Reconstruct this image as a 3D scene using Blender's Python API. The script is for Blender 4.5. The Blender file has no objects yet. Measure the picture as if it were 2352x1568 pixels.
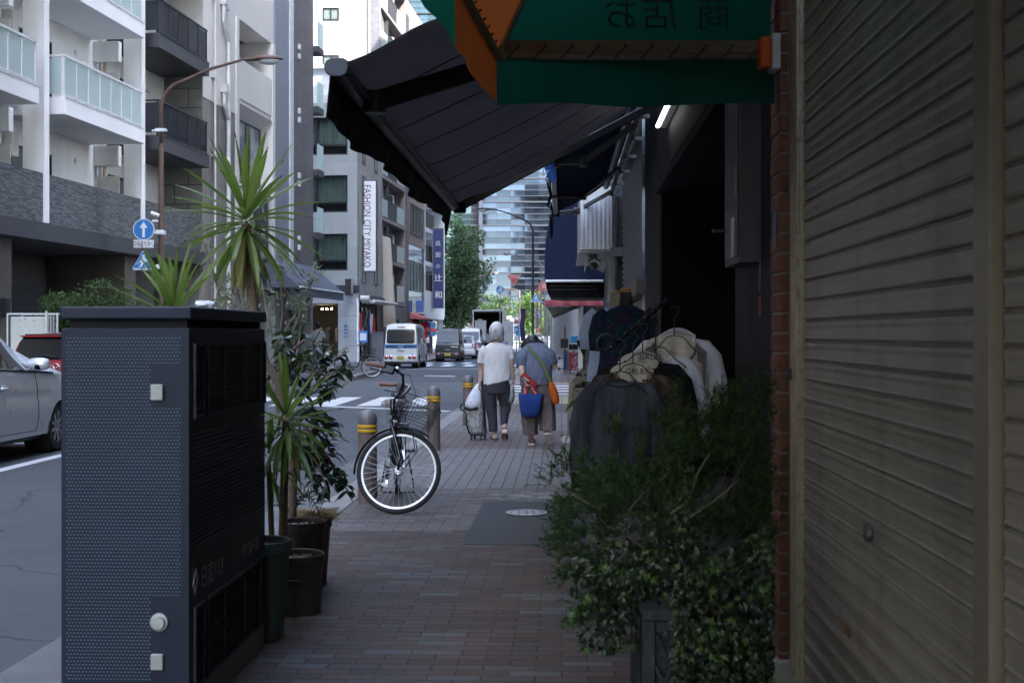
import bpy, math, random
from mathutils import Vector, Matrix, Euler
rnd = random.Random(11)
PI = math.pi
F, CX, HY, H = 2809.0, 1176.0, 766.0, 1.375
V = Vector
def P(x, y, D): return V(((x-CX)/F*D, D, H+(HY-y)/F*D))
def G(x, y, z=0.0):
    D = F*(H-z)/(y-HY); return V(((x-CX)/F*D, D, z))
KS = .0406
def S(s, D, z=0.0): return V((s+KS*D, D, z))
RR = -math.atan(KS)
scene = bpy.context.scene
COL = scene.collection
def lerp(a, b, t): return a+(b-a)*t
def smooth01(t):
    t = max(0, min(1, t)); return t*t*(3-2*t)

# ------------------------------------------------------------ mesh collector
class M:
    def __init__(s): s.v=[]; s.f=[]; s.mi=[]; s.cur=0
    def add(s, vs, fs, mi=None):
        b=len(s.v); s.v.extend([V(p) for p in vs]); mi=s.cur if mi is None else mi
        for f in fs: s.f.append([b+i for i in f]); s.mi.append(mi)
        return s
    def poly(s, pts, mi=None): return s.add(pts, [list(range(len(pts)))], mi)
    def hexa(s, c, mi=None):   # c: 8 corners, bottom 4 then top 4
        return s.add(c, [(0,3,2,1),(4,5,6,7),(0,1,5,4),(1,2,6,5),(2,3,7,6),(3,0,4,7)], mi)
    def box(s, x0,x1,y0,y1,z0,z1, mi=None):
        return s.hexa([(x0,y0,z0),(x1,y0,z0),(x1,y1,z0),(x0,y1,z0),(x0,y0,z1),(x1,y0,z1),(x1,y1,z1),(x0,y1,z1)], mi)
    def sbox(s, s0,s1,d0,d1,z0,z1, mi=None):  # in road coordinates
        return s.hexa([S(s0,d0,z0),S(s1,d0,z0),S(s1,d1,z0),S(s0,d1,z0),S(s0,d0,z1),S(s1,d0,z1),S(s1,d1,z1),S(s0,d1,z1)], mi)
    def beam(s, a, b, w, h, up=(0,0,1), mi=None):
        a=V(a); b=V(b); d=(b-a).normalized(); u=V(up)
        if abs(d.dot(u))>.98: u=V((0,1,0))
        sd=d.cross(u).normalized()*w/2; uu=sd.cross(d).normalized()*h/2
        return s.hexa([a-sd-uu,a+sd-uu,b+sd-uu,b-sd-uu,a-sd+uu,a+sd+uu,b+sd+uu,b-sd+uu], mi)
    def tube(s, pts, r, n=8, caps=True, closed=False, mi=None, sq=1.0):
        pts=[V(p) for p in pts]; N=len(pts); rs=r if isinstance(r,(list,tuple)) else [r]*N
        vs=[]; prev=None
        for i,p in enumerate(pts):
            if closed: d=pts[(i+1)%N]-pts[i-1]
            else: d=pts[min(i+1,N-1)]-pts[max(i-1,0)]
            if d.length<1e-9: d=V((0,0,1))
            d.normalize()
            if prev is None:
                u=V((0,0,1)) if abs(d.z)<.9 else V((1,0,0)); u=(u-d*u.dot(d)).normalized()
            else:
                u=prev-d*prev.dot(d)
                u=u.normalized() if u.length>1e-6 else V((1,0,0))
            prev=u; w=d.cross(u)
            for k in range(n):
                a=2*PI*k/n; vs.append(p+(u*math.cos(a)+w*math.sin(a)*sq)*rs[i])
        fs=[]
        for i in range(N if closed else N-1):
            j=(i+1)%N
            for k in range(n):
                l=(k+1)%n; fs.append((i*n+k,i*n+l,j*n+l,j*n+k))
        if caps and not closed: fs.append(list(range(n))[::-1]); fs.append([(N-1)*n+k for k in range(n)])
        return s.add(vs,fs,mi)
    def lathe(s, prof, n=16, c=(0,0,0), axis='z', mi=None, cap=True, ax=None):
        # prof: (radius, height); ax: direction vector
        c=V(c); d=V(ax).normalized() if ax is not None else {'x':V((1,0,0)),'y':V((0,1,0)),'z':V((0,0,1))}[axis]
        u=V((0,0,1)) if abs(d.z)<.9 else V((1,0,0)); u=(u-d*u.dot(d)).normalized(); w=d.cross(u)
        vs=[]
        for r,h in prof:
            for k in range(n):
                a=2*PI*k/n; vs.append(c+d*h+(u*math.cos(a)+w*math.sin(a))*r)
        fs=[]
        for i in range(len(prof)-1):
            for k in range(n):
                l=(k+1)%n; fs.append((i*n+k,i*n+l,(i+1)*n+l,(i+1)*n+k))
        if cap: fs.append(list(range(n))[::-1]); fs.append([(len(prof)-1)*n+k for k in range(n)])
        return s.add(vs,fs,mi)
    def cyl(s, a, b, r, n=12, mi=None): return s.tube([a,b], r, n, mi=mi)
    def prism(s, pts, d, mi=None):   # pts 3D polygon, extruded by vector d
        n=len(pts); pts=[V(p) for p in pts]; d=V(d)
        vs=pts+[p+d for p in pts]
        fs=[list(range(n))[::-1], [n+i for i in range(n)]]+[(i,(i+1)%n,n+(i+1)%n,n+i) for i in range(n)]
        return s.add(vs,fs,mi)
    def grid(s, fn, nu, nv, mi=None, close_u=False):
        vs=[fn(i/nu,j/nv) for j in range(nv+1) for i in range(nu+1)]
        fs=[(j*(nu+1)+i,j*(nu+1)+i+1,(j+1)*(nu+1)+i+1,(j+1)*(nu+1)+i) for j in range(nv) for i in range(nu)]
        return s.add(vs,fs,mi)
    def sphere(s, c, r, n=12, m=8, mi=None):
        c=V(c); r=V(r) if not isinstance(r,(int,float)) else V((r,r,r))
        vs=[]
        for j in range(m+1):
            t=PI*j/m
            for i in range(n):
                a=2*PI*i/n; vs.append(c+V((r.x*math.sin(t)*math.cos(a), r.y*math.sin(t)*math.sin(a), r.z*math.cos(t))))
        fs=[(j*n+i,(j+1)*n+i,(j+1)*n+(i+1)%n,j*n+(i+1)%n) for j in range(m) for i in range(n)]
        return s.add(vs,fs,mi)
    def loft(s, rings, caps=True, mi=None):
        n=len(rings[0]); vs=[p for r in rings for p in r]; fs=[]
        for i in range(len(rings)-1):
            for k in range(n):
                l=(k+1)%n; fs.append((i*n+k,i*n+l,(i+1)*n+l,(i+1)*n+k))
        if caps: fs.append(list(range(n))[::-1]); fs.append([(len(rings)-1)*n+k for k in range(n)])
        return s.add(vs,fs,mi)
    def xf(s, mat, i0=0):
        for i in range(i0,len(s.v)): s.v[i]=mat@s.v[i]
        return s
    def text(s, body, o, ux, uy, size, cx=False, mi=None, thick=0.0, mirror=False, sx=1.0):
        me=text_mesh(body); ux=V(ux).normalized(); uy=V(uy).normalized()
        xs=[v[0] for v in me[0]] or [0]; w=max(xs); x0=min(xs)
        off=-(w+x0)/2 if cx else 0
        o=V(o); k=-1 if mirror else 1
        return s.add([o+ux*((x+off)*size*k*sx)+uy*(y*size) for x,y in me[0]], me[1], mi)
    def build(s, name, mats, parent=None, world=False, root=None, smooth=False, bevel=0, seg=1, solid=0, origin=None, auto=None, subsurf=0, remesh=0, label=None):
        me=bpy.data.meshes.new(name)
        vs=s.v
        if world and parent is not None:
            inv=RM[(root or parent).name].inverted(); vs=[inv@p for p in vs]
        if origin is not None: vs=[p-V(origin) for p in vs]
        me.from_pydata([tuple(p) for p in vs],[],s.f)
        for m in (mats if isinstance(mats,(list,tuple)) else [mats]): me.materials.append(m)
        me.polygons.foreach_set('material_index', s.mi)
        if smooth or auto or remesh or subsurf: me.polygons.foreach_set('use_smooth',[True]*len(s.f))
        me.update()
        if auto: me.set_sharp_from_angle(angle=math.radians(auto))
        o=bpy.data.objects.new(name, me); COL.objects.link(o)
        if origin is not None: o.location=origin
        if parent is not None: o.parent=parent
        if remesh:
            md=o.modifiers.new('r','REMESH'); md.mode='VOXEL'; md.voxel_size=remesh; md.use_smooth_shade=True
            sm=o.modifiers.new('s','SMOOTH'); sm.factor=.5; sm.iterations=3
        if subsurf:
            md=o.modifiers.new('ss','SUBSURF'); md.levels=subsurf; md.render_levels=subsurf
        if solid:
            md=o.modifiers.new('so','SOLIDIFY'); md.thickness=solid; md.offset=0
        if bevel:
            md=o.modifiers.new('b','BEVEL'); md.width=bevel; md.segments=seg; md.limit_method='ANGLE'; md.angle_limit=math.radians(40)
        if label: o['label']=label
        return o
RM={}
_tc={}
def text_w(b):
    xs=[v[0] for v in text_mesh(b)[0]]; return max(xs)
def text_mesh(body):
    if body in _tc: return _tc[body]
    cu=bpy.data.curves.new('t','FONT'); cu.body=body; cu.resolution_u=2; cu.size=1.0
    ob=bpy.data.objects.new('t',cu); COL.objects.link(ob)
    dg=bpy.context.evaluated_depsgraph_get(); ev=ob.evaluated_get(dg); me=ev.to_mesh()
    r=([(v.co.x,v.co.y) for v in me.vertices],[list(p.vertices) for p in me.polygons])
    ev.to_mesh_clear(); bpy.data.objects.remove(ob); bpy.data.curves.remove(cu)
    _tc[body]=r; return r
def tag(o, label=None, cat=None, group=None, kind=None):
    if label: o['label']=label
    if cat: o['category']=cat
    if group: o['group']=group
    if kind: o['kind']=kind
    return o
def thing(name, label, cat, loc=(0,0,0), rz=0, group=None):
    o=bpy.data.objects.new(name,None); COL.objects.link(o); o.empty_display_size=.1
    o.location=loc; o.rotation_euler=(0,0,rz); tag(o,label,cat,group)
    RM[o.name]=Matrix.Translation(V(loc))@Matrix.Rotation(rz,4,'Z'); return o
def struct(name, m, mats, **k): return tag(m.build(name,mats,**k),kind='structure')
def dup(root, loc, rz=None, label=None, group=None, scale=None):
    global KIDS
    def cp(o,par):
        c=o.copy(); COL.objects.link(c)
        if par is not None: c.parent=par
        for ch in KIDS.get(o.name,[]): 
            n=cp(ch,c)
        return c
    KIDS={}
    for o in COL.objects:
        if o.parent: KIDS.setdefault(o.parent.name,[]).append(o)
    r=cp(root,None); r.location=loc
    if rz is not None: r.rotation_euler=(0,0,rz)
    if scale: r.scale=(scale,)*3 if isinstance(scale,(int,float)) else scale
    if label: r['label']=label
    if group: r['group']=group
    return r

# ------------------------------------------------------------ materials
def nt(name):
    m=bpy.data.materials.new(name); m.use_nodes=True; t=m.node_tree; t.nodes.clear()
    return m,t
class NB:
    def __init__(s,name):
        s.m,s.t=nt(name); s.out=s.n('ShaderNodeOutputMaterial')
        s.tc=s.n('ShaderNodeTexCoord')
    def n(s,ty,**k):
        nd=s.t.nodes.new(ty)
        for a,b in k.items(): setattr(nd,a,b)
        return nd
    def l(s,a,b): s.t.links.new(a,b)
    def mapping(s, scale=(1,1,1), rot=(0,0,0), loc=(0,0,0), src='Object'):
        mp=s.n('ShaderNodeMapping'); mp.inputs['Scale'].default_value=scale; mp.inputs['Rotation'].default_value=rot; mp.inputs['Location'].default_value=loc
        s.l(s.tc.outputs[src],mp.inputs[0]); return mp.outputs[0]
    def noise(s, scale, detail=4, rough=.55, vec=None, dist=0):
        n=s.n('ShaderNodeTexNoise'); n.inputs['Scale'].default_value=scale; n.inputs['Detail'].default_value=detail; n.inputs['Roughness'].default_value=rough; n.inputs['Distortion'].default_value=dist
        s.l(vec if vec is not None else s.tc.outputs['Object'], n.inputs['Vector']); return n.outputs['Fac']
    def ramp(s, fac, stops, interp='LINEAR'):
        r=s.n('ShaderNodeValToRGB'); r.color_ramp.interpolation=interp; e=r.color_ramp.elements
        e[0].position=stops[0][0]; e[0].color=c4(stops[0][1]); e[1].position=stops[-1][0]; e[1].color=c4(stops[-1][1])
        for p,c in stops[1:-1]:
            x=e.new(p); x.color=c4(c)
        s.l(fac,r.inputs[0]); return r.outputs[0]
    def mix(s, a, b, fac, mode='MIX'):
        m=s.n('ShaderNodeMix'); m.data_type='RGBA'; m.blend_type=mode
        for sock,val in ((m.inputs[6],a),(m.inputs[7],b),(m.inputs[0],fac)):
            if isinstance(val,(int,float)): sock.default_value=val
            elif isinstance(val,(tuple,list)): sock.default_value=c4(val)
            else: s.l(val,sock)
        return m.outputs[2]
    def math(s, op, a, b=None):
        m=s.n('ShaderNodeMath'); m.operation=op
        for sock,val in ((m.inputs[0],a),(m.inputs[1],b)):
            if val is None: continue
            if isinstance(val,(int,float)): sock.default_value=val
            else: s.l(val,sock)
        return m.outputs[0]
    def bump(s, h, strength=.3, dist=.01, normal=None):
        b=s.n('ShaderNodeBump'); b.inputs['Strength'].default_value=strength; b.inputs['Distance'].default_value=dist
        s.l(h,b.inputs['Height'])
        if normal is not None: s.l(normal,b.inputs['Normal'])
        return b.outputs[0]
    def pr(s, col, rough=.6, metal=0, normal=None, spec=.5, alpha=None, emis=None, estr=0, coat=0):
        p=s.n('ShaderNodeBsdfPrincipled')
        def st(nm,v):
            if isinstance(v,(int,float)): p.inputs[nm].default_value=v
            elif isinstance(v,(tuple,list)): p.inputs[nm].default_value=c4(v)
            else: s.l(v,p.inputs[nm])
        st('Base Color',col); st('Roughness',rough); st('Metallic',metal); st('Specular IOR Level',spec)
        if normal is not None: s.l(normal,p.inputs['Normal'])
        if alpha is not None: st('Alpha',alpha)
        if emis is not None: st('Emission Color',emis); st('Emission Strength',estr)
        if coat: st('Coat Weight',coat); p.inputs['Coat Roughness'].default_value=.05
        return p.outputs[0]
    def fin(s, sh): s.l(sh,s.out.inputs[0]); return s.m
def c4(c): return (c[0],c[1],c[2],1.0) if len(c)==3 else tuple(c)
def mul(c,k): return tuple(min(1,x*k) for x in c[:3])
_mc={}
def mat(name, col, rough=.6, metal=0, var=.12, scale=3, bump=.0, bscale=80, spec=.5, dirt=0, coat=0, dirtcol=(.05,.045,.04), streak=0):
    if name in _mc: return _mc[name]
    b=NB(name)
    n1=b.noise(scale,5)
    c=b.mix(mul(col,1-var),mul(col,1+var),b.ramp(n1,[(.3,(0,0,0)),(.7,(1,1,1))]))
    if streak:
        n2=b.noise(1,5,vec=b.mapping((6,6,.5)))
        c=b.mix(c,dirtcol,b.math('MULTIPLY',b.ramp(n2,[(.48,(0,0,0)),(.75,(1,1,1))]),streak))
    if dirt:
        n3=b.noise(scale*4,6,.7)
        c=b.mix(c,dirtcol,b.math('MULTIPLY',b.ramp(n3,[(.5,(0,0,0)),(.72,(1,1,1))]),dirt))
    nrm=b.bump(b.noise(bscale,4),bump,.01) if bump else None
    r=b.math('ADD',b.math('MULTIPLY',b.noise(scale*3,3),.16),rough-.08) if rough>.1 else rough
    m=b.fin(b.pr(c,r,metal,nrm,spec,coat=coat)); _mc[name]=m; return m
def emit(name,col,st):
    b=NB(name); e=b.n('ShaderNodeEmission'); e.inputs[0].default_value=c4(col); e.inputs[1].default_value=st; return b.fin(e.outputs[0])
def leafmat(name, c1, c2, rough=.45, trans=.35, tip=None):
    b=NB(name)
    g=b.n('ShaderNodeNewGeometry')
    c=b.ramp(g.outputs['Random Per Island'],[(0,c1),(.6,tuple((x+y)/2 for x,y in zip(c1,c2))),(1,c2)])
    c=b.mix(c,mul(c1,.6),b.math('MULTIPLY',b.noise(25,3),.45))
    if tip: c=b.mix(c,tip,b.ramp(b.math('FRACT',b.math('MULTIPLY',g.outputs['Random Per Island'],17.3)),[(.93,(0,0,0)),(.95,(1,1,1))]))
    p=b.pr(c,rough,spec=.4)
    t=b.n('ShaderNodeBsdfTranslucent'); b.l(b.mix(c,(.3,.5,.05),.3),t.inputs[0])
    mx=b.n('ShaderNodeMixShader'); mx.inputs[0].default_value=trans; b.l(p,mx.inputs[1]); b.l(t.outputs[0],mx.inputs[2])
    return b.fin(mx.outputs[0])
def clothmat(name, col, var=.12, weave=0, rough=.85, trans=0, wr=.4, wscale=9, pattern=None, tcol=None):
    b=NB(name)
    c=b.mix(mul(col,1-var),mul(col,1+var),b.noise(6,5))
    if pattern: c=pattern(b,c)
    h=b.noise(wscale,3,.5,vec=b.mapping((1.6,1.6,.6)),dist=.6)
    nrm=b.bump(h,wr,.03)
    if weave: nrm=b.bump(b.noise(weave,2),.15,.002,nrm)
    p=b.pr(c,rough,normal=nrm,spec=.2)
    if trans:
        t=b.n('ShaderNodeBsdfTranslucent')
        if tcol: t.inputs[0].default_value=c4(tcol)
        else: b.l(c,t.inputs[0])
        mx=b.n('ShaderNodeMixShader'); mx.inputs[0].default_value=trans; b.l(p,mx.inputs[1]); b.l(t.outputs[0],mx.inputs[2]); p=mx.outputs[0]
    return b.fin(p)
def glassmat(name, tint=(.8,.85,.85), alpha=.25, rough=.03, base=None):
    # see-through pane: mostly transparent with sharp reflection
    b=NB(name)
    tr=b.n('ShaderNodeBsdfTransparent'); tr.inputs[0].default_value=c4(tint)
    p=b.pr(base or (.6,.65,.66),rough,spec=.8)
    mx=b.n('ShaderNodeMixShader'); mx.inputs[0].default_value=alpha
    b.l(tr.outputs[0],mx.inputs[1]); b.l(p,mx.inputs[2]); return b.fin(mx.outputs[0])
def brickmat(name, c1, c2, mortar, bw, bh, ms=.012, off=.5, plane='xy', rough=.8, extra=None, bump=.5, spread=0.35, rot=0, freq=2, jitter=True, ms_smooth=.1, noisek=.35, speck=0, moss=0):
    b=NB(name)
    rotv={'xy':(0,0,rot),'xz':(-PI/2,0,0),'yz':(-PI/2,0,0)}[plane]
    if plane=='xy': vec=b.mapping((1,1,1),(0,0,rot))
    else:
        sp=b.n('ShaderNodeSeparateXYZ'); b.l(b.tc.outputs['Object'],sp.inputs[0]); cb=b.n('ShaderNodeCombineXYZ')
        b.l(sp.outputs[0 if plane=='xz' else 1],cb.inputs[0]); b.l(sp.outputs[2],cb.inputs[1]); vec=cb.outputs[0]
    br=b.n('ShaderNodeTexBrick'); b.l(vec,br.inputs['Vector'])
    br.offset=off; br.offset_frequency=freq
    br.inputs['Scale'].default_value=1; br.inputs['Brick Width'].default_value=bw; br.inputs['Row Height'].default_value=bh
    br.inputs['Mortar Size'].default_value=ms; br.inputs['Mortar Smooth'].default_value=ms_smooth
    br.inputs['Color1'].default_value=(0,0,0,1); br.inputs['Color2'].default_value=(1,1,1,1); br.inputs['Mortar'].default_value=(.5,.5,.5,1)
    stops=[(0,c1),(1,c2)] if not extra else extra
    c=b.ramp(br.outputs['Color'],stops)
    c=b.mix(c,mul(c1,.55),b.math('MULTIPLY',b.ramp(b.noise(14,6,.7),[(.35,(0,0,0)),(.75,(1,1,1))]),noisek))
    c=b.mix(c,mul(c1,.7),b.math('MULTIPLY',b.ramp(b.noise(.9,4,.6),[(.4,(0,0,0)),(.7,(1,1,1))]),.45))
    if speck: c=b.mix(c,mul(c2,2.2),b.math('MULTIPLY',b.ramp(b.noise(170,2,.6),[(.62,(0,0,0)),(.72,(1,1,1))]),speck)); c=b.mix(c,mul(c1,.4),b.math('MULTIPLY',b.ramp(b.noise(45,4,.7),[(.54,(0,0,0)),(.70,(1,1,1))]),speck))
    if moss: mortar=b.mix(mortar,(.045,.05,.015),b.ramp(b.noise(2.5,4,.6),[(.52,(0,0,0)),(.6,(1,1,1))]))
    c=b.mix(c,mortar,br.outputs['Fac'])
    h=b.math('SUBTRACT',b.math('MULTIPLY',b.noise(120,4),.25),br.outputs['Fac'])
    return b.fin(b.pr(c,rough,normal=b.bump(h,bump,.006),spec=.35))
# ------------------------------------------------------------ camera, sky, sun
cam=bpy.data.cameras.new('camera'); co=bpy.data.objects.new('camera',cam); COL.objects.link(co); scene.camera=co
co.location=(0,0,H); co.rotation_euler=(PI/2,0,0); cam.sensor_width=36; cam.lens=36*F/2352; cam.shift_y=(HY-784)/2352; cam.clip_end=5000; cam.clip_start=.05
cam.dof.use_dof=True; cam.dof.focus_distance=15; cam.dof.aperture_fstop=9
w=bpy.data.worlds.new('World'); scene.world=w; w.use_nodes=True; t=w.node_tree; t.nodes.clear()
EL=math.radians(48); SX,SY=.74,-.67
sk=t.nodes.new('ShaderNodeTexSky'); sk.sky_type='NISHITA'; sk.sun_disc=False; sk.sun_elevation=EL; sk.sun_rotation=math.atan2(SX,SY); sk.dust_density=2.0; sk.air_density=1.0; sk.ozone_density=.45
bg=t.nodes.new('ShaderNodeBackground'); bg.inputs[1].default_value=.15; wo=t.nodes.new('ShaderNodeOutputWorld')
t.links.new(sk.outputs[0],bg.inputs[0]); t.links.new(bg.outputs[0],wo.inputs[0])
sl=bpy.data.lights.new('sun','SUN'); sl.energy=2.0; sl.angle=math.radians(.5); sl.color=(1,.95,.87)
so=bpy.data.objects.new('sun',sl); COL.objects.link(so); so.location=(30,-30,60)
so.rotation_euler=V((-SX*math.cos(EL),-SY*math.cos(EL),-math.sin(EL))).to_track_quat('-Z','Y').to_euler()
scene.view_settings.view_transform='Standard'; scene.view_settings.look='None'; scene.view_settings.gamma=1
scene.view_settings.exposure=3.5
scene.cycles.max_bounces=8; scene.cycles.diffuse_bounces=4; scene.cycles.glossy_bounces=3; scene.cycles.transparent_max_bounces=16; scene.cycles.transmission_bounces=4
scene.cycles.use_denoising=True; scene.cycles.sample_clamp_indirect=6; scene.cycles.caustics_reflective=False; scene.cycles.caustics_refractive=False

# ------------------------------------------------------------ ground materials
A=math.atan(KS)
def asphaltmat(name,col,k=1):
    b=NB(name)
    n1=b.noise(.35,5,.6); n2=b.noise(230,2,.5); n3=b.noise(2.2,6,.65)
    c=b.mix(mul(col,.78),mul(col,1.2),b.ramp(n1,[(.35,(0,0,0)),(.65,(1,1,1))]))
    c=b.mix(c,mul(col,2.6),b.math('MULTIPLY',b.ramp(n2,[(.60,(0,0,0)),(.74,(1,1,1))]),.55))
    c=b.mix(c,mul(col,.6),b.math('MULTIPLY',b.ramp(n3,[(.5,(0,0,0)),(.8,(1,1,1))]),.5))
    c=b.mix(c,mul(col,1.9),b.math('MULTIPLY',b.ramp(b.noise(85,2,.6),[(.56,(0,0,0)),(.70,(1,1,1))]),.5)); c=b.mix(c,mul(col,.45),b.math('MULTIPLY',b.ramp(b.noise(60,3,.6),[(.60,(0,0,0)),(.72,(1,1,1))]),.5))
    v=b.n('ShaderNodeTexVoronoi'); v.feature='DISTANCE_TO_EDGE'; v.inputs['Scale'].default_value=.21
    vv=b.n('ShaderNodeVectorMath'); vv.operation='ADD'; b.l(b.tc.outputs['Object'],vv.inputs[0])
    nn=b.n('ShaderNodeTexNoise'); nn.inputs['Scale'].default_value=.7; nn.inputs['Detail'].default_value=5; b.l(b.tc.outputs['Object'],nn.inputs['Vector']); b.l(nn.outputs['Color'],vv.inputs[1]); b.l(vv.outputs[0],v.inputs['Vector'])
    c=b.mix(mul(col,.35),c,b.ramp(v.outputs[0],[(.0,(0,0,0)),(.0035,(1,1,1))]))
    return b.fin(b.pr(c,.78,normal=b.bump(n2,.5,.004),spec=.4))
m_asph=asphaltmat('asphalt',(.058,.063,.072))
m_patch=asphaltmat('asphalt_patch',(.034,.037,.044))
m_brickA=brickmat('sidewalk_brick_near',(.10,.062,.052),(.14,.095,.085),(.022,.020,.018),.215,.078,ms=.0042,plane='xy',rot=A,speck=.6,moss=1,
    extra=[(0,(.048,.035,.031)),(.3,(.080,.056,.049)),(.5,(.055,.047,.044)),(.66,(.092,.066,.058)),(.80,(.062,.058,.056)),(.86,(.088,.092,.094)),(1,(.105,.112,.115))],bump=.8)
m_brickB=brickmat('sidewalk_brick_grey',(.13,.115,.11),(.2,.18,.175),(.028,.026,.024),.215,.085,ms=.0045,plane='xy',rot=A,speck=.45,
    extra=[(0,(.10,.08,.077)),(.35,(.125,.113,.112)),(.6,(.14,.132,.13)),(.8,(.135,.105,.102)),(1,(.165,.155,.153))],bump=.7)
m_blkG=brickmat('sidewalk_block_grey',(.155,.145,.142),(.19,.178,.172),(.035,.033,.032),.107,.215,ms=.005,off=0,plane='xy',rot=A,bump=.8,noisek=.25)
m_blkR=brickmat('sidewalk_block_red',(.115,.088,.085),(.155,.118,.112),(.035,.033,.032),.107,.215,ms=.005,off=0,plane='xy',rot=A,bump=.8,noisek=.25)
m_blkP=brickmat('sidewalk_block_pink',(.24,.19,.18),(.31,.25,.235),(.12,.1,.1),.21,.21,ms=.01,off=0,plane='xy',rot=A,bump=.5,noisek=.2)
m_blkY=brickmat('tactile_paving',(.34,.29,.19),(.42,.36,.24),(.15,.13,.1),.3,.3,ms=.01,off=0,plane='xy',rot=A,bump=.5,noisek=.3)
m_kerb=mat('kerb_concrete',(.24,.235,.225),.85,var=.2,scale=2,bump=.5,bscale=150,dirt=.3)
m_conc=mat('concrete',(.27,.265,.255),.85,var=.2,scale=1.2,bump=.3,dirt=.3)
m_paint=mat('road_paint',(.62,.62,.61),.7,var=.12,scale=4,bump=.3,bscale=120,dirt=.25,dirtcol=(.2,.2,.2))
m_dirt=mat('ground_far',(.12,.12,.11),.9)
g=M(); g.poly([(-2500,-2500,-.3),(2500,-2500,-.3),(2500,2500,-.3),(-2500,2500,-.3)]); struct('ground',g,m_dirt)
g=M(); g.poly([(-60,-60,-.03),(60,-60,-.03),(60,200,-.03),(-60,200,-.03)]); struct('road',g,m_asph)
# pavements
def slab(name, rows, z0=-.28):
    g=M(); mats=[]
    for (s0,s1,d0,d1,mt) in rows:
        if mt not in mats: mats.append(mt)
        g.sbox(s0,s1,d0,d1,z0,0.0,mats.index(mt))
    return struct(name,g,mats)
slab('sidewalk',[(-1.7,1.6,-25,8.55,m_brickA),(-1.7,1.6,8.55,10.9,m_brickB),(-1.7,1.6,10.9,14.6,m_blkG),(-1.7,1.6,14.6,17.3,m_blkR),(-1.7,1.6,17.3,21.3,m_blkG),(-1.7,1.6,21.3,24,m_blkR),(-1.5,1.6,24,26.6,m_blkY),(-1.2,1.6,26.6,27.9,m_blkP)])
slab('sidewalk',[(-1.5,2,33.4,40,m_blkP),(-1.5,2,40,50,m_blkG),(-1.5,2,50,95,m_blkP),(-1.5,30,95,97,m_blkG)])
slab('sidewalk',[(-40,-8.35,-25,36,m_blkG),(-40,-6.45,36,43.2,m_blkG)])
slab('sidewalk',[(-40,-6.7,58.5,95,m_blkP)])
slab('sidewalk',[(-80,80,143,200,m_conc)])
g=M()
for k in range(-25,22): g.sbox(-1.93,-1.706,k+.005,k+.997,-.28,.004 if k<19 else -.01)
for k in range(4): g.hexa([S(lerp(-1.93,-1.2,k/4),22+k*1.4,-.28),S(lerp(-1.7,-1.0,k/4),22+k*1.4,-.28),S(lerp(-1.7,-1.0,(k+1)/4),22+(k+1)*1.4,-.28),S(lerp(-1.93,-1.2,(k+1)/4),22+(k+1)*1.4,-.28),
    S(lerp(-1.93,-1.2,k/4),22+k*1.4,.004),S(lerp(-1.7,-1.0,k/4),22+k*1.4,.004),S(lerp(-1.7,-1.0,(k+1)/4),22+(k+1)*1.4,.004),S(lerp(-1.93,-1.2,(k+1)/4),22+(k+1)*1.4,.004)])
for k in range(33,95,2): g.sbox(-1.7,-1.506,k+.4,k+2.39,-.28,.01)
for k in range(-25,36): g.sbox(-8.344,-8.15,k+.005,k+.995,-.28,.1)
for k in range(36,43): g.sbox(-6.444,-6.25,k+.005,k+.995,-.28,.1)
g.sbox(-8.15,-6.25,35.79,35.99,-.28,.1)
for k in range(59,95,2): g.sbox(-6.694,-6.5,k,k+1.99,-.28,.1)
struct('kerb',g,m_kerb)
# gutter strip of lighter concrete along the near kerb
g=M(); g.poly([S(-2.32,-25,-.026),S(-1.93,-25,-.026),S(-1.93,21.8,-.026),S(-2.32,21.8,-.026)]); struct('gutter',g,mat('gutter_concrete',(.125,.128,.132),.85,var=.2,scale=2.5,bump=.5,bscale=180,dirt=.3))
# markings
g=M(); ZM=-.0265
def mk(pts): g.poly([V((p[0],p[1],ZM)) for p in pts])
for x in (430,518.5,607,696,785,874.6,964):
    s0=(x-1290)/104; mk([S(s0,23.75),S(s0+.45,23.75),S(s0+.45,27.0),S(s0,27.0)])
p0=G(640,929,-.026); p1=G(1026,945,-.026); mk([p0,p1,p1+V((0.1,.22,0)),p0+V((.1,.22,0))])
mk([S(-5.85,8),S(-5.7,8),S(-5.7,22.3),S(-5.85,22.3)])
for d in (15.6,21,10.0): mk([S(-8.1,d),S(-5.85,d),S(-5.85,d+.12),S(-8.1,d+.12)])
for k in range(7):
    s0=-6.2+k*.95
    mk([S(s0,52.5),S(s0+.45,52.5),S(s0+.45,55.5),S(s0,55.5)]); mk([S(s0-.4,57),S(s0,57),S(s0,59.5),S(s0-.4,59.5)])
mk([S(-6.2,48.6),S(-1.7,48.3),S(-1.7,48.6),S(-6.2,48.9)])
for d in (28.2,29.65,31.1,32.55): mk([S(-1.6,d),S(4,d),S(4,d+.5),S(-1.6,d+.5)])
mk([G(975,862,ZM),G(1045,863,ZM),G(1045,864.5,ZM),G(975,863.5,ZM)])
for d in (100,108,117,126,135): mk([S(-20,d),S(40,d),S(40,d+.35),S(-20,d+.35)])
mk([(-1.95+.0,4.55),(-1.5,4.55),(-1.55,4.95),(-2.05,4.95)]) if False else None
mk([G(20,1567,ZM),G(60,1544,ZM),G(330,1536,ZM),G(420,1600,ZM),G(0,1600,ZM)])
struct('road_markings',g,m_paint)
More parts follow.
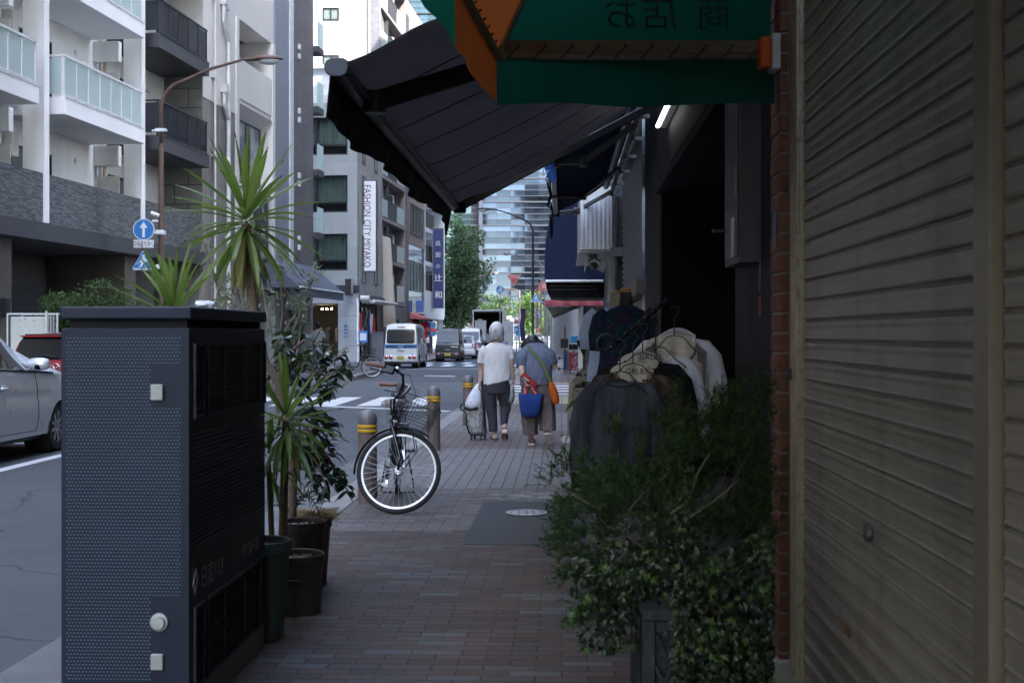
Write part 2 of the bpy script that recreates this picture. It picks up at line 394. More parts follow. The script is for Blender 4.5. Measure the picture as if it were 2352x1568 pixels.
# asphalt repair patch and manhole
g=M(); q=[G(1112,1152,0),G(1350,1150,0),G(1385,1254,0),G(1066,1250,0),G(1070,1225,0),G(1088,1200,0)]
g.prism([(p.x,p.y,.0015) for p in reversed(q)],(0,0,.0015)); struct('pavement_patch',g,m_patch)
mh=thing('manhole_cover','round iron manhole cover with worn pattern set in the asphalt patch of the pavement','manhole cover',G(1209,1179.5))
g=M(); g.lathe([(.155,.004),(.155,.009),(.148,.011),(.0,.011)],40,(0,0,0)); g.build('plate',mat('iron',(.09,.09,.095),.55,.4,bump=.3),mh,auto=40)
g=M()
for r in (.135,.15):
    g.lathe([(r,.0105),(r,.014),(r+.008,.014),(r+.008,.0105)],40)
for k in range(10):
    a=k*PI/5; g.sphere((.095*math.cos(a),.095*math.sin(a),.011),(.022,.022,.004),8,4)
for k in range(7):
    a=k*2*PI/7; g.sphere((.045*math.cos(a),.045*math.sin(a),.011),(.013,.013,.004),8,4)
g.build('raised_pattern',mat('iron_worn',(.4,.4,.41),.5,.3),mh,auto=40)
# white lime stain and square tiles on the pavement
g=M()
for k in range(70):
    a=rnd.uniform(0,1); p=G(lerp(1130,1320,a)+rnd.uniform(-10,10),1137+rnd.gauss(0,4),0); r=rnd.uniform(.02,.07)
    g.poly([(p.x+r*1.6*math.cos(t*PI/4)*rnd.uniform(.5,1),p.y+r*.6*math.sin(t*PI/4)*rnd.uniform(.5,1),.0012+k*.00003) for t in range(8)])
p=G(1270,1151,0); g.poly([(p.x-.2,p.y,.0046),(p.x+.3,p.y,.0046),(p.x+.3,p.y+.03,.0046),(p.x-.2,p.y+.03,.0046)])
struct('pavement_stain',g,mat('lime_stain',(.22,.22,.23),.8,var=.5,scale=40))
g=M(); 
for i in range(6):
    for j in range(2): g.sbox(.0+i*.3-.01,.285+i*.3,15.35+j*.5,15.82+j*.5,.001,.006)
struct('tactile_tiles',g,mat('pale_tile',(.36,.33,.31),.7,var=.1))
# ------------------------------------------------------------ buildings
class Fac:
    def __init__(s,X0,D0,tan): s.X0=X0; s.D0=D0; s.t=tan; s.a=math.atan(tan); s.c=math.cos(s.a)
    def y(s,D): return (D-s.D0)/s.c
    def at(s,x,y,off=0):
        X0=s.X0+off/s.c; D=(X0-s.D0*s.t)/((x-CX)/F-s.t); return (D-s.D0)/s.c-off*s.t*0, H+(HY-y)/F*D
    def thing(s,name,label,cat,group=None,yl=0):
        return thing(name,label,cat,(s.X0+yl*math.sin(s.a),s.D0+yl*math.cos(s.a),0),-s.a,group)
m_white=mat('white_plaster',(.80,.80,.79),.8,var=.05,scale=1,bump=.35,bscale=60,streak=.12,dirtcol=(.3,.3,.3))
m_soffit=mat('soffit_white',(.78,.78,.78),.85,var=.05,scale=1)
m_alu=mat('aluminium_white',(.7,.72,.72),.4,.2)
m_dgrey=mat('dark_grey_metal',(.06,.063,.07),.5,.2,var=.1)
m_dframe=mat('dark_frame',(.03,.03,.033),.4,.4)
m_dwall=mat('dark_stone_tile',(.055,.055,.058),.45,var=.2,scale=1)
def stonemat():
    b=NB('split_face_stone')
    sp=b.n('ShaderNodeSeparateXYZ'); b.l(b.tc.outputs['Object'],sp.inputs[0]); cb=b.n('ShaderNodeCombineXYZ'); b.l(sp.outputs[1],cb.inputs[0]); b.l(sp.outputs[2],cb.inputs[1])
    br=b.n('ShaderNodeTexBrick'); b.l(cb.outputs[0],br.inputs['Vector']); br.inputs['Scale'].default_value=1; br.inputs['Brick Width'].default_value=.19; br.inputs['Row Height'].default_value=.035; br.inputs['Mortar Size'].default_value=.003
    br.offset=.37; br.offset_frequency=3; br.inputs['Color1'].default_value=(0,0,0,1); br.inputs['Color2'].default_value=(1,1,1,1); br.inputs['Mortar'].default_value=(0,0,0,1)
    c=b.ramp(br.outputs['Color'],[(0,(.055,.062,.07)),(.5,(.11,.12,.125)),(1,(.19,.2,.205))])
    c=b.mix(c,(.03,.033,.038),br.outputs['Fac'])
    c=b.mix(c,(.16,.165,.16),b.math('MULTIPLY',b.ramp(b.noise(1.2,4),[(.5,(0,0,0)),(.8,(1,1,1))]),.35))
    h=b.math('ADD',br.outputs['Color'],b.math('MULTIPLY',b.noise(70,3,vec=b.mapping((1,1,2.5))),.8))
    return b.fin(b.pr(c,.6,normal=b.bump(h,1.0,.02)))
m_stone=stonemat()
def winmat(name,col=(.03,.035,.04),rough=.04):
    b=NB(name); return b.fin(b.pr(b.mix(col,mul(col,2.2),b.noise(.8,2)),rough,spec=.9,coat=.3,normal=b.bump(b.noise(.6,1),.03,.3)))
m_win=winmat('window_glass')
m_winl=winmat('window_glass_light',(.12,.14,.15))
def frostmat():
    b=NB('frosted_balcony_glass')
    tr=b.n('ShaderNodeBsdfTranslucent'); tr.inputs[0].default_value=(.72,.82,.80,1)
    p=b.pr((.62,.70,.69),.12,spec=.7)
    mx=b.n('ShaderNodeMixShader'); mx.inputs[0].default_value=.45; b.l(p,mx.inputs[1]); b.l(tr.outputs[0],mx.inputs[2])
    t2=b.n('ShaderNodeBsdfTransparent'); t2.inputs[0].default_value=(.8,.88,.86,1)
    m2=b.n('ShaderNodeMixShader'); m2.inputs[0].default_value=.12; b.l(mx.outputs[0],m2.inputs[1]); b.l(t2.outputs[0],m2.inputs[2])
    return b.fin(m2.outputs[0])
m_frost=frostmat()
m_smoke=glassmat('smoked_balcony_glass',(.38,.40,.44),.22,.03,(.08,.09,.11))
def window(par,y0,y1,z0,z1,x=0.0,nv=2,mf=None,mg=None,name='window',depth=.08,curtain=None,fw=.05,transom=None,face='x'):
    # frame + pane on a wall whose outer plane is local x
    fr=M(); mf=mf or m_dframe
    def bx(m_,a0,a1,b0,b1,c0,c1):
        if face=='x': m_.box(a0,a1,b0,b1,c0,c1)
        else: m_.box(b0,b1,-a1,-a0,c0,c1)
    bx(fr,x-.02,x+.03,y0,y1,z0,z0+fw); bx(fr,x-.02,x+.03,y0,y1,z1-fw,z1)
    for k in range(nv+1):
        yy=lerp(y0,y1-fw,k/nv); bx(fr,x-.02,x+.027,yy,yy+fw,z0+fw+.001,z1-fw-.001)
    if transom: bx(fr,x-.02,x+.024,y0+fw,y1-fw,transom,transom+fw)
    o=fr.build(name,mf,par)
    g=M(); bx(g,x-.01,x+.004,y0+fw,y1-fw,z0+fw,z1-fw); 
    if curtain:
        g.build('pane',m_thinpane,o)
        c=M(); n=max(8,int((y1-y0)/.05)); pts=[]
        for i in range(n+1):
            yy=lerp(y0+fw,y1-fw,i/n); xx=x-.07+.018*math.sin(i*1.9)+.012*math.sin(i*.7+1)
            pts.append((xx,yy))
        z0c=z0+fw+.02 if not transom else transom+fw
        for i in range(n):
            if i==n//2: continue
            a,b_=pts[i],pts[i+1]
            if face=='x': c.poly([(a[0],a[1],z0c),(b_[0],b_[1],z0c),(b_[0],b_[1],z1-fw),(a[0],a[1],z1-fw)])
            else: c.poly([(a[1],-a[0],z0c),(b_[1],-b_[0],z0c),(b_[1],-b_[0],z1-fw),(a[1],-a[0],z1-fw)])
        c.build('curtain',curtain,o)
    else: g.build('pane',mg or m_win,o)
    return o
m_thinpane=glassmat('clear_window_pane',(.75,.8,.8),.12,.02,(.03,.03,.03))
m_curt=mat('curtain_green_grey',(.30,.34,.31),.9,var=.12,scale=6)
m_curtw=mat('curtain_white',(.75,.76,.74),.9,var=.08)
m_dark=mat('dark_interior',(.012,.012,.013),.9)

LF=Fac(-10.96-(26.2-14)*.1118,14,.1118)
# ---- B1 apartment block with white balconies
A1=LF.thing('apartment_building','white apartment building with frosted glass balconies above a dark split stone band','building')
yl=LF.y; yE=yl(38.1)
g=M(); g.box(-13,-1.25,-30,yE,3.6,34); g.box(-13,-.05,-30,yE-.0,13.4,34,0); g.build('upper_wall',m_white,A1)
g=M(); g.box(-13,-2.6,-30,yE,-.3,3.595); g.build('ground_floor_wall',m_dwall,A1)
for D in (26.6,33.2,19.5):
    g=M(); g.box(-2.59,-.35,yl(D),yl(D)+.7,-.3,3.49); g.build('column',mat('brown_stone',(.10,.09,.08),.5,var=.2,scale=2),A1)
    g=M(); g.box(-.345,-.22,yl(D)+.2,yl(D)+.4,1.75,2.15); g.build('wall_light',m_dframe,A1,bevel=.01)
g=M(); g.box(-2.6,-2.52,yl(27.6),yl(33),0.1,2.6); g.build('shopfront_glass',m_win,A1)
g=M()
y0=-30
while y0<yE-.1:
    y1=min(y0+2.1,yE); g.box(-.3,-.03,y0+.004,y1-.004,3.912,5.06); y0=y1
g.build('stone_band',m_stone,A1)
g=M(); g.box(-2.6,.10,-30,yE,3.5,3.905); g.build('canopy_fascia',m_dgrey,A1)
for D in (17.3,22.7,28.1,33.5):
    g=M(); g.box(-.52,0,yl(D),yl(D)+.24,5.065 if False else 3.93,13.39); g.build('fin_wall',m_white,A1)
def balcony(y0,y1,z,white=True,light=False):
    ms,mr,mg=(m_soffit,m_alu,m_frost) if white else (m_dgrey,m_dframe,m_smoke)
    s=M(); s.box(-1.24,.3,y0,y1,z,z+.39); s.box(-1.24,.32,y0-.0,y1+.02,z+.392,z+.41)
    sl=s.build('balcony_slab',ms,A1,bevel=.012)
    r=M(); n=7 if white else 5; zt=z+1.36; zb=z+.5
    r.box(.2,.27,y0+.05,y1-.05,zt,zt+.05); r.box(.22,.26,y0+.05,y1-.05,zb-.03,zb)
    for k in range(n+1):
        yy=lerp(y0+.06,y1-.09,k/n); r.box(.215,.25,yy,yy+.035,z+.412,zt-.001)
    for xx in (-1.2,-.5,.18): r.box(xx,xx+.035,y0+.06,y0+.095,z+.412,zt-.001)
    r.box(-1.2,.2,y0+.055,y0+.09,zt,zt+.05)
    rr=r.build('balcony_rail',mr,sl)
    q=M()
    for k in range(n):
        a=lerp(y0+.06,y1-.09,k/n)+.038; b=lerp(y0+.06,y1-.09,(k+1)/n)-.003; q.box(.226,.234,a,b,zb,zt-.03)
    q.box(-1.16,.18,y0+.07,y0+.078,zb,zt-.03)
    q.build('balcony_glass',mg,sl)
def bayinner(y0,y1,z,white=True):
    # partition, beam, window door, boiler box, pipe on recess of storey starting at slab z
    b=M(); b.box(-1.24,-.53,y1-.25,y1-.05,z+2.3,z+2.845); b.build('beam',m_white,A1)
    b=M(); b.box(-1.2,-.56,y1-.13,y1-.10,z+.45,z+2.03); b.build('partition_board',mat('cream_board',(.55,.54,.50),.6),A1)
    b=M(); b.tube([(-1.0,y1-.07,z+2.03),(-1.0,y1-.07,z+2.5)],.05,8); b.build('flue_pipe',mat('copper_pipe',(.3,.24,.16),.35,.8),A1)
    window(A1,y0+.35,y0+2.35,z+.45,z+2.25,-1.245,2)
    b=M(); b.box(-1.24,-1.0,y0+.02,y0+.32,z+1.9,z+2.5); b.build('water_heater',mat('cream_board',(.55,.54,.50),.6),A1,bevel=.01)
    b=M(); b.lathe([(.07,0),(.07,.03),(.0,.04)],14,(-1.245,y1-1.3,z+2.3),'x'); b.build('vent_cap',m_alu,A1)
for k in range(0,4):
    z=3.64+2.84*k
    for (da,db) in ((17.7,21.9),(23.1,27.3),(28.5,33.0)):
        if k>0: balcony(yl(da),yl(db),z)
        bayinner(yl(da),yl(db)+.45,z)
    if k>0: balcony(yl(34.0),yl(37.85),z,False)
    window(A1,yl(34.1),yl(36.2),z+.45,z+2.2,-1.245,2)
for z in (6.48,9.32,12.16):
    g=M()
    for i in range(9): g.box(-1.0,-.98,yl(34.0)+.1+i*.25,yl(34.0)+.12+i*.25,z+2.05,z+2.10)
    g.tube([(-1.0,yl(34.0)+.05,z+2.08),(-1.0,yl(34.0)+2.4,z+2.08)],.015,6)
    g.build('drying_rail',m_dframe,A1)
g=M(); g.box(-.9,-.5,yl(36.6),yl(37.3),9.75,10.35); g.box(-.7,-.35,yl(35.7),yl(36.4),12.6,13.3); g.build('air_conditioner',mat('ac_cream',(.5,.49,.46),.5),A1,bevel=.02)
# ---- B2 white building with pipes
Bt=LF.thing('shop_building','narrow cream white building with drainpipes and a bay window above a ground floor shop','building',yl=yE)
FB=Fac(LF.X0+yE*math.sin(LF.a),38.1,.1118); y2=FB.y; m_panel=mat('cream_panel',(.76,.745,.71),.55,var=.04,scale=.6,streak=.10,dirtcol=(.3,.28,.25))
m_rawc=mat('raw_concrete_stained',(.25,.245,.225),.85,var=.25,scale=.8,bump=.4,streak=.6,dirtcol=(.07,.065,.06))
yA=FB.at(546,40)[0]; yB=FB.at(623,40)[0]; yEnd=y2(45.3)
g=M(); g.box(-12,-1.0,0,yEnd,12.8,34); g.box(-12,-1.6,.0,yEnd,-.3,12.79); 
g.box(-.999,0,.0,yEnd,12.05,33.9); 
g.box(-1.59,0,.02,yA-.02,8.75,12.045); g.box(-1.59,.06,yA-.25,yA,3.6,12.045)  # column
g.box(-1.59,0.06,yB,yEnd,3.6,12.045)
g.box(-.25,.03,yA+.002,yB-.002,9.35,10.7); g.box(-1.59,-.0,yA+.002,yB-.002,9.2,9.345)
g.box(-.2,.02,yA+.002,yB-.002,3.6,6.35) ; g.build('wall',m_panel,Bt)
g=M(); g.box(-1.59,-.012,.005,yA-.26,-.25,8.74); g.build('concrete_wall',m_rawc,Bt)
g=M(); g.box(-1.23,-.014,-.06,-.004,3.95,9.9); g.build('side_wall',brickmat('concrete_block_wall',(.2,.2,.19),(.3,.295,.28),(.05,.05,.05),.9,.6,ms=.015,plane='xz',noisek=.6),Bt)
# bay frame (sloped surround) and big window
g=M(); zt=9.15; zb=6.4
a=[(.06,yA,zt+.0),(.06,yB,zt),(.06,yB,zb),(.06,yA,zb)]; b_=[(-.35,yA+.28,zt-.33),(-.35,yB-.22,zt-.33),(-.35,yB-.22,zb+.2),(-.35,yA+.28,zb+.2)]
for i in range(4): j=(i+1)%4; g.poly([a[i],a[j],b_[j],b_[i]])
g.build('window_surround',m_panel,Bt)
wo2=window(Bt,yA+.28,yB-.22,zb+.2,zt-.33,-.36,2,mf=mat('bronze_frame',(.07,.05,.04),.4,.5),mg=winmat('blue_glass',(.07,.10,.15)))
g=M()
for k in range(16):
    yy=yA+.55+rnd.uniform(-.15,.35); zz=rnd.uniform(6.9,8.5); pts=[]
    a0=rnd.uniform(1.1,2.2)
    for i in range(7):
        pts.append((-.325,yy,zz)); yy+=.09*math.cos(a0); zz+=.1*math.sin(a0); a0+=rnd.uniform(-.35,.3)
    g.tube(pts,.012,4)
g.build('orange_drawing',mat('orange_ink',(.75,.28,.08),.5),Bt)
window(Bt,yA+.1,yA+1.4,10.72,11.6,-1.58,2)
for (px,yt,yb,r,mt) in ((488,-60,700,.035,m_alu),(519,70,700,.075,m_alu)):
    yy,_=FB.at(px,0); g=M(); z1=H+(HY-yt)/F*38.6
    g.tube([(.09,yy,0),(.09,yy,z1)],r,10)
    if r>.05: 
        g.tube([(.09,yy,z1),(.09,yy-.18,z1+.3),(.09,yy-.45,z1+.55),(.09,yy-.45,z1+1.1)],r,10); g.box(-.02,.2,yy-.57,yy-.33,z1+1.1,z1+1.4)
        g.tube([(.09,yy,8.4),(.09,yy-.4,8.8),(.09,yy-.4,9.2)],r,10); g.box(-.02,.2,yy-.52,yy-.28,9.2,9.45)
    for zz in (2,4.5,7,9.5,12): g.box(-.0,.12,yy-.11,yy+.11,zz,zz+.05)
    g.build('drainpipe',mt,Bt,auto=40)
ys,_=FB.at(580,500); ye,_=FB.at(607,500)
g=M(); g.box(.03,.16,ys,ye,3.95,6.2); sg=g.build('vertical_sign',mat('sign_dark',(.03,.03,.035),.4),Bt,bevel=.01)
g=M()
for k,ch in enumerate('人浜家'): g.text(ch,(.165,(ys+ye)/2,5.45-k*.68),(0,1,0),(0,0,1),.6,cx=True)
g.build('sign_lettering',mat('white_letter',(.75,.75,.75),.6),sg)
# ground floor of the shop
yP,_=FB.at(645,0); 
g=M(); g.box(-1.59,-.02,yA-.26,y2(43.2),-.25,3.0); g.build('ground_floor_wall',m_conc,Bt)
# ---- B3 blue grey and dark tile building
Bc=LF.thing('office_building','tall windowless building side in blue grey and dark tile with a white stripe','building',yl=yE+yEnd+.01)
FC=Fac(LF.X0+(yE+yEnd+.01)*math.sin(LF.a),45.31,.1118)
ya=FC.at(661,0)[0]; yb=FC.at(669,0)[0]; yc=FC.y(50.5)
g=M(); g.box(-11,.05,0.02,ya,3.0,34); g.build('blue_grey_wall',mat('blue_grey_panel',(.24,.27,.33),.6,var=.03,scale=.5),Bc)
g=M(); g.box(-11,.10,ya+.001,yb,2.8,34); g.build('white_stripe',m_alu,Bc)
g=M(); g.box(-11,.04,yb+.001,yc,3.0,34); g.build('dark_tile_wall',brickmat('dark_grey_tile',(.15,.148,.16),(.19,.188,.2),(.11,.11,.115),.3,.1,ms=.006,plane='yz',bump=.2,noisek=.1),Bc)
g=M(); g.box(-11,-.6,0.02,yc,-.3,2.99); g.box(-.599,.02,.1,.6,-.3,2.79); g.box(-.599,.02,yc-.35,yc,-.3,2.99); g.build('ground_floor',mat('grey_granite',(.33,.33,.33),.5,var=.1,scale=3),Bc)
g=M(); g.box(-.58,-.53,.65,yc-.4,.05,2.7); sh=g.build('shop_window',m_winl,Bc)
g=M()
for k in range(5): yy=lerp(.65,yc-.45,k/4); g.box(-.525,-.48,yy,yy+.06,.05,2.7)
g.build('mullion',m_dframe,sh)
y0,_=FC.at(681,0)
for z in (12.67,12.3,10.15,9.8,7.6,7.27,5.1,4.76,15.2,14.8):
    g=M(); g.box(.045,.14,y0,y0+.17,z-.1,z+.12); g.build('wall_light',m_alu,Bc,bevel=.01)
for z in (5.3,7.9,10.5,13.0):
    g=M(); g.box(-1.2,.25,yc,yc+.9,z,z+.25); sl=g.build('balcony_slab',m_dgrey,Bc)
    g=M(); g.box(.2,.22,yc,yc+.9,z+.3,z+1.3); g.build('balcony_glass',m_frost,sl)
# shop awning and script sign on B2/B3 ground floor
aw=FC.thing('shop_awning','blue grey fabric awning over the small shop under the dark tiled wall','awning')
m_awg=clothmat('awning_blue_grey',(.10,.115,.15),wr=.3)
yq=FC.y(50.3); g=M()
g.poly([(.12,-1.2,4.1),(.12,yq,4.1),(1.35,yq,3.05),(1.35,-1.2,3.05)]); g.poly([(1.35,-1.2,3.05),(1.35,yq,3.05),(1.36,yq,2.72),(1.36,-1.2,2.72)]); g.poly([(.12,-1.2,4.1),(1.35,-1.2,3.05),(.12,-1.2,3.05)])
g.build('canvas',m_awg,aw,solid=.02)
g=M(); g.tube([(1.35,-1.22,3.05),(1.35,yq,3.05)],.035,8); g.tube([(.12,-.9,3.1),(1.33,-.9,3.0)],.025,6); g.build('frame',m_alu,aw)
# script sign panel
P0=P(655,662,46.5)
sgn=thing('shop_sign_panel','brushed metal sign board with thin script writing above the shop door','sign',(P0.x,P0.y,0),-LF.a)
g=M(); g.box(0,.06,0,2.7,2.3,3.02); g.build('panel',mat('brushed_metal',(.33,.31,.29),.35,.7,var=.3,scale=2),sgn,bevel=.01)
g=M(); g.text('Jewel Maison',(.065,.5,2.68),(0,1,0),(0,0,1),.26); g.text('JEWELRY',(.065,.75,2.46),(0,1,0),(0,0,1),.16); g.build('lettering',mat('gold_letter',(.6,.55,.4),.4,.5),sgn)

# ---- B4 corner building
FD=Fac(-7.6,60,.0776)
Bd=FD.thing('corner_building','grey stone corner building with curtained windows and a shop entrance at street level','building')
m_gst=brickmat('grey_cut_stone',(.36,.37,.365),(.42,.43,.42),(.26,.27,.27),.9,.3,ms=.006,plane='yz',bump=.5,noisek=.45)
m_gst2=brickmat('grey_cut_stone_front',(.33,.35,.35),(.38,.40,.40),(.28,.29,.29),2.4,1.4,ms=.008,plane='xz',bump=.6,noisek=.5)
ye=FD.y(66.7)
X=lambda px: (px-CX)/F*60+7.6
rows=[(12.0,10.15),(9.15,7.33),(6.28,4.48)]
xw=X(798)
g=M(); 
g.box(xw+.0,0.0,-.0,.5,3.75,12.7)
zs=[12.7]+[z for r in rows for z in r]+[3.75]
for i in range(0,len(zs),2): g.box(-16,xw-.001,.0,.5,zs[i+1],zs[i])
g.box(-16,-.3,.5,ye,3.75,12.6); g.build('stone_front',m_gst2,Bd)
g=M(); g.box(-.29,.0,.501,ye,3.3,12.65,0); g.build('stone_side',m_gst,Bd)
for (zt,zb) in rows:
    for x0,x1 in ((xw-3.15,xw-.02),(xw-6.4,xw-3.2)):
        # window recessed in the front
        fr=M(); 
        window(Bd,x0,x1,zb,zt,-.2,2,curtain=m_curt,transom=zb+.45,face='y',fw=.09)
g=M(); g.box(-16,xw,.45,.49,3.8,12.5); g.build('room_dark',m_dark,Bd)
g=M(); g.box(-16,.04,-.12,.4,3.4,3.745); g.box(.0,.15,.4,ye,3.1,3.3); g.build('navy_fascia',mat('navy_fascia',(.02,.025,.05),.5),Bd)
g=M(); g.box(-16,.02,-.02,.5,2.86,3.38); g.build('lintel',mat('pale_lintel',(.38,.40,.42),.7,streak=.3),Bd)
xo=X(776)
g=M(); g.box(xo,0.0,.0,.5,-.3,2.855); g.box(-16,-8,.0,.5,-.3,2.855); g.box(-16,-.5,5.5,ye,-.3,3.7); g.box(-.3,-.0,ye-.8,ye,-.3,3.09); g.build('ground_wall',brickmat('grey_panel_wall',(.36,.37,.39),(.42,.43,.45),(.2,.2,.2),1.2,.75,ms=.012,plane='xz',bump=.2,off=0,noisek=.1),Bd)
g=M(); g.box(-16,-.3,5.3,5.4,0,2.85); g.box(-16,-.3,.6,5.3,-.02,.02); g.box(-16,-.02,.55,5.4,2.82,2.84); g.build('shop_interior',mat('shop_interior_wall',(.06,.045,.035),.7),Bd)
g=M()
for x in (xo-.08,xo-2.5,xo-4.9): g.box(x,x+.08,.1,.18,0,2.84)
g.build('shopfront_frame',m_dframe,Bd)
g=M(); g.box(-.22,-.18,.6,ye-.9,.3,2.7); g.build('side_shop_window',m_winl,Bd)
g=M()
for k in range(6): yy=lerp(.55,ye-1,k/5); g.box(-.2,-.1,yy,yy+.09,0,3.0)
g.build('side_mullion',m_dframe,Bd)
m_lamp=emit('warm_lamp_light',(1,.8,.5),14)
for k in range(7):
    g=M(); g.sphere((xo-.6-.33*k,1.2+.4*(k%3),2.62),.04,8,6); g.build('spot_lamp',m_lamp,Bd)
for k in range(4):
    g=M(); xx=xo-.45-.55*k; g.lathe([(.16,0),(.17,.3),(.2,.65),(.12,.72),(.05,.75)],10,(xx,2.2+.2*k,.95)); g.lathe([(.02,0),(.02,.95)],6,(xx,2.2+.2*k,0)); g.build('shop_mannequin',mat('display_cloth%d'%k,[(.2,.15,.08),(.05,.05,.06),(.3,.25,.2),(.15,.05,.05)][k],.8),Bd)
# side windows of the stone side
for (x0,x1,yt,yb) in ((846,856,30,392),(844,852,0,0),):
    pass
for zt,zb in ((12.1,9.9),(9.3,6.9),(6.3,3.9)):
    for ya_,yb_ in ((1.2,2.0),(4.4,5.3)):
        g=M(); g.box(-.01,.004,ya_,yb_,zb,zt); g.build('window',m_dframe,Bd)
        window(Bd,ya_+.02,yb_-.02,zb+.02,zt-.02,.01,2,mg=m_winl)
g=M(); g.tube([(.08,-.1,0),(.06,-.1,3.1)],.06,8); g.build('drainpipe',m_alu,Bd)
# penthouse on the roof
g=M(); g.box(-8,xw+1.0,1.0,5,12.65,14.6); g.box(-8.2,xw+1.25,.8,5.2,14.6,14.75); g.build('roof_house',mat('pale_siding',(.60,.63,.64),.6,var=.05),Bd)
g=M(); g.box(-8,xw+1.0,.55,.6,13.2,13.7); 
for k in range(6): g.box(xw+1.0-k*.9-.05,xw+1.0-k*.9,.55,.6,12.65,13.7)
g.build('roof_rail',m_alu,Bd)
# vertical projecting signs
s0=P(824,416,61.6); s1=P(863.5,622,61.6)
sg=thing('vertical_shop_sign','tall white vertical sign with thin black capital letters on the grey corner building','sign',(s0.x,61.6,0))
wd=s1.x-s0.x
g=M(); g.box(-.05,wd+.04,0,.3,s1.z-.05,s0.z+.05); g.build('sign_box',m_dframe,sg,bevel=.01)
g=M(); g.box(.0,wd-.01,-.012,-.001,s1.z,s0.z); fc=g.build('sign_face',mat('sign_white_bright',(.86,.87,.90),.4,var=.02),sg)
g=M(); g.text('FASHION CITY MIYAKO',(wd*.30,-.016,s0.z-.18),(0,0,-1),(1,0,0),.50,sx=(s0.z-s1.z-.36)/(text_w('FASHION CITY MIYAKO')*.50)); 
w_=max(p.z for p in g.v); 
g.build('lettering',mat('black_letter',(.02,.02,.025),.5),sg)
zmin=min(p.z for p in g.v); print('MIYAKO text bottom',zmin,'sign bottom',s1.z)
g=M(); 
for z in (s0.z-.3,s1.z+.3): g.box(-.6,-.05,.1,.16,z,z+.06)
g.build('bracket',m_dframe,sg)
p0=P(795,641,59.7); p1=P(809,678,59.7)
sg=thing('box_sign','small dark framed box sign on the corner of the stone building','sign',(p0.x,59.5,0))
g=M(); g.box(0,p1.x-p0.x,-.2,.45,p1.z,p0.z); g.build('sign_box',m_dframe,sg,bevel=.01); g=M(); g.box(p1.x-p0.x+.001,p1.x-p0.x+.01,-.15,.4,p1.z+.04,p0.z-.04); g.build('sign_face',mat('sign_white',(.6,.6,.6),.4),sg)
p0=P(790,746,59.9); p1=P(796,774,59.9)
sg=thing('address_plate','narrow blue vertical address plate with white characters on the shop wall','sign',(p0.x,59.98,0))
g=M(); g.box(0,p1.x-p0.x,-.03,.0,p1.z,p0.z); pl=g.build('plate',mat('blue_plate',(.03,.10,.30),.4),sg)
g=M()
for k,ch in enumerate('日本橋'): g.text(ch,((p1.x-p0.x)/2,-.033,p0.z-.2-k*.17),(1,0,0),(0,0,1),.12,cx=True)
g.build('lettering',mat('white_letter',(.75,.75,.75),.6),pl)
# rolled awning on the side street front
ra=FD.thing('rolled_awning','rolled up white awning along the side of the grey corner building','awning')
g=M(); g.box(.15,.75,.3,ye-.1,2.95,3.02); 
for k in range(7): g.box(.15,.8,.4+k*.9,.55+k*.9,2.88,2.95)
g.build('frame',m_alu,ra)
g=M(); g.tube([(.8,.2,2.98),(.8,ye,2.98)],.08,10); g.tube([(.15,.1,3.12),(.6,.1,3.1)],.14,10); g.build('canvas_roll',mat('awning_white',(.62,.62,.6),.8),ra)
# flags
def flag(px,D,cols,label,tz):
    p=P(px,tz,D); t=thing('flag',label,'flag',(p.x,D,0),0,'flags beside the shop wall')
    g=M(); g.tube([(-.3,.1,p.z-1.3),(.06,0,p.z+.1)],.014,6); g.build('pole',m_alu,t)
    for i,c in enumerate(cols):
        g=M(); 
        def fn(u,v,i=i): 
            x=.02+(i+u)*.12+.02*math.sin((i+u)*4+v*3); return V((x+.02,.04*math.sin(v*6+(i+u)*3),p.z-(v*.95+.06*(i+u)+.1*(i+u)*v)))
        g.grid(fn,4,8); g.build('stripe',c,t,smooth=True)
fr=mat('flag_green',(.02,.22,.09),.8); fw=mat('flag_white',(.7,.7,.7),.8); fd=mat('flag_red',(.5,.03,.04),.8); fb=mat('flag_blue',(.03,.05,.25),.8)
flag(812,60.3,[fr,fw,fd],'green white and red flag hanging by the shop corner',712)
flag(843,61.5,[fb,fw,fd],'blue white and red flag hanging beside the tricolour neighbour',716)
# beige slanted cloth panel
g=M(); c=[P(878,541,67.2),P(896,547,67.2),P(908.5,751,67.2),P(880,751,67.2)]
g.prism(c,(0,.5,0)); tag(g.build('slanted_sign',mat('beige_panel',(.55,.52,.45),.6,var=.08,scale=.8),None,bevel=.02,origin=c[3]),'tall slanted beige panel fixed beside the grey corner building','sign')

# ---- B5 tall tower behind
Bx=thing('apartment_tower','tall apartment tower with cream tiled end wall and brown balcony front','building',(0,67,0))
sc5=F/67
xx=lambda px,D=67:(px-CX)/F*D
m_cream=brickmat('cream_tile',(.70,.68,.63),(.74,.72,.67),(.6,.58,.55),.1,.05,ms=.003,plane='xz',bump=.15,noisek=.05)
g=M(); g.box(xx(640),xx(811.5),0,14,12.0,40); g.build('cream_wall',m_cream,Bx)
g=M(); g.box(xx(811.5)+.001,xx(841),.0,14,3,40); g.build('brown_tile_wall',brickmat('brown_grey_tile',(.36,.31,.29),(.40,.35,.33),(.44,.4,.38),.25,.07,ms=.004,plane='xz',bump=.1,noisek=.1),Bx)
g=M(); g.box(xx(841)+.001,xx(872),-.01,8.6,3,40); g.build('dark_tile_wall',brickmat('dark_purple_tile',(.12,.115,.13),(.16,.155,.17),(.2,.2,.2),.25,.07,ms=.004,plane='xz',bump=.1,noisek=.1),Bx)
for (yt,yb) in ((18,48),(127,157),(-95,-64)):
    a=P(741,yt,67); b_=P(779,yb,67)
    window(Bx,a.x,b_.x,b_.z,a.z,.02,2,curtain=m_curtw,face='y',fw=.07)
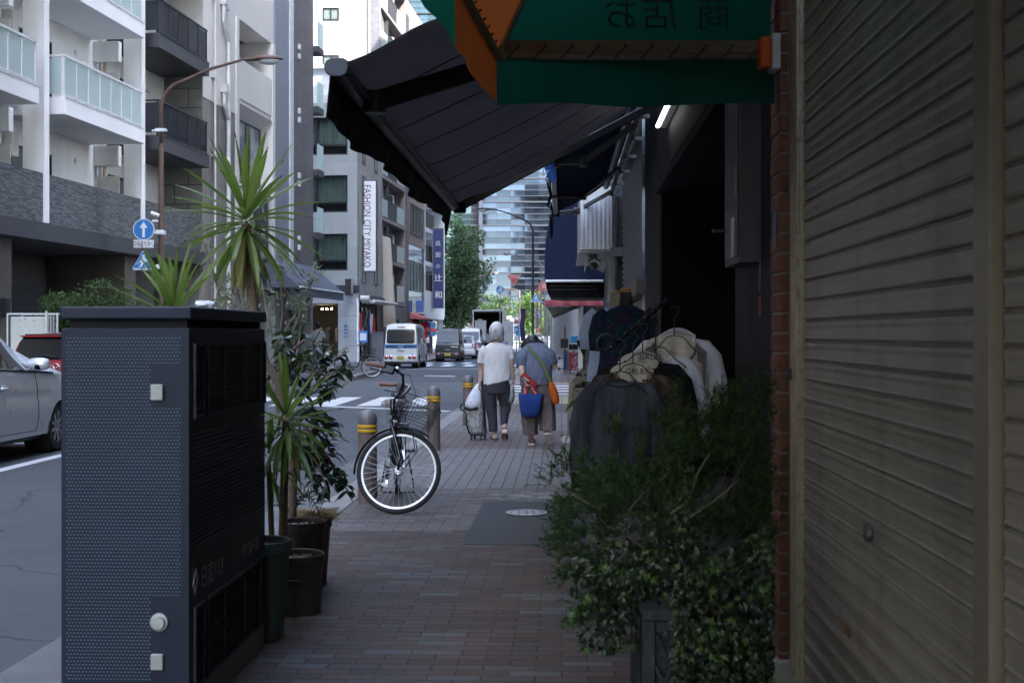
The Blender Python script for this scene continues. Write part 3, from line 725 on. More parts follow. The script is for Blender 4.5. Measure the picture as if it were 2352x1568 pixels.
g=M(); g.tube([(xx(849),-.05,8),(xx(849),-.05,40)],.05,8); g.build('drainpipe',m_alu,Bx)
# receding front of tower
FE=Fac(xx(872),67,.09)
def fy(px): return FE.at(px,500)[0]
TE=FE.thing('apartment_building','brown apartment front with stacked balconies and glass railings','building')
yM=FE.y(75)
g=M(); g.box(-9,-1.1,.02,yM,0,40); g.build('back_wall',mat('brown_wall',(.16,.135,.125),.7),TE)
g=M(); g.box(-1.09,.0,-.0,.35,0,40) ; g.box(-1.09,.02,yM-.4,yM,0,40); g.build('pier',mat('mauve_tile',(.26,.22,.22),.6),TE)
stor=2.33
for k in range(0,15):
    z=3.0+k*stor
    g=M(); g.box(-1.09,.05,.36,yM-.41,z,z+.18); sl=g.build('balcony_slab',mat('mauve_tile',(.26,.22,.22),.6),TE)
    g=M()
    for i in range(30): yy=lerp(2.4,4.9,i/30); g.box(.0,.03,yy,yy+.03,z+.19,z+1.2)
    g.box(-.01,.04,2.4,4.9,z+1.2,z+1.25); g.box(-1.0,.02,2.3,2.4,z+.19,z+2.1); g.build('bar_railing',m_dgrey,sl)
    g=M(); g.box(.0,.02,5.2,7.4,z+.25,z+1.2); g.box(.0,.02,.4,2.2,z+.25,z+1.2); g.build('glass_railing',m_frost,sl)
    window(TE,.5,2.2,z+.2,z+2.0,-1.085,2,mg=m_winl); window(TE,5.2,7.2,z+.2,z+2.0,-1.085,2)
    g=M(); g.tube([(-.6,5.1,z+1.9),(-.2,5.1,z+1.8),(-.2,5.1,z+1.3)],.05,6); g.build('duct',m_alu,sl)
g=M(); g.box(-1.0,.05,.3,yM,0,2.95); g.build('ground_floor',mat('grey_stone_low',(.16,.16,.16),.7,var=.2),TE)
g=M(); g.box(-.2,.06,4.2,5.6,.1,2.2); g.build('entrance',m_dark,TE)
# ---- B6 pink tile building
FFc=Fac(FE.X0+8*.09,75.02,.09)
T6=FFc.thing('office_building','pink brown tiled building with white framed windows and blue glass lower floors','building')
y6=FFc.y(82.4); m_pink=brickmat('pink_tile',(.34,.26,.235),(.38,.29,.265),(.25,.2,.19),.3,.1,ms=.006,plane='yz',bump=.1,noisek=.2)
g=M(); g.box(-9,0,.001,y6,7.0,22); g.build('upper_wall',m_pink,T6)
g=M(); g.box(-9,.02,.0,1.0,0,6.99); g.box(-9,.06,0,.9,7.0,21) ; g.build('dark_pier',mat('dark_pier',(.06,.065,.08),.5),T6)
g=M(); g.box(-9,-.05,1.01,y6,2.7,6.99); g.build('blue_glass_wall',winmat('blue_panel_glass',(.06,.085,.17)),T6)
for z in (4.1,7.7,11.0,14.2,17.5):
    window(T6,1.6,y6-.8,z,z+1.9,.02,4,mf=mat('bronze_frame',(.07,.05,.04),.4,.5),curtain=m_curtw)
g=M(); g.box(-9,-.8,1.01,y6,-.3,2.69); g.build('shop_floor',mat('dark_shop',(.05,.03,.03),.7),T6)
g=M(); g.prism([(.05,1.2,2.7),(.9,1.2,2.35),(.9,1.2,2.25),(.05,1.2,2.3)],(0,2.6,0)); g.build('red_tile_roof',mat('red_canopy',(.45,.13,.13),.7),T6)
g=M()
for k in range(5):
    g.grid(lambda u,v,k=k: V((-.3,1.2+k*.65+u*.6,2.2-v*.75+.02*math.sin(u*9))),6,3)
g.build('noren_curtain',mat('noren_red',(.5,.05,.04),.8),T6)
g=M()
for k,ch in enumerate('いらっしゃい'[:5]): g.text(ch,(-.285,1.5+k*.65,1.6),(0,1,0),(0,0,1),.5,cx=True)
g.build('noren_lettering',mat('white_letter',(.75,.75,.75),.6),T6)
g=M(); g.box(0.1,.55,3.2,3.5,2.75,3.5); g.build('blue_box_sign',mat('blue_box',(.08,.16,.45),.5),T6,bevel=.02)
# ---- B7 white building with balconies
F7=Fac(FFc.X0+7.38*.09,82.45,.09)
T7=F7.thing('office_building','white building with open balconies carrying a tall navy blue sign','building')
y7=F7.y(91.6)
g=M(); g.box(-9,-1.3,.001,y7,0,12.6); g.box(-1.29,0,0,.25,2.6,12.6); g.box(-1.29,0,y7-.3,y7,2.6,12.0); g.box(-1.29,0,.26,y7-.31,2.4,4.3); g.box(-1.29,0,y7-4,y7-.31,4.3,5.3)
for z in (6.0,8.3,10.6,12.3): g.box(-1.29,.0,.26,y7-.31,z,z+.3)
g.build('wall',mat('white_tile',(.62,.63,.65),.5,var=.04),T7)
for z in (4.3,6.3,8.6):
    g=M()
    for i in range(30): yy=lerp(.4,4.6,i/30); g.box(-.1,-.07,yy,yy+.03,z,z+1.1)
    g.box(-.12,-.05,.4,4.6,z+1.1,z+1.14); g.build('railing',m_dframe,T7)
    window(T7,.6,4.4,z,z+1.8,-1.28,3)
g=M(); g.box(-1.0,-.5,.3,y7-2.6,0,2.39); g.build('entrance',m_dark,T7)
g=M()
for i in range(10): g.box(-.2,-.1,y7-2.4+i*.22,y7-2.3+i*.22,0,2.39)
g.build('louvre_screen',mat('louvre_grey',(.35,.36,.35),.6),T7)
a=P(994.5,525,86); b_=P(1018,707,86)
sg=thing('vertical_shop_sign','tall navy blue vertical sign with five white brush characters','sign',(a.x,86,0))
wd=b_.x-a.x
g=M(); g.box(-.04,wd+.04,0,.25,b_.z-.04,a.z+.04); g.build('sign_frame',mat('bronze_trim',(.25,.22,.14),.4,.6),sg)
g=M(); g.box(0,wd,-.02,-.001,b_.z,a.z); fc=g.build('sign_face',mat('navy_sign',(.018,.035,.16),.45,var=.05),sg)
g=M()
for ch,yy,sz in (('呉',559,.40),('服',585,.40),('の',611,.36),('辻',638,.56),('和',677,.56)):
    p=P(1006,yy,86); g.text(ch,(wd/2,-.025,p.z-sz*.38),(1,0,0),(0,0,1),sz,cx=True)
    if sz>.5: g.text(ch,(wd/2+.02,-.026,p.z-sz*.38+.01),(1,0,0),(0,0,1),sz,cx=True)
g.build('lettering',mat('white_letter',(.75,.75,.75),.6),sg)
a=P(982,739,84); 
g=M(); g.box(a.x,a.x+.55,83.6,84,a.z-1.0,a.z); tag(g.build('sign_board',mat('pale_blue_sign',(.12,.28,.5),.5),None,origin=(a.x,83.8,a.z-1)),'light blue square sign under the white balconies','sign')

# ---- glass tower far away
GT=thing('glass_tower','large glass curtain wall office building closing the end of the street','building',(0,170,0))
def gx(px): return (px-CX)/F*170
def glmat(name,col,metal=.75):
    b=NB(name); gm=b.n('ShaderNodeNewGeometry')
    c=b.mix(mul(col,.35),mul(col,1.5),gm.outputs['Random Per Island'])
    return b.fin(b.pr(c,.04,metal,spec=.9))
m_gl=glmat('curtain_wall_glass',(.035,.048,.066)); m_gl2=glmat('curtain_wall_green',(.045,.085,.085),.5)
m_blind=mat('office_blind',(.5,.56,.56),.8)
g=M(); fl=3.27; 
x=gx(1104)+.3
while x<45:
    z=3.3
    while z<62:
        j=rnd.uniform(-.02,.02); k=rnd.uniform(-.016,.016)
        g.poly([(x,j,z),(x+1.93,j+k,z),(x+1.93,j+k+.02,z+.8),(x,j+.02,z+.8)]); z+=.8175
    x+=1.95
g.build('glass_panes',m_gl,GT)
g=M(); x=gx(1104)-.5-2
while x>-34:
    z=3.3
    while z<62:
        j=rnd.uniform(-.03,.03); g.poly([(x,j,z),(x+1.18,-j,z),(x+1.18,-j+.02,z+1.6),(x,j+.02,z+1.6)]); z+=1.635
    x-=1.2
g.build('glass_panes',m_gl2,GT)
g=M()
for k in range(19):
    z=3.3+k*fl
    g.box(-34,45,-.35,.05,z-.09,z+.09)
g.build('floor_edge',mat('spandrel_grey',(.022,.024,.032),.5),GT)
g=M()
z=3.3
while z<62: g.box(-34,45,-.20,-.14,z-.025,z+.025); z+=.8175
g.build('sun_louvre',mat('louvre_pale',(.045,.045,.055),.5,0),GT)
g=M(); g.box(gx(1100),gx(1108.5),-.8,.1,0,62); g.build('column',mat('dark_column',(.02,.025,.04),.5),GT)
g=M(); g.box(-34,45,.15,20,0,62.3); g.build('core',mat('tower_inside',(.02,.022,.025),.8),GT)
g=M(); g.box(-34,45,-.6,.0,0,3.1); 
for k in range(30): g.box(-34+k*2.6,-33.8+k*2.6,-.8,-.62,0,3.1)
g.build('ground_floor',mat('dim_base',(.1,.11,.12),.4),GT)

# ---- massing behind and beside the camera: rest of the street, also there to shape light and reflections
def block(name,label,x0,x1,y0,y1,h,col,road=True,win='y'):
    t=thing(name,label,'building',(x0,y0,0)); g=M(); g.box(0,x1-x0,0,y1-y0,-.3,h); g.build('wall',mat('block_'+str(col),col,.7,var=.06),t)
    n=int(h/3); g=M()
    for k in range(1,n):
        for j in range(int((y1-y0)/3)):
            for side in (0,1):
                xx=-.01 if side==0 else x1-x0+.01
                g.box(min(xx,xx-.02),max(xx,xx+.02),j*3+.7,j*3+2.3,k*3+.8,k*3+2.3)
        for j in range(int((x1-x0)/3)):
            g.box(j*3+.7,j*3+2.3,y1-y0,y1-y0+.03,k*3+.8,k*3+2.3); g.box(j*3+.7,j*3+2.3,-.03,0,k*3+.8,k*3+2.3)
    g.build('window_glass',m_win,t); return t
block('office_building','unseen grey office block behind the near shops, enlarged to keep sun off the street',2.6,15,-32,27.9,47,(.3,.3,.3))  # unseen; length and height set to block sun through the side street
block('office_building','brown office block standing over the far shops past the side street',3.0,18,34.0,94,33,(.3,.28,.26))
block('office_building','unseen pale block added on the left behind the viewer to shape light',-30,-14,-46,-18,30,(.4,.4,.4))  # unseen block, added for shade and for reflections in the glass
block('office_building','white tower beyond the avenue on the left',-70,-32,150,185,40,(.5,.5,.5))
# ------------------------------------------------------------ right-hand shops
m_black=mat('black_paint',(.012,.012,.013),.5,var=.2)
m_blackm=mat('black_metal',(.02,.02,.022),.35,.5)
m_shut=mat('shutter_beige',(.37,.335,.275),.45,.2,var=.12,scale=1.5,dirt=.35,dirtcol=(.12,.10,.08),streak=.35)
m_shutr=mat('shutter_rail',(.33,.29,.225),.45,.3,var=.1,dirt=.25)
m_rust=mat('rusty_frame',(.42,.36,.26),.6,.1,var=.15,scale=6,dirt=.9,dirtcol=(.16,.07,.03))
m_redbrick=None
def shutter(name,s,d0,d1,z0,z1,mt,label,pitch=.074,group=None,cat='shutter'):
    t=thing(name,label,cat,S(s,d0,0),RR,group); L=d1-d0; g=M(); n=int((z1-z0)/pitch)
    prof=[(.002,0),(-.009,.003),(-.011,.006),(-.0075,.012),(-.007,.040),(-.010,.052),(-.010,.062),(-.003,.068),(.004,.070),(.004,.0735)]
    vs=[];k0=0
    for k in range(n):
        for (px,pz) in prof: vs.append((px,z0+(k+pz/.074)*pitch))
    g.grid(lambda u,v: V((vs[min(len(vs)-1,int(round(v*(len(vs)-1))))][0], u*L, vs[min(len(vs)-1,int(round(v*(len(vs)-1))))][1])),1,len(vs)-1)
    g.build('slat_curtain',mt,t)
    return t
st=shutter('roller_shutter',.92,2.69,4.60,0.02,3.3,m_shut,'closed beige roller shutter with a small round lock and two rust spots',group='beige roller shutters')
g=M(); g.lathe([(.028,0),(.028,.012),(.0,.013)],16,(-.015,.66+.25,.79),ax=(-1,0,0)); g.build('lock',mat('lock_metal',(.18,.18,.17),.4,.7),st,auto=40)
g=M()
for (yy,zz) in ((1.15,.42),(.80,.26)): g.box(-.017,-.0145,yy,yy+.07,zz,zz+.035)
g.build('rust_patch',mat('rust_orange',(.30,.17,.07),.8,var=.4,scale=30),st)
st2=shutter('roller_shutter',.92,.2,2.52,0.02,3.3,m_shut,'closed beige roller shutter nearest the viewer at the right edge',group='beige roller shutters')
g=M(); g.sbox(.885,.97,2.53,2.61,0,3.3); g.sbox(.90,.97,2.61,2.68,0,3.3); tag(g.build('shutter_rail',m_shutr,None,bevel=.004,origin=S(.92,2.6,0)),'upright beige metal rail between the two roller shutters','shutter rail')
tr=thing('steel_post','rust speckled beige steel frame at the edge of the brick pillar','door frame',S(.9,4.62,0),RR)
g=M(); g.box(0,.07,0,.2,-.02,3.3); g.box(-.012,.0,.0,.035,0,3.3); g.build('post',m_rust,tr,bevel=.003)
g=M(); g.box(-.03,-.012,.1,.13,1.2,1.24); g.build('clip',m_black,tr)
bm_=thing('brick_pillar','narrow red brown brick pillar with pale mortar beside the shutter','pillar',S(.86,4.83,0),RR)
m_rb=brickmat('red_brick',(.12,.04,.025),(.2,.075,.045),(.16,.14,.12),.21,.079,ms=.009,plane='xz',bump=1.0,off=.5)
m_rb2=brickmat('red_brick_side',(.12,.04,.025),(.2,.075,.045),(.16,.14,.12),.21,.079,ms=.009,plane='yz',bump=1.0,off=.5)
g=M(); rr=random.Random(3)
nz=int(4/.079)
for k in range(nz):
    z=.04+k*.079; dx=rr.uniform(-.0015,.0015)
    g.box(0+dx,.035,0+dx,.20,z,z+.069,0); g.box(.045,.35,0-dx,.2,z,z+.069,0) 
g.build('bricks',mat('red_brick_block',(.15,.055,.033),.8,var=.35,scale=9,bump=.8,bscale=120,dirt=.4,dirtcol=(.05,.03,.025)),bm_,bevel=.004)
g=M(); g.box(.005,.34,.005,.195,0,4.0); g.build('mortar',mat('mortar',(.17,.15,.13),.9,bump=.5),bm_)
g=M(); g.box(-.02,.2,-.02,.21,-.02,.09); g.build('plinth',m_conc,bm_,bevel=.01)
g=M(); g.box(-.004,-.0005,.05,.13,1.72,1.87); g.build('address_plate',mat('plate_dark_blue',(.03,.04,.07),.4),bm_)
# shop carcass (dark doorway)
sh=thing('clothes_shop','dark shop front with an open doorway, black column and black metal lintel','shop',S(.93,5.05,0),RR)
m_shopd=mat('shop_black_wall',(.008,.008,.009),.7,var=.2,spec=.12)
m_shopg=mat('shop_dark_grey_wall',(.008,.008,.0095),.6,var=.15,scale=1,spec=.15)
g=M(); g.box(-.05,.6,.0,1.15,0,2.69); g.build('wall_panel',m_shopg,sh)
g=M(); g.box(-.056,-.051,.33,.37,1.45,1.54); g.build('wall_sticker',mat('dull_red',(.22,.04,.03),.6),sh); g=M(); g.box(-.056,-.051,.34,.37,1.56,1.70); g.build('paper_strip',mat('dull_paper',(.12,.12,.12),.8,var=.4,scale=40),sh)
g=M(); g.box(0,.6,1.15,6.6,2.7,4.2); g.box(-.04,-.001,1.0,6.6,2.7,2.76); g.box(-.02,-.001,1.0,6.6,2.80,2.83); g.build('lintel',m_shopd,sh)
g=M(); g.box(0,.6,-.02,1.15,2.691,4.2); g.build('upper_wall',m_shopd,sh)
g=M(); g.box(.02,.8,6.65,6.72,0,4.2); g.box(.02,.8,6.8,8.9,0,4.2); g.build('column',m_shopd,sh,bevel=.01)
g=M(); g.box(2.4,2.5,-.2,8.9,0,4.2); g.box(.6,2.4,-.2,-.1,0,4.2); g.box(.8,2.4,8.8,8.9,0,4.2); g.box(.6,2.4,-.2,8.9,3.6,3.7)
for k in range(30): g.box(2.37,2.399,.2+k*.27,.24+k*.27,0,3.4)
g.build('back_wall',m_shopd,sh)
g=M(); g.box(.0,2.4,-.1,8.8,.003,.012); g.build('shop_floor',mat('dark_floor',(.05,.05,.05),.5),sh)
# ghost shelves and hangings inside
g=M()
for k in range(8): g.box(1.2,1.8,1.6+k*.6,1.95+k*.6,.7+.1*(k%3),1.7)
g.build('hanging_stock',mat('dark_clothes',(.03,.025,.025),.9,var=.6,scale=3),sh)
cb=thing('wall_cabinet','dark cabinet fixed high on the shop wall past the brick pillar, with a paper label','cabinet',S(.787,5.4,0),RR)
g=M(); g.box(0,.4,0,.49,1.69,2.8); g.box(-.006,-.001,.03,.46,1.72,2.75); g.build('body',mat('dark_grey_cabinet',(.035,.035,.040),.5,var=.15,scale=2,streak=.3),cb,bevel=.006)
g=M(); g.box(-.012,-.007,.12,.2,1.72,1.9); g.build('paper_label',mat('paper_worn',(.35,.35,.33),.8,var=.3,scale=40),cb)
g=M(); g.tube([(-.01,.4,1.86),(-.06,.4,1.86),(-.07,.38,1.86)],.01,6); g.build('handle',m_blackm,cb); g=M(); g.box(-.014,-.007,.05,.07,2.0,2.12); g.build('hinge',mat('brass_worn',(.2,.18,.1),.4,.6),cb)
# fluorescent lamp
fl=thing('fluorescent_lamp','lit fluorescent tube on the wall above the shop doorway','lamp',S(.86,9.5,3.2),RR)
g=M(); g.box(0,.06,0,1.25,-.02,.04); g.build('fitting',m_alu,fl); g=M(); g.tube([(-.02,.02,-.01),(-.02,1.2,-.01)],.018,8); g.build('tube',emit('lamp_white',(1,1,.97),1.1),fl)
# next shops: mirror pillar, shutter, pipe
s2=thing('shuttered_shop','dark shop with a half raised slatted shutter and polished pillar beyond the black column','shop',S(1.0,14.0,0),RR)
g=M(); g.box(-.03,.5,.0,.75,0,4.2); g.build('polished_pillar',mat('polished_metal',(.22,.21,.23),.15,.85,var=.1),s2)
g=M(); g.box(.15,.3,.75,6.9,0,4.2); g.box(.0,.5,.751,6.9,4.2,4.4); g.build('back_wall',mat('brown_dark',(.05,.035,.03),.6),s2)
g=M(); n=22
for k in range(n):
    z=2.05+k*.095; g.poly([(.04,.78,z),(.04,6.2,z),(-.01,6.2,z+.07),(-.01,.78,z+.07)]); g.poly([(-.01,.78,z+.07),(-.01,6.2,z+.07),(.04,6.2,z+.094),(.04,.78,z+.094)])
g.build('slatted_shutter',mat('shutter_dark_metal',(.06,.055,.055),.45,.3,var=.1),s2)
g=M(); g.box(-.1,.1,.76,6.3,1.85,2.04); g.build('shutter_box',mat('brown_box',(.07,.055,.05),.5),s2,bevel=.01)
g=M()
for k in range(24):
    z=.05+k*.075; g.poly([(.10,1.8,z),(.10,6.2,z),(.07,6.2,z+.055),(.07,1.8,z+.055)]); g.poly([(.07,1.8,z+.055),(.07,6.2,z+.055),(.10,6.2,z+.074),(.10,1.8,z+.074)])
g.build('brown_shutter',mat('shutter_brown',(.16,.10,.075),.5,.3,var=.1),s2)
g=M(); g.tube([(-.08,7.0,0),(-.08,7.0,3.9)],.06,8); g.box(-.16,.1,6.9,7.1,2.7,2.85); g.build('drainpipe',mat('grey_pipe',(.14,.14,.15),.4,.3),s2)
g=M(); g.box(-.05,.5,7.1,13.9,0,4.3); g.build('far_wall',mat('wall_taupe',(.07,.065,.062),.7,var=.1),s2)
g=M()
for k in range(40):
    z=.05+k*.075; g.poly([(-.055,8.2,z),(-.055,10.8,z),(-.085,10.8,z+.055),(-.085,8.2,z+.055)])
g.build('grey_shutter',mat('shutter_grey',(.3,.28,.26),.4,.4),s2)

# ---- black folding-arm awning
m_canvb=clothmat('awning_charcoal',(.06,.057,.062),wr=.5,wscale=2.2,trans=.32,tcol=(.30,.28,.30))
a1=thing('folding_awning','large charcoal folding arm awning with a drooping valance over the pavement','awning',S(.95,5.38,0),RR)
def sl(s,D,z): return (s-.95, D-5.38, z)
d0,d1=5.38,11.4
g=M()
def fn(u,v):
    D=lerp(d0,d1,v); s=lerp(-1.0,1.0,u); z=lerp(2.575,3.72,u)-.09*math.sin(PI*u)*(1+.4*math.sin(v*23)) -.02*math.sin(v*9*PI)*(1-u)-.012*math.sin(v*60+u*5)*math.sin(PI*u)-.014*math.sin((u*1.3+v*2.2)*19)*max(0,1-v*3)-.014*math.sin((u*1.3-v*2.2)*19)*max(0,v*3-2)
    return V(sl(s,D+ (.0),z))
g.grid(fn,30,120)
for k in range(1,7):
    D=d0+k*(d1-d0)/7; pts=[]
    for i in range(15):
        u=i/14; v=(D-d0)/(d1-d0); p=fn(u,v); pts.append(p+V((0,0,-.006)))
    for a,b_ in zip(pts,pts[1:]): g.beam(a,b_,.005,.002,mi=1)
g.build('canvas',[m_canvb,clothmat('awning_seam',(.045,.043,.046),trans=.3,tcol=(.12,.11,.12))],a1,smooth=True,solid=.004)
g=M(); g.beam(sl(-1.0,d0,2.56),sl(-1.0,d1,2.56),.07,.075); g.beam(sl(-.95,d0,2.54),sl(-.95,d1,2.54),.025,.03); g.build('front_bar',mat('bar_dark_bronze',(.05,.05,.046),.4,.5),a1,bevel=.012)
g=M(); c=sl(-1.0,d0,2.56); pr=[(c[0]+x,c[1]-.02,c[2]+z) for x,z in [(.055,.0),(.05,.03),(.03,.042),(-.02,.042),(-.048,.03),(-.058,.005),(-.05,-.025),(-.025,-.042),(.02,-.042),(.045,-.03)]]; g.prism(pr,(0,.025,0)); g.build('end_cap',mat('cap_grey_blue',(.03,.035,.05),.6),a1,bevel=.006,seg=2)
for dd in (-.03,.03):
    pass
g=M()
def fn(u,v):
    D=lerp(d0-.0,d1,u); w=.02*math.sin(u*31)+.012*math.sin(u*67+1); sag=.20+.02*math.sin(u*14)-.05*u+(.10*max(0,1-abs(u-.995)/.02) )
    return V(sl(-1.03+w*v-.03*v,D,2.54-sag*v))
g.grid(fn,110,6); g.build('valance',clothmat('awning_valance',(.022,.022,.025),wr=.6,wscale=4),a1,smooth=True,solid=.004)
def arm(root,loc,a,b,mt,w=.06,h=.075,mid=None):
    g=M(); pts=[a]+([mid] if mid else [])+[b]
    for i in range(len(pts)-1): g.beam(loc(*pts[i]),loc(*pts[i+1]),w,h)
    if mid: p=loc(*mid); g.lathe([(.055,-.06),(.055,.06)],12,p,ax=(0,0,1))
    p=loc(*a); g.lathe([(.06,-.06),(.06,.05)],12,p,ax=(0,0,1))
    return g.build('folding_arm',mt,root,bevel=.01)
m_armg=mat('arm_green_black',(.028,.032,.03),.45,.3)
arm(a1,sl,(-.94,6.07,2.54),(.93,7.46,3.42),m_armg,.07,.10); arm(a1,sl,(-.95,11.36,2.56),(.93,12.2,3.66),m_blackm,.06,.08)
g=M(); g.tube([sl(.98,d0,3.78),sl(.98,d1,3.78)],.06,10); g.build('roller_tube',m_dgrey,a1)
# ---- navy awning further on
m_navy=clothmat('awning_navy',(.02,.026,.05),wr=.3,wscale=2,trans=.3,tcol=(.035,.045,.085))
a3=thing('folding_awning','navy folding arm awning with three grey arms and a ragged blue edge','awning',S(.83,12.2,0),RR)
def s3(s,D,z): return (s-.83,D-12.2,z)
g=M(); g.grid(lambda u,v: V(s3(lerp(-.1,.86,u),lerp(12.2,20.6,v),lerp(3.42,3.98,u)-.05*math.sin(PI*u))),8,16); g.build('canvas',m_navy,a3,smooth=True,solid=.004)
g=M(); g.beam(s3(-.1,12.2,3.40),s3(-.1,20.7,3.40),.07,.08); g.box(*[s3(-.15,0,0)[0],s3(-.03,0,0)[0]],-.1,.12,3.32,3.46); g.build('front_bar',mat('bar_grey',(.16,.16,.165),.4,.5),a3,bevel=.01)
m_armgrey=mat('arm_grey',(.10,.10,.105),.45,.4)
for Dw,Df,mid in ((13.9,14.3,(.25,14.1,3.36)),(17.5,17.6,(.33,18.9,3.5)),(20.4,20.4,(.27,21.8,3.56))):
    arm(a3,s3,(-.09,Df,3.38),(.83,Dw,3.74),m_armgrey,.05,.07,mid)
g=M(); g.beam(s3(.84,12.2,3.76),s3(.84,21,3.76),.05,.05); g.build('torsion_bar',m_armgrey,a3)
g=M(); g.tube([s3(.76,12.2,3.9),s3(.76,21,3.9)],.055,10)
for k in range(6): g.box(0,.22,1+k*1.5,1.06+k*1.5,3.70,3.74)
g.build('roller_tube',mat('roller_grey_blue',(.10,.11,.13),.4,.4),a3,auto=40)
g=M(); rr=random.Random(5)
def fn(u,v): 
    D=lerp(12.2,20.7,u); return V(s3(-.14-.03*v+.03*math.sin(u*40)*v,D,3.36-v*(.10+.06*math.sin(u*55)+.05*math.sin(u*23+1)+(.28 if .93<u<.975 else 0))))
g.grid(fn,120,4); g.build('ragged_valance',clothmat('valance_black_blue',(.012,.013,.022),wr=.6),a3,smooth=True,solid=.004)
p=P(1262,345,13.3); g=M()
q=[P(1262,342,13.3),P(1270,352,13.3),P(1272,375,13.3),P(1280,412,13.3),P(1268,421,13.3),P(1257,402,13.3),P(1247,378,13.3),P(1256,366,13.3)]
g.poly(q); tag(g.build('blue_tarp_scrap',clothmat('tarp_blue',(.03,.10,.38),wr=.8),None,solid=.008,origin=q[0]),'torn scrap of bright blue tarpaulin hanging from the navy awning bar','tarpaulin')
g=M()
for (x0,y0,x1,y1) in ((1258,345,1246,404),(1256,350,1252,390),(1262,392,1240,400)): g.tube([P(x0,y0,13.2),P((x0+x1)/2-2,(y0+y1)/2+6,13.2),P(x1,y1,13.2)],.006,5)
tag(g.build('loose_string',mat('string_grey',(.4,.4,.42),.8),None,origin=P(1250,400,13.2)),'thin loose strings dangling beside the blue tarpaulin scrap','string')
# ---- ribbed metal sign box
bx=thing('ribbed_sign_box','silver ribbed metal box projecting over the pavement past the navy awning','sign box',S(.33,21.5,0),RR)
g=M(); n=8
for k in range(n):
    x=k*.075; g.box(x,x+.052,-.05,.0,2.85,3.95)
g.box(0,.6,.001,.03,2.85,3.95)
g.build('ribbed_front',mat('silver_rib',(.55,.57,.60),.4,.3,var=.06),bx)
g=M(); g.box(.0,.6,.04,4.2,2.85,3.95); g.box(-.03,.62,-.02,4.25,2.80,2.846); g.build('box_body',mat('box_grey',(.33,.335,.34),.5,.2),bx)
sp=thing('wall_lamp_cluster','jumble of flood lamps and loudspeaker parts hanging under the ribbed box','lamp',P(1368,590,22.0))
g=M()
def rel(x,y,D=22.0): return P(x,y,D)-P(1368,590,22.0)
g.tube([rel(1369,548),rel(1381,562)],.05,10); g.lathe([(.075,-.02),(.075,.03),(.03,.05)],16,rel(1367,548),ax=(-.3,-1,.1)); g.build('lamp_tube',mat('lamp_offwhite',(.5,.5,.47),.5),sp,auto=40)
g=M(); g.prism([rel(1347,570),rel(1353,566),rel(1350,600),rel(1342,627)],(0,.05,0)); g.prism([rel(1384,598),rel(1393,606),rel(1386,626),rel(1370,618)],(.0,.08,0)); g.build('lamp_panel',mat('lamp_offwhite',(.5,.5,.47),.5),sp)
g=M(); g.lathe([(.08,0),(.09,.05),(.04,.1)],12,rel(1362,585),ax=(-.2,-1,0)); g.tube([rel(1350,600),rel(1366,592),rel(1380,600)],.02,6); g.tube([rel(1375,520),rel(1375,560),rel(1362,585)],.015,6); g.lathe([(.06,0),(.06,.1)],12,rel(1360,610),ax=(.5,-1,0)); g.build('bracket',mat('bracket_grey',(.12,.11,.10),.5,.4),sp)
# ---- navy bullnose canopy, white rail, black under-awning, red awning
nb=thing('navy_canopy','deep navy cloth canopy with a laced white rail along its lower edge','awning',S(0,27,0),RR)
def sx(px,D): return (px-1290)/F*D
def zz_(py,D): return H+(HY-py)/F*D
pr=[(1272,470),(1262,505),(1254,545),(1251,590),(1251,641),(1375,645),(1400,645),(1400,430),(1290,430)]
g=M(); g.prism([(sx(x,27),0,zz_(y,27)) for x,y in pr],(0,3.2,0)); g.build('canvas',clothmat('canopy_navy',(.013,.02,.052),wr=.35,wscale=1.5),nb)
g=M(); g.tube([(sx(1253,27),-.05,zz_(645.5,27)),(sx(1385,27),-.05,zz_(645.5,27))],.03,8); g.build('rail',m_alu,nb)
g=M()
for k in range(10):
    x=1258+k*11; g.tube([(sx(x,27),-.07,zz_(648,27)),(sx(x+6,27),-.03,zz_(641,27)),(sx(x+10,27),-.07,zz_(648,27))],.006,4)
g.build('lacing',m_black,nb)
ub=thing('black_awning','black curved awning tucked under the navy canopy','awning',S(0,27.4,0),RR)
g=M(); pr=[(1254,650),(1257,668),(1264,682),(1300,684),(1400,684),(1400,650)]
g.prism([(sx(x,27.4),0,zz_(y,27.4)) for x,y in pr],(0,2.5,0)); g.build('canvas',clothmat('awning_black',(.008,.008,.009)),ub)
g=M()
for y in (657,665): g.tube([(sx(1262,27.4),-.02,zz_(y,27.4)),(sx(1372,27.4),-.02,zz_(y,27.4))],.012,6)
g.build('rail',m_dgrey,ub)
ra=thing('red_awning','faded red scalloped awning with a grey cover on the building past the side street','awning',S(0,33.6,0),RR)
D=33.6; g=M(); g.prism([(sx(1250,D),0,zz_(686,D)),(sx(1254,D),0,zz_(681.5,D)),(sx(1400,D),0,zz_(681.5,D)),(sx(1400,D),0,zz_(689,D)),(sx(1252,D),0,zz_(689,D))],(0,6,0)); g.build('cover',mat('cover_grey',(.36,.36,.37),.5),ra)
g=M(); g.grid(lambda u,v: V((lerp(sx(1252,D),sx(1400,D),u),-.03+.02*math.sin(u*26)*v,lerp(zz_(689,D),zz_(703,D),v))),40,4); g.build('valance',clothmat('awning_faded_red',(.30,.075,.095),wr=.5,wscale=5),ra,smooth=True,solid=.006)
g=M(); g.prism([(sx(1255,D),0.1,zz_(703,D)),(sx(1262,D),0.1,zz_(716,D)),(sx(1268,D),.1,zz_(725,D)),(sx(1335,D),.1,zz_(706,D))],(0,.05,0))
g.beam((sx(1262,D),.4,zz_(714,D)),(sx(1340,D),.4,zz_(700,D)),.05,.05)
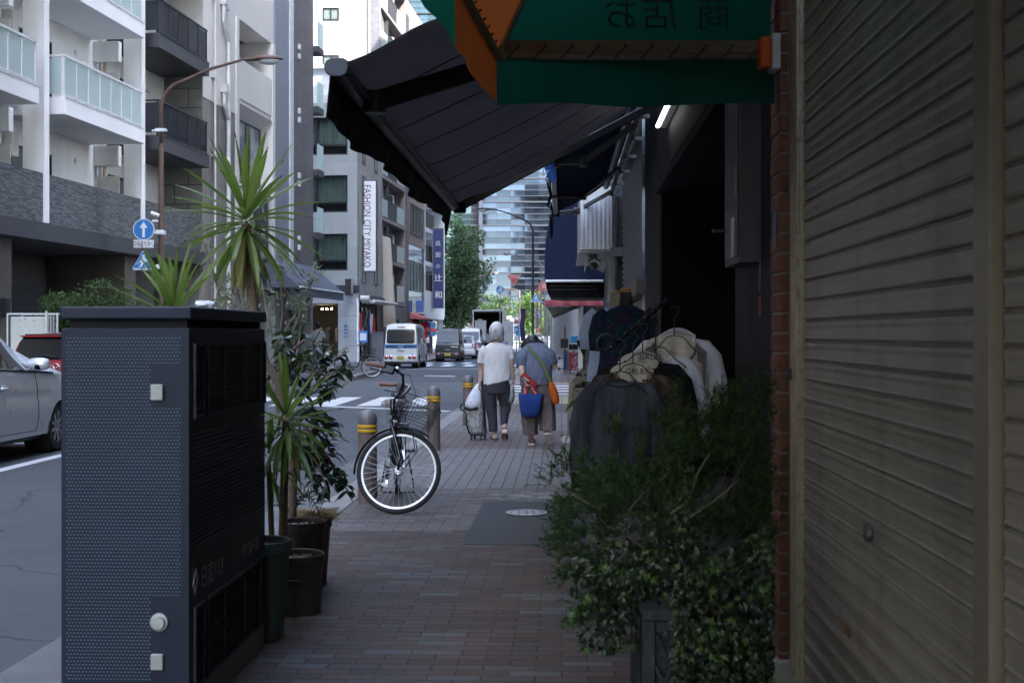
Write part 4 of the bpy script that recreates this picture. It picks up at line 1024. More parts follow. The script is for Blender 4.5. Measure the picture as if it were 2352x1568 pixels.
for k in range(5): g.beam((sx(1268,D),.6+k*.9,zz_(724,D)+.0),(sx(1345,D),.6+k*.9,zz_(700,D)+.1),.04,.06)
g.build('underside_frame',m_blackm,ra)
fs=thing('far_shop','mauve tiled shop corner with a pale post past the side street','shop',S(.72,35.6,0),RR)
g=M(); g.box(.0,1.6,.0,6,0,4.4); g.build('tile_corner',brickmat('mauve_big_tile',(.20,.175,.18),(.22,.19,.2),(.1,.09,.09),3.0,1.05,ms=.01,plane='xz',noisek=.1,bump=.1),fs)
g=M(); g.box(-.09,-.03,-.1,-.02,0,3.0); g.build('dark_post',m_black,fs)
g=M(); g.box(-.24,-.11,-.06,.04,0,3.2); g.build('pale_post',m_alu,fs)
# upper fronts of the right-hand row (above the awnings) so the row reads as buildings
g=M(); g.sbox(1.05,2.55,-25,5.0,3.31,33); g.sbox(.93,1.3,.2,4.84,3.305,4.6); g.sbox(1.0,2.55,-25,.2,-.2,3.3)
g.sbox(1.55,2.55,5.0,27.95,4.45,33)
tag(g.build('shop_row_building',mat('row_grey',(.22,.21,.2),.8,var=.15),None,origin=S(1.1,5,0)),'plain grey upper storeys over the row of shops on the right','building')
g=M(); g.sbox(1.55,2.95,35.2,94,4.45,33); g.sbox(1.3,2.95,41.7,94,0,4.4)
tag(g.build('shop_row_building',mat('row_brown',(.25,.22,.2),.8,var=.15),None,origin=S(1.1,36,0)),'plain brown upper storeys over the shops past the side street','building')

# ---- green and orange near awning
m_green=clothmat('awning_green',(.008,.075,.05),wr=.5,wscale=3,trans=.5,tcol=(.007,.125,.078))
m_orange=clothmat('awning_orange',(.24,.07,.02),wr=.5,wscale=3,trans=.5,tcol=(.19,.05,.012))
a2=thing('fabric_awning','green cloth awning with orange corner panels laced to rusty pipes nearest the viewer','awning',(0,4.9,0))
L=lambda p: V((p.x,p.y-4.9,p.z))
C0=P(1142,128,4.9); Cr=P(1772,128,4.95); zP=C0.z; zH=2.29
m_pipe=mat('rusty_pipe',(.32,.27,.21),.6,.2,var=.2,dirt=.7,dirtcol=(.12,.06,.03))
Aend=V((-.39,2.0,zP)); 
g=M(); g.tube([L(C0),L(Cr)],.016,10); g.build('end_pipe',m_pipe,a2,auto=50)
g=M(); g.tube([L(C0),L(Aend)],.018,10); g.build('front_pipe',m_pipe,a2,auto=50)
B1=V((C0.x+.12,4.9,zP+.27)); B2=V((C0.x+.32,4.9,zP+.62)); Bt_=V((Cr.x,4.95,3.45))
g=M(); g.tube([L(C0),L(B1),L(B2),L(Bt_)],.015,8); g.build('end_rafter',m_pipe,a2,auto=50)
g=M(); y1=P(0,95,4.9).z; y2_=P(0,124,4.9).z; g.box(C0.x+.03,Cr.x-.04,-.012,-.004,y2_,y1); g.build('laced_batten',mat('batten_tan',(.20,.15,.10),.7,var=.25,scale=5,dirt=.5),a2)
g=M()
for k in range(10): g.lathe([(.008,0),(.008,.004),(.0,.004)],10,(C0.x+.085+k*.107,-.013,(y1+y2_)/2+.003),ax=(0,-1,0))
g.build('eyelets',mat('eyelet_green',(.01,.08,.05),.5),a2)
g=M()
for k in range(10):
    x=C0.x+.085+k*.107; g.tube([(x,-.02,(y1+y2_)/2),(x-.02,-.021,zP+.01),(x-.045,-.02,zP-.018)],.003,5)
n=26
for k in range(n):
    p=L(C0.lerp(Aend,(k+.5)/n)); g.tube([p+V((.022,0,.02)),p+V((0,-.022,-.0)),p+V((-.024,-.03,-.01))],.004,5)
g.build('lacing_cord',mat('cord_black',(.03,.03,.03),.8),a2)
# end panel above the rail, with its lettering showing through in reverse
g=M(); e=[L(C0)+V((.03,.006,.02)),L(Cr)+V((0,.006,.02)),L(Bt_)+V((0,.006,0)),L(B2)+V((0,.006,0)),L(B1)+V((0,.006,0))]
g.poly(e); g.build('end_panel',m_green,a2)
g=M()
for ch,x in (('お',1425),('店',1515),('商',1640)):
    p=P(x,62,4.9); g.text(ch,(p.x,-.004+.006,p.z-.0),(1,0,0),(0,0,1),.15,cx=True,mirror=True)
g.build('lettering',mat('letter_dark_green',(.003,.03,.02),.8),a2)
# end valance
g=M()
def fn(u,v): 
    x=lerp(C0.x,Cr.x,u); return V((x,.01+.008*math.sin(u*17)*v-.012*v,lerp(zP-.015,zH+.008*math.sin(u*9),v)))
g.grid(fn,40,6); g.build('end_valance',m_green,a2,smooth=True)
# front valance: orange next to the corner, then green
def fv(u,v,t0,t1):
    t=lerp(t0,t1,u); p=L(C0.lerp(Aend,t)); 
    w=.007*math.sin(t*21)*v+.005*math.sin(t*47)*v
    return V((p.x-.003+w,p.y,lerp(zP-.0,zH-.01+.008*math.sin(t*30),v)))
g=M(); g.grid(lambda u,v: fv(u,v,-.004,.36),16,6); g.build('front_valance',m_orange,a2,smooth=True)
g=M(); g.grid(lambda u,v: fv(u,v,.36,1),24,6); g.build('front_valance',m_green,a2,smooth=True)
# sloping front canvas
def fc(u,v,t0,t1):
    t=lerp(t0,t1,u); p=L(C0.lerp(Aend,t)); off=[V((0,0,.015)),V((.12,0,.27)),V((.32,0,.62)),V((Cr.x-C0.x,0,.97))]
    k=v*3; i=min(2,int(k)); o=off[i].lerp(off[i+1],k-i); return p+o
g=M(); g.grid(lambda u,v: fc(u,v,0,.25),6,9); g.build('front_canvas',m_orange,a2)
g=M(); g.grid(lambda u,v: fc(u,v,.25,1),12,9); g.build('front_canvas',m_green,a2)
g=M()
for k in range(2):
    pts=[fc((.10+.05*k)/.25,v,0,.25)+V((.004,-.003,-.004)) for v in (.25,.35,.5,.62)]
    for i in range(3): g.beam(pts[i],pts[i+1],.02,.004)
g.build('front_lettering',mat('letter_black',(.02,.015,.01),.8),a2)
# alarm light box
al=thing('alarm_light','orange flasher lens on a white box at the right end of the green awning','warning light',P(1768,125,4.82))
g=M(); g.box(-.0,.033,-.05,.05,-.068,.072); g.build('box',mat('box_white',(.5,.48,.45),.5,dirt=.2),al,bevel=.004)
g=M(); g.box(-.045,-.001,-.04,.04,-.06,.063); g.build('lens',mat('lens_orange',(.6,.10,.015),.25),al,bevel=.012,seg=3)

# awning added out of view behind the viewer to darken the foreground
t=thing('fabric_awning','unseen dark awning added behind the viewer to darken the near pavement','awning',(0,1.5,0)); g=M(); g.hexa([(-1.5,-14,2.55),(1.0,-14,3.2),(1.0,1.4,3.2),(-1.1,1.4,2.55),(-1.5,-14,2.6),(1.0,-14,3.25),(1.0,1.4,3.25),(-1.1,1.4,2.6)]); g.build('canvas',m_canvb,t)
g=M(); g.grid(lambda u,v: V((-1.3-.02*math.sin(u*40)*v,lerp(-14,1.4,u),2.55-.25*v)),40,2); g.build('valance',m_black,t)
# ------------------------------------------------------------ bollards
m_boll=mat('bollard_brown',(.15,.115,.10),.6,var=.25,scale=5,bump=.3,dirt=.35,dirtcol=(.07,.055,.05),streak=.4)
m_bcap=mat('bollard_cap',(.14,.13,.14),.45,.1,var=.2,scale=8,dirt=.3,dirtcol=(.2,.12,.08))
m_yel=mat('yellow_band',(.62,.34,.02),.5,var=.08,dirt=.15)
bo=thing('bollard','brown bollard with two yellow bands behind the bicycle front wheel','bollard',G(844,1154),0,'bollards along the kerb')
g=M(); n=12; g.lathe([(.081,0),(.081,.12)],12); g.lathe([(.079,.121),(.077,.565)],12); g.build('post',m_boll,bo,auto=20)
g=M(); g.lathe([(.079,.645),(.080,.66),(.079,.69),(.070,.72),(.05,.744),(.02,.755),(0,.756)],24); g.lathe([(.072,.566),(.072,.645)],20); g.build('cap',m_bcap,bo,auto=40)
for z in (.575,.612):
    g=M(); g.lathe([(.0795,z),(.0815,z+.004),(.0815,z+.022),(.0795,z+.026)],24); g.build('yellow_band',m_yel,bo,auto=40)
dup(bo,G(996,1033),0,'brown bollard with yellow bands between the bicycle basket and the road')
dup(bo,G(1075,977),0,'brown bollard with yellow bands behind the grey shopping trolley')
q=P(860,826,61.5); dup(bo,(q.x,61.5,0),0,'small distant bollard beside the grey kerb cabinet across the road')
q=P(1177,800,90); dup(bo,G(1351,806),0,'distant dark bollard past the masked person') if False else None
# ------------------------------------------------------------ street lamps
m_lbr=mat('lamp_brown',(.11,.065,.05),.5,.2,var=.15)
m_lens=mat('lamp_lens',(.45,.46,.45),.15)
def street_lamp(px,D,ytop,xhead,label,col=m_lbr,yb=None):
    sc=F/D; x0=(px-CX)/sc; t=thing('street_lamp',label,'street lamp',(x0,D,0),0,'street lamps'); hz=H+(HY-ytop)/sc; r=(xhead-px)/sc; sg=1 if r>0 else -1; r=abs(r)
    k=hz/8.9; zc=hz-2.3*k
    g=M(); g.tube([(0,0,0),(0,0,zc)],.075*k,12); g.lathe([(.14*k,0),(.14*k,.5),(.08*k,.55)],12); g.build('pole',col,t,auto=40)
    pts=[(0,0,zc),(0,0,hz-1.35*k)]
    for i in range(1,9):
        a=i/8*PI*.42; R_=.75*k; pts.append((sg*R_*(1-math.cos(a)),0,hz-1.35*k+R_*math.sin(a)))
    p=pts[-1]; e=(sg*(r-.75*k),0,hz-.04); pts.append(((p[0]+e[0])/2,0,(p[2]+e[2])/2+.06)); pts.append(e)
    g=M(); g.tube(pts,[.05*k]*(len(pts)-2)+[.042*k,.036*k],10); g.build('arm',col,t,smooth=True)
    g=M()
    def ring(x,w,h,z): return [V((x,w*math.cos(a),z+h*math.sin(a)*(1 if math.sin(a)>0 else .35))) for a in [2*PI*i/14 for i in range(14)]]
    hx=[(0,.04,.05),(.25,.07,.07),(.5,.15,.11),(.8,.17,.12),(1.05,.12,.08),(1.15,.03,.03)]
    g.loft([ring(e[0]+sg*a*k,b*k,c*k,e[2]+.03*a) for a,b,c in hx]); hd=g.build('lamp_head',col,t,auto=60)
    g=M(); g.sphere((e[0]+sg*.76*k,0,e[2]-.0),(.30*k,.14*k,.13*k),14,8); g.build('lens',m_lens,hd,smooth=True)
    return t
L1=street_lamp(370,31,135,617,'brown curved street lamp on the left pavement carrying the blue round and triangular signs')
g=M(); g.box(-.13,.13,-.1,.1,6.5,6.56); g.box(-.2,.1,-.12,-.05,6.48,6.52); g.build('clamp',m_alu,L1)
g=M(); g.tube([(-.02,-.1,4.35),(-.22,-.12,4.42)],.05,8); g.box(-.2,-.05,-.1,-.06,4.2,4.25); g.build('camera_bracket',m_alu,L1)
street_lamp(1224,62,480,1110,'dark curved street lamp standing beside the pedestrian sign near the far shops',m_dframe)
street_lamp(1243,100,583,1163,'smaller brown curved street lamp behind the first one on the right')
street_lamp(1091,120,626,1138,'thin distant street lamp on the left in front of the glass tower')
# ------------------------------------------------------------ signs
m_sblue=mat('sign_blue',(.015,.17,.48),.35,var=.03); m_swhite=mat('sign_white_sheet',(.72,.73,.74),.4,var=.03); m_sred=mat('sign_red',(.55,.03,.025),.35,var=.03)
m_sgrey=mat('sign_back',(.35,.36,.37),.4,.5)
def disc(g,c,r,y0,y1,n=36): 
    g.lathe([(r,0),(r,y1-y0)],n,(c[0],y0,c[1]),ax=(0,1,0))
def rsign(px,py,D,r,kind,label,cat='road sign',post=True,group=None,name='road_sign'):
    p=P(px,py,D); t=thing(name,label,cat,(p.x,D,0),0,group); z=p.z
    if kind!='tri' and kind!='ped' and kind!='plate':
        g=M(); disc(g,(0,z),r,0,.02); g.build('border',m_swhite,t,auto=40)
    if kind in ('up','upleft','blue'):
        g=M(); disc(g,(0,z),r*.93,-.004,-.001); g.build('face',m_sblue,t,auto=40)
        g=M()
        def pl(pts): g.prism([(a*r,-.012,z+b*r) for a,b in pts],(0,.006,0))
        if kind=='up': pl([(-.12,-.75),(-.12,.15),(-.38,.15),(0,.72),(.38,.15),(.12,.15),(.12,-.75)])
        if kind=='upleft':
            pl([(.08,-.75),(.08,.2),(-.1,.2),(.2,.75),(.5,.2),(.32,.2),(.32,-.75)]); pl([(.08,-.35),(-.3,-.35),(-.3,-.6),(-.75,-.2),(-.3,.15),(-.3,-.1),(.08,-.1)])
        if kind=='blue': pl([(-.15,-.6),(-.15,.6),(.15,.6),(.15,-.6)])
        g.build('arrow',m_swhite,t)
    if kind in ('nopark','nostop'):
        g=M(); disc(g,(0,z),r,-.004,-.001); g.build('ring',m_sred,t,auto=40); g=M(); disc(g,(0,z),r*.72,-.008,-.005); g.build('face',m_sblue,t,auto=40)
        g=M(); g.beam((-.55*r,-.01,z+.55*r),(.55*r,-.01,z-.55*r),.004,r*.2,up=(0,-1,0)) ; g.v and None
        g=M(); d=r*.12
        def bar(a,b):
            a=V(a);b=V(b); n=(b-a).cross(V((0,1,0))).normalized()*d; g.prism([a+n,b+n,b-n,a-n],(0,.004,0))
        bar((-.55*r,-.014,z+.55*r),(.55*r,-.014,z-.55*r))
        if kind=='nostop': bar((.55*r,-.02,z+.55*r),(-.55*r,-.02,z-.55*r))
        g.build('bar',m_sred,t)
    if kind=='shou':
        g=M(); disc(g,(0,z),r*.93,-.004,-.001); g.build('face',m_sred,t,auto=40); g=M(); g.text('消',(0,-.008,z-r*.45),(1,0,0),(0,0,1),r*1.3,cx=True); g.build('lettering',m_swhite,t)
    if kind=='tri':
        def tri(k,y0): 
            pts=[]
            for (a,b,o) in ((0,-1,.0),(.87*1.15,.62,0),(-.87*1.15,.62,0)):
                pts.append((a*r*k,y0,z+b*r*k))
            return pts
        def rt(k,y0,cr=.1):
            base=[V(q) for q in tri(k,y0)]; out=[]
            for i in range(3):
                p0,p1,p2=base[i-1],base[i],base[(i+1)%3]
                for s in range(5):
                    f=s/4; a=p1+(p0-p1).normalized()*r*cr; b=p1+(p2-p1).normalized()*r*cr
                    out.append(a*(1-f)**2+p1*2*f*(1-f)+b*f*f)
            return out
        g=M(); g.prism(rt(1,0),(0,.02,0)); g.build('border',m_swhite,t); g=M(); g.prism(rt(.95,-.004),(0,.003,0)); g.build('face_edge',m_sred,t); g=M(); g.prism(rt(.86,-.007),(0,.002,0)); g.build('inner_line',m_swhite,t); g=M(); g.prism(rt(.81,-.010),(0,.002,0)); g.build('face',m_sred,t)
        g=M(); g.text('止まれ',(0,-.014,z+.1*r),(1,0,0),(0,0,1),r*.42,cx=True); g.build('lettering',m_swhite,t)
    if kind=='ped':
        def pt(k,y0): return [V((a*r*k,y0,z+b*r*k)) for a,b in ((-.95,-.82),(.95,-.82),(1.02,-.62),(.1,.93),(-.1,.93),(-1.02,-.62))]
        g=M(); g.prism(pt(1,0),(0,.02,0)); g.build('border',m_swhite,t); g=M(); g.prism(pt(.93,-.004),(0,.003,0)); g.build('face',m_sblue,t)
        g=M(); y=-.012
        def pl(pts): g.prism([(a*r,y,z+b*r) for a,b in pts],(0,.005,0))
        disc(g,(.0,z+.48*r),r*.12,y,y+.004,14)
        pl([(-.13,.34),(.13,.34),(.16,-.12),(-.16,-.12)]); pl([(-.13,.3),(-.4,-.1),(-.3,-.15),(-.08,.12)]); pl([(.13,.3),(.38,.0),(.3,-.07),(.08,.12)])
        pl([(-.16,-.1),(-.45,-.6),(-.28,-.63),(.02,-.15)]); pl([(0,-.12),(.25,-.62),(.42,-.58),(.16,-.1)])
        pl([(-.85,-.72),(.85,-.72),(.85,-.65),(-.85,-.65)]); pl([(-.62,-.28),(-.45,-.28),(-.48,-.2),(-.58,-.2)]); pl([(.45,-.28),(.68,-.28),(.62,-.2),(.47,-.2)])
        g.build('walking_figure',m_swhite,t)
    if post:
        g=M(); g.tube([(0,.06,0),(0,.06,z+r*.6)],.035,8); g.build('post',m_sgrey,t,auto=40)
    return t
def clampto(t,x0,x1,z):
    g=M(); g.box(min(x0,x1),max(x0,x1),.04,.08,z-.03,z+.03); g.box(x1-.09,x1+.09,-.06,.2,z-.05,z+.05); g.build('clamp',m_alu,t)
D=30.6
a=rsign(330,527,D,24.5/F*D,'up','round blue sign with a white upward arrow on the left lamp post',post=False); clampto(a,.1,.41,P(0,533,D).z)
p=P(330,560,D); t=thing('road_sign','small white plate with black Japanese writing under the round blue arrow sign','road sign',(p.x,D,0))
r_=23.5/F*D; hh=9/F*D
g=M(); g.box(-r_,r_,0,.015,p.z-hh,p.z+hh); g.build('plate',m_swhite,t,bevel=.02)
g=M(); g.text('自転車を除く',(0,-.004,p.z-.06),(1,0,0),(0,0,1),.165,cx=True,sx=.52); g.build('lettering',mat('black_letter',(.02,.02,.025),.5),t)
xs=[v.x for v in g.v]; print('plate text', min(xs),max(xs),r_)
a=rsign(330,600,D,25/F*D,'ped','triangular blue pedestrian crossing sign low on the left lamp post',post=False); clampto(a,.15,.41,P(0,612,D).z)
t=rsign(1180,641,66,16.5/F*66,'tri','red triangular stop sign on an arm above the people',post=False)
g=M(); z=P(0,640,66).z; xr=(1252-1180)/F*66
g.tube([(.25,.08,z),(xr-.3,.08,z),(xr-.05,.08,z-.12),(xr,.08,z-.5),(xr,.08,0)],.05,8); g.build('arm_post',m_sgrey,t,auto=60)
t=rsign(1148.5,665,75,9.3/F*75,'upleft','round blue sign with up and left arrows above the truck'); 
g=M(); z=P(0,683,75).z; g.box(-.1,.02,-.1,.05,z-.1,z+.15); g.box(.06,.2,-.1,.05,z-.05,z+.2); g.build('control_box',m_swhite,t)
t=rsign(1248,658,60,10/F*60,'shou','round red sign with a white character for the fire hydrant',post=False)
g=M(); g.tube([(0,.05,P(0,668,60).z-.1),(-.0,.05,P(0,650,60).z)],.03,6)
zz0=P(0,652,60).z; g.tube([(.0,.06,zz0+.1),(-.1,.06,zz0+.05),(-.3,.06,zz0-.25),(-.32,.06,0)],.035,8); g.build('red_post',m_sred,t,auto=60)
rsign(1231.5,684,58,12/F*58,'ped','blue pedestrian sign, the upper and nearer of two beside the dark street lamp')
rsign(1236.5,720,64,10/F*64,'ped','blue pedestrian sign, the lower and farther of two beside the dark street lamp')
rsign(1081,740,110,5.3/F*110,'nopark','small red ringed blue no parking sign left of the truck top',post=False)
t=rsign(1186,740,90,6/F*90,'nostop','red ringed blue no stopping sign above the blue parking plate')
t=thing('road_sign','blue parking plate with a white P under the no stopping sign','road sign',(P(1186,758,89.9).x,89.9,0)); p=P(0,758,89.9)
g=M(); g.box(-.17,.17,0,.02,p.z-.28,p.z+.3); g.build('plate',m_sblue,t,bevel=.03); g=M(); g.text('P',(0,-.004,p.z-.2),(1,0,0),(0,0,1),.5,cx=True); g.build('lettering',m_swhite,t); g=M(); g.box(-.17,.17,0,.02,p.z-.75,p.z-.4); g.box(-.17,.17,0,.02,p.z+.38,p.z+.5); g.build('white_plate',m_swhite,t)
rsign(1172.5,749,100,4.5/F*100,'blue','tiny round blue sign with a white plate right of the truck',post=True)
rsign(1159.5,0,0,0,'',"") if False else None
p=P(1194,765,95); t=thing('road_sign','small light blue square sign beside a thin purple banner','road sign',(p.x,95,0)); g=M(); g.box(-.25,.2,0,.03,p.z-.3,p.z+.3); g.build('plate',mat('sign_cyan',(.03,.35,.6),.4),t); g=M(); g.tube([(0,.06,0),(0,.06,p.z)],.04,6); g.build('post',m_sgrey,t)
p=P(1200,760,80); t=thing('banner','narrow dark purple banner hanging on a pole by the far crossing','banner',(p.x,80,0)); g=M(); g.grid(lambda u,v: V((-.14+u*.3+.04*math.sin(v*9),.05*math.sin(v*7),3.0-v*2.1)),3,10); g.build('cloth',mat('purple_cloth',(.05,.02,.08),.8),t,smooth=True); g=M(); g.tube([(-.2,0,0),(-.2,0,3.7)],.03,6); g.build('pole',m_sgrey,t)
# traffic signal far
p=P(1172,726,110); t=thing('traffic_light','pale box traffic signals hanging from an arm above the far crossing','traffic light',(P(1193,0,110).x,110,0))
X_=lambda px,D=110:(px-1193)/F*D
Z_=lambda py,D=110:H+(HY-py)/F*D
g=M(); g.tube([(0,0,0),(0,0,Z_(668)),(-.5,0,Z_(664)),(X_(1154),0,Z_(664))],.07,8); g.build('pole',m_lbr,t,auto=60)
g=M(); g.box(X_(1160),X_(1176),-.1,.1,Z_(732.5),Z_(725)); g.box(X_(1172),X_(1180),-.2,.1,Z_(738),Z_(731)); g.build('signal_back',m_swhite,t)
g=M(); g.box(X_(1178),X_(1190),-.1,.1,Z_(737),Z_(728)); g.build('signal_housing',mat('signal_grey',(.15,.16,.17),.5),t)
# utility and other poles near the far corner on the right
for px,D,ytop,r,c,lab in ((1257,75,640,.06,(.35,.35,.36),'pale grey pole just right of the masked person'),(1266,88,670,.09,(.38,.36,.32),'thick beige pole on the far right pavement corner'),(1275,92,700,.07,(.3,.3,.29),'grey pole with a small box at the far right corner'),(1287,150,700,.16,(.06,.09,.17),'tall blue steel pole in front of the park trees')):
    p=P(px,ytop,D); g=M(); g.tube([(0,0,0),(0,0,p.z)],r,10); 
    t=thing('utility_pole',lab,'pole',(p.x,D,0)); g.build('pole',mat('pole_'+lab[:6],c,.6,var=.15),t,auto=40)
    g=M(); g.box(-r-.12,r+.12,-r-.02,-r+.06,p.z*.72,p.z*.72+.35); g.build('control_box',m_swhite,t)
# grey kerb cabinet by the corner building
t=thing('kerb_cabinet','plain dark grey utility cabinet on the far corner pavement','utility cabinet',P(852,0,60.6).xy.to_3d())
g=M(); g.box(0,.62,0,.45,0,1.4); g.box(-.01,.63,-.01,.46,1.4,1.46); g.build('body',mat('cabinet_grey',(.10,.10,.12),.5,var=.1),t,bevel=.01)
g=M(); g.box(.05,.57,-.008,-.001,.1,1.3); g.build('door',mat('cabinet_grey2',(.12,.12,.14),.5),t,bevel=.004)
# blue notice stand
t=thing('notice_stand','small blue notice board on a stand in front of the flags','notice board',(P(834,0,58).x,58,0))
g=M(); g.box(-.22,.22,0,.04,.95,1.5); g.build('board',m_sblue,t,bevel=.01); g=M(); g.box(-.15,.15,-.006,-.001,1.05,1.4); g.build('notice',m_swhite,t); g=M(); g.tube([(0,.05,0),(0,.05,1)],.03,6); g.build('post',m_dframe,t)
# ------------------------------------------------------------ foliage helpers
def leafcards(g, c, rad, n, size, rr, asp=2.0, shell=.55, droop=0, tri=False):
    c=V(c)
    for _ in range(n):
        d=V((rr.gauss(0,1),rr.gauss(0,1),rr.gauss(0,1))).normalized(); k=rr.uniform(shell,1)**.6
        p=c+V((d.x*rad[0],d.y*rad[1],d.z*rad[2]))*k
        a=V((rr.gauss(0,1),rr.gauss(0,1),rr.gauss(0,.7)-droop)).normalized(); b=a.cross(V((rr.gauss(0,1),rr.gauss(0,1),rr.gauss(0,1)))).normalized(); s=size*rr.uniform(.6,1.3)
        w=s/asp/2; m=p+a*s*.5+b.cross(a)*s*.06
        g.poly([p,m+b*w,p+a*s,m-b*w])
def limb(g,pts,r0,r1,n=7):
    N=len(pts); g.tube(pts,[lerp(r0,r1,i/(N-1)) for i in range(N)],n)
def tree(name,label,base,h,crown_c,crown_r,nclump,nleaf,lsize,mleaf,seed,mbark,tr=.12,asp=2.0,group=None):
    rr=random.Random(seed); t=thing(name,label,'tree',base,0,group); base=V((0,0,0)); cc=V(crown_c)
    b=M(); top=cc+V((0,0,crown_r[2]*.3)); mid=V((cc.x*.4,cc.y*.4,(cc.z-crown_r[2]*.6)))
    limb(b,[(0,0,-.05),(mid.x*.5,mid.y*.5,mid.z*.5),mid,cc*0.9,top],tr,tr*.25)
    cl=[]
    for i in range(nclump):
        d=V((rr.gauss(0,1),rr.gauss(0,1),rr.gauss(0,1))).normalized(); k=rr.uniform(.35,1)
        p=cc+V((d.x*crown_r[0],d.y*crown_r[1],d.z*crown_r[2]))*k; cl.append(p)
        if i%2==0: limb(b,[mid.lerp(cc,rr.uniform(0,.8)),mid.lerp(p,.6)+V((0,0,-.1)),p],tr*.35,tr*.08,5)
    b.build('trunk',mbark,t,auto=60)
    g=M()
    for p in cl:
        s=rr.uniform(.22,.42); leafcards(g,p,(crown_r[0]*s,crown_r[1]*s,crown_r[2]*s*.8),nleaf,lsize,rr,asp,.2,.2)
    g.build('crown',mleaf,t); return t
m_bark=mat('bark_grey',(.16,.13,.10),.9,var=.3,scale=8,bump=.6)
m_lfd=leafmat('leaf_dark_green',(.014,.034,.014),(.035,.07,.026),trans=.25)
m_lfm=leafmat('leaf_mid_green',(.02,.05,.014),(.055,.105,.028),trans=.3)
m_lfb=leafmat('leaf_bright_green',(.05,.10,.02),(.11,.18,.045),trans=.35)
# big dark street tree
p=P(1050,0,98); tree('street_tree','large dark green street tree beside the white building with the navy sign','tree' and (p.x,98,0),14,(0.4,0,6.1),(2.4,2.4,4.3),70,150,.30,m_lfd,3,m_bark,.22)
g=None
p=P(1020,0,99); tree('street_tree','lower dark green tree merged behind the large street tree on the left','tree' and (p.x,99,0),10,(0.6,0,3.4),(2.0,2,2.6),34,110,.28,m_lfd,4,m_bark,.18)
p=P(1138,0,150); tree('park_tree','mid green tree in front of the glass tower above the truck',(p.x,150,0),8,(0,0,4.1),(2.6,2,2.2),40,90,.3,m_lfm,5,m_bark,.15,group='trees across the avenue')
p=P(1218,0,146); tree('park_tree','bright sunlit tree between the two right street lamps',(p.x,146,0),8,(0,0,3.5),(1.6,1.6,3.1),50,100,.28,m_lfb,6,m_bark,.14,group='trees across the avenue')
for i,(px,D,cz,rx,rz,mt,lab) in enumerate(((1270,152,2.5,1.6,2.3,m_lfb,'bright tree right of the blue steel pole base'),(1300,150,3.6,2.0,2.4,m_lfm,'mid green tree seen under the red awning'),(1325,148,3.2,1.6,2.8,m_lfd,'dark tree beside the pale post under the red awning'),(1345,154,3.4,2.2,2.4,m_lfb,'sunlit tree at the right end of the park row'),(1252,156,2.6,1.2,2.0,m_lfm,'small tree behind the masked person'))):
    p=P(px,0,D); tree('park_tree',lab,(p.x,D,0),6,(0,0,cz),(rx,1.5,rz),30,80,.26,mt,20+i,m_bark,.13,group='trees across the avenue')
g=M(); rr=random.Random(8)
for i in range(60): leafcards(g,(-6+i*.5,144.5,.45),(.5,.5,.45),40,.2,rr,1.6,.1)
tag(g.build('hedge',m_lfm,None,origin=(0,144.5,0)),'low green hedge behind the white railing across the avenue','hedge')
t=thing('railing','white three bar pavement railing across the avenue','railing',(0,143.6,0)); g=M()
for z in (.45,.72,.98): g.tube([(-12,0,z),(24,0,z)],.03,6)
g.build('rail',m_alu,t)
for k in range(13):
    g=M(); g.tube([(-12+k*3,0,0),(-12+k*3,0,1.05)],.04,6); g.build('post',m_alu,t)
# left dark shrub tree by the apartment entrance
m_lfs=leafmat('leaf_shade_green',(.025,.06,.02),(.085,.15,.04),trans=.25)
p=P(215,0,24); tree('leafy_shrub','broad dark green feathery leaved shrub in front of the apartment entrance',(p.x,24,0),3,(0,0,1.75),(1.1,.9,.72),60,150,.085,m_lfs,9,m_bark,.05,asp=2.6)
# roll cage trolley at the left
t=thing('roll_cage','wheeled white cage trolley wrapped in printed film on the left pavement','trolley',(P(65,0,23).x,23,0)); X_=lambda px:(px-65)/F*23; Z_=lambda py:H+(HY-py)/F*23
g=M()
for x in (X_(17),X_(132)):
    for y in (0,.7): g.tube([(x,y,.1),(x,y,Z_(721))],.016,6)
for y in (0,.7):
    g.tube([(X_(17),y,Z_(721)),(X_(132),y,Z_(721))],.016,6)
for k in range(5): x=lerp(X_(104),X_(130),k/4); g.tube([(x,0,.2),(x,0,Z_(722))],.008,5)
for x in (X_(17),X_(132)):
    g.tube([(x,0,Z_(721)),(x,.7,Z_(721))],.016,6); g.tube([(x,0,.2),(x,.7,.2)],.016,6)
g.tube([(X_(109),-.03,.15),(X_(108),-.03,Z_(714))],.022,6); g.build('cage_frame',m_alu,t)
def patt(b,c):
    v=b.n('ShaderNodeTexVoronoi'); v.inputs['Scale'].default_value=9; b.l(b.mapping((1,.3,1.1)),v.inputs['Vector'])
    c=b.mix((.25,.38,.30),c,b.ramp(v.outputs['Distance'],[(.16,(0,0,0)),(.2,(1,1,1))])); 
    v2=b.n('ShaderNodeTexVoronoi'); v2.inputs['Scale'].default_value=3.6; b.l(b.mapping((1,.3,.8)),v2.inputs['Vector'])
    return b.mix((.5,.12,.06),c,b.ramp(v2.outputs['Distance'],[(.12,(0,0,0)),(.14,(1,1,1))]))
g=M(); g.box(X_(22),X_(104),.02,.66,.2,Z_(727)); g.build('wrapped_load',clothmat('printed_film',(.58,.60,.56),wr=.7,wscale=6,rough=.35,pattern=patt),t,bevel=.03,seg=2)
g=M()
for x in (X_(22),X_(127)):
    for y in (.05,.65): g.lathe([(.06,-.015),(.06,.015)],12,(x,y,.06),ax=(0,1,0))
g.build('castor',m_black,t)
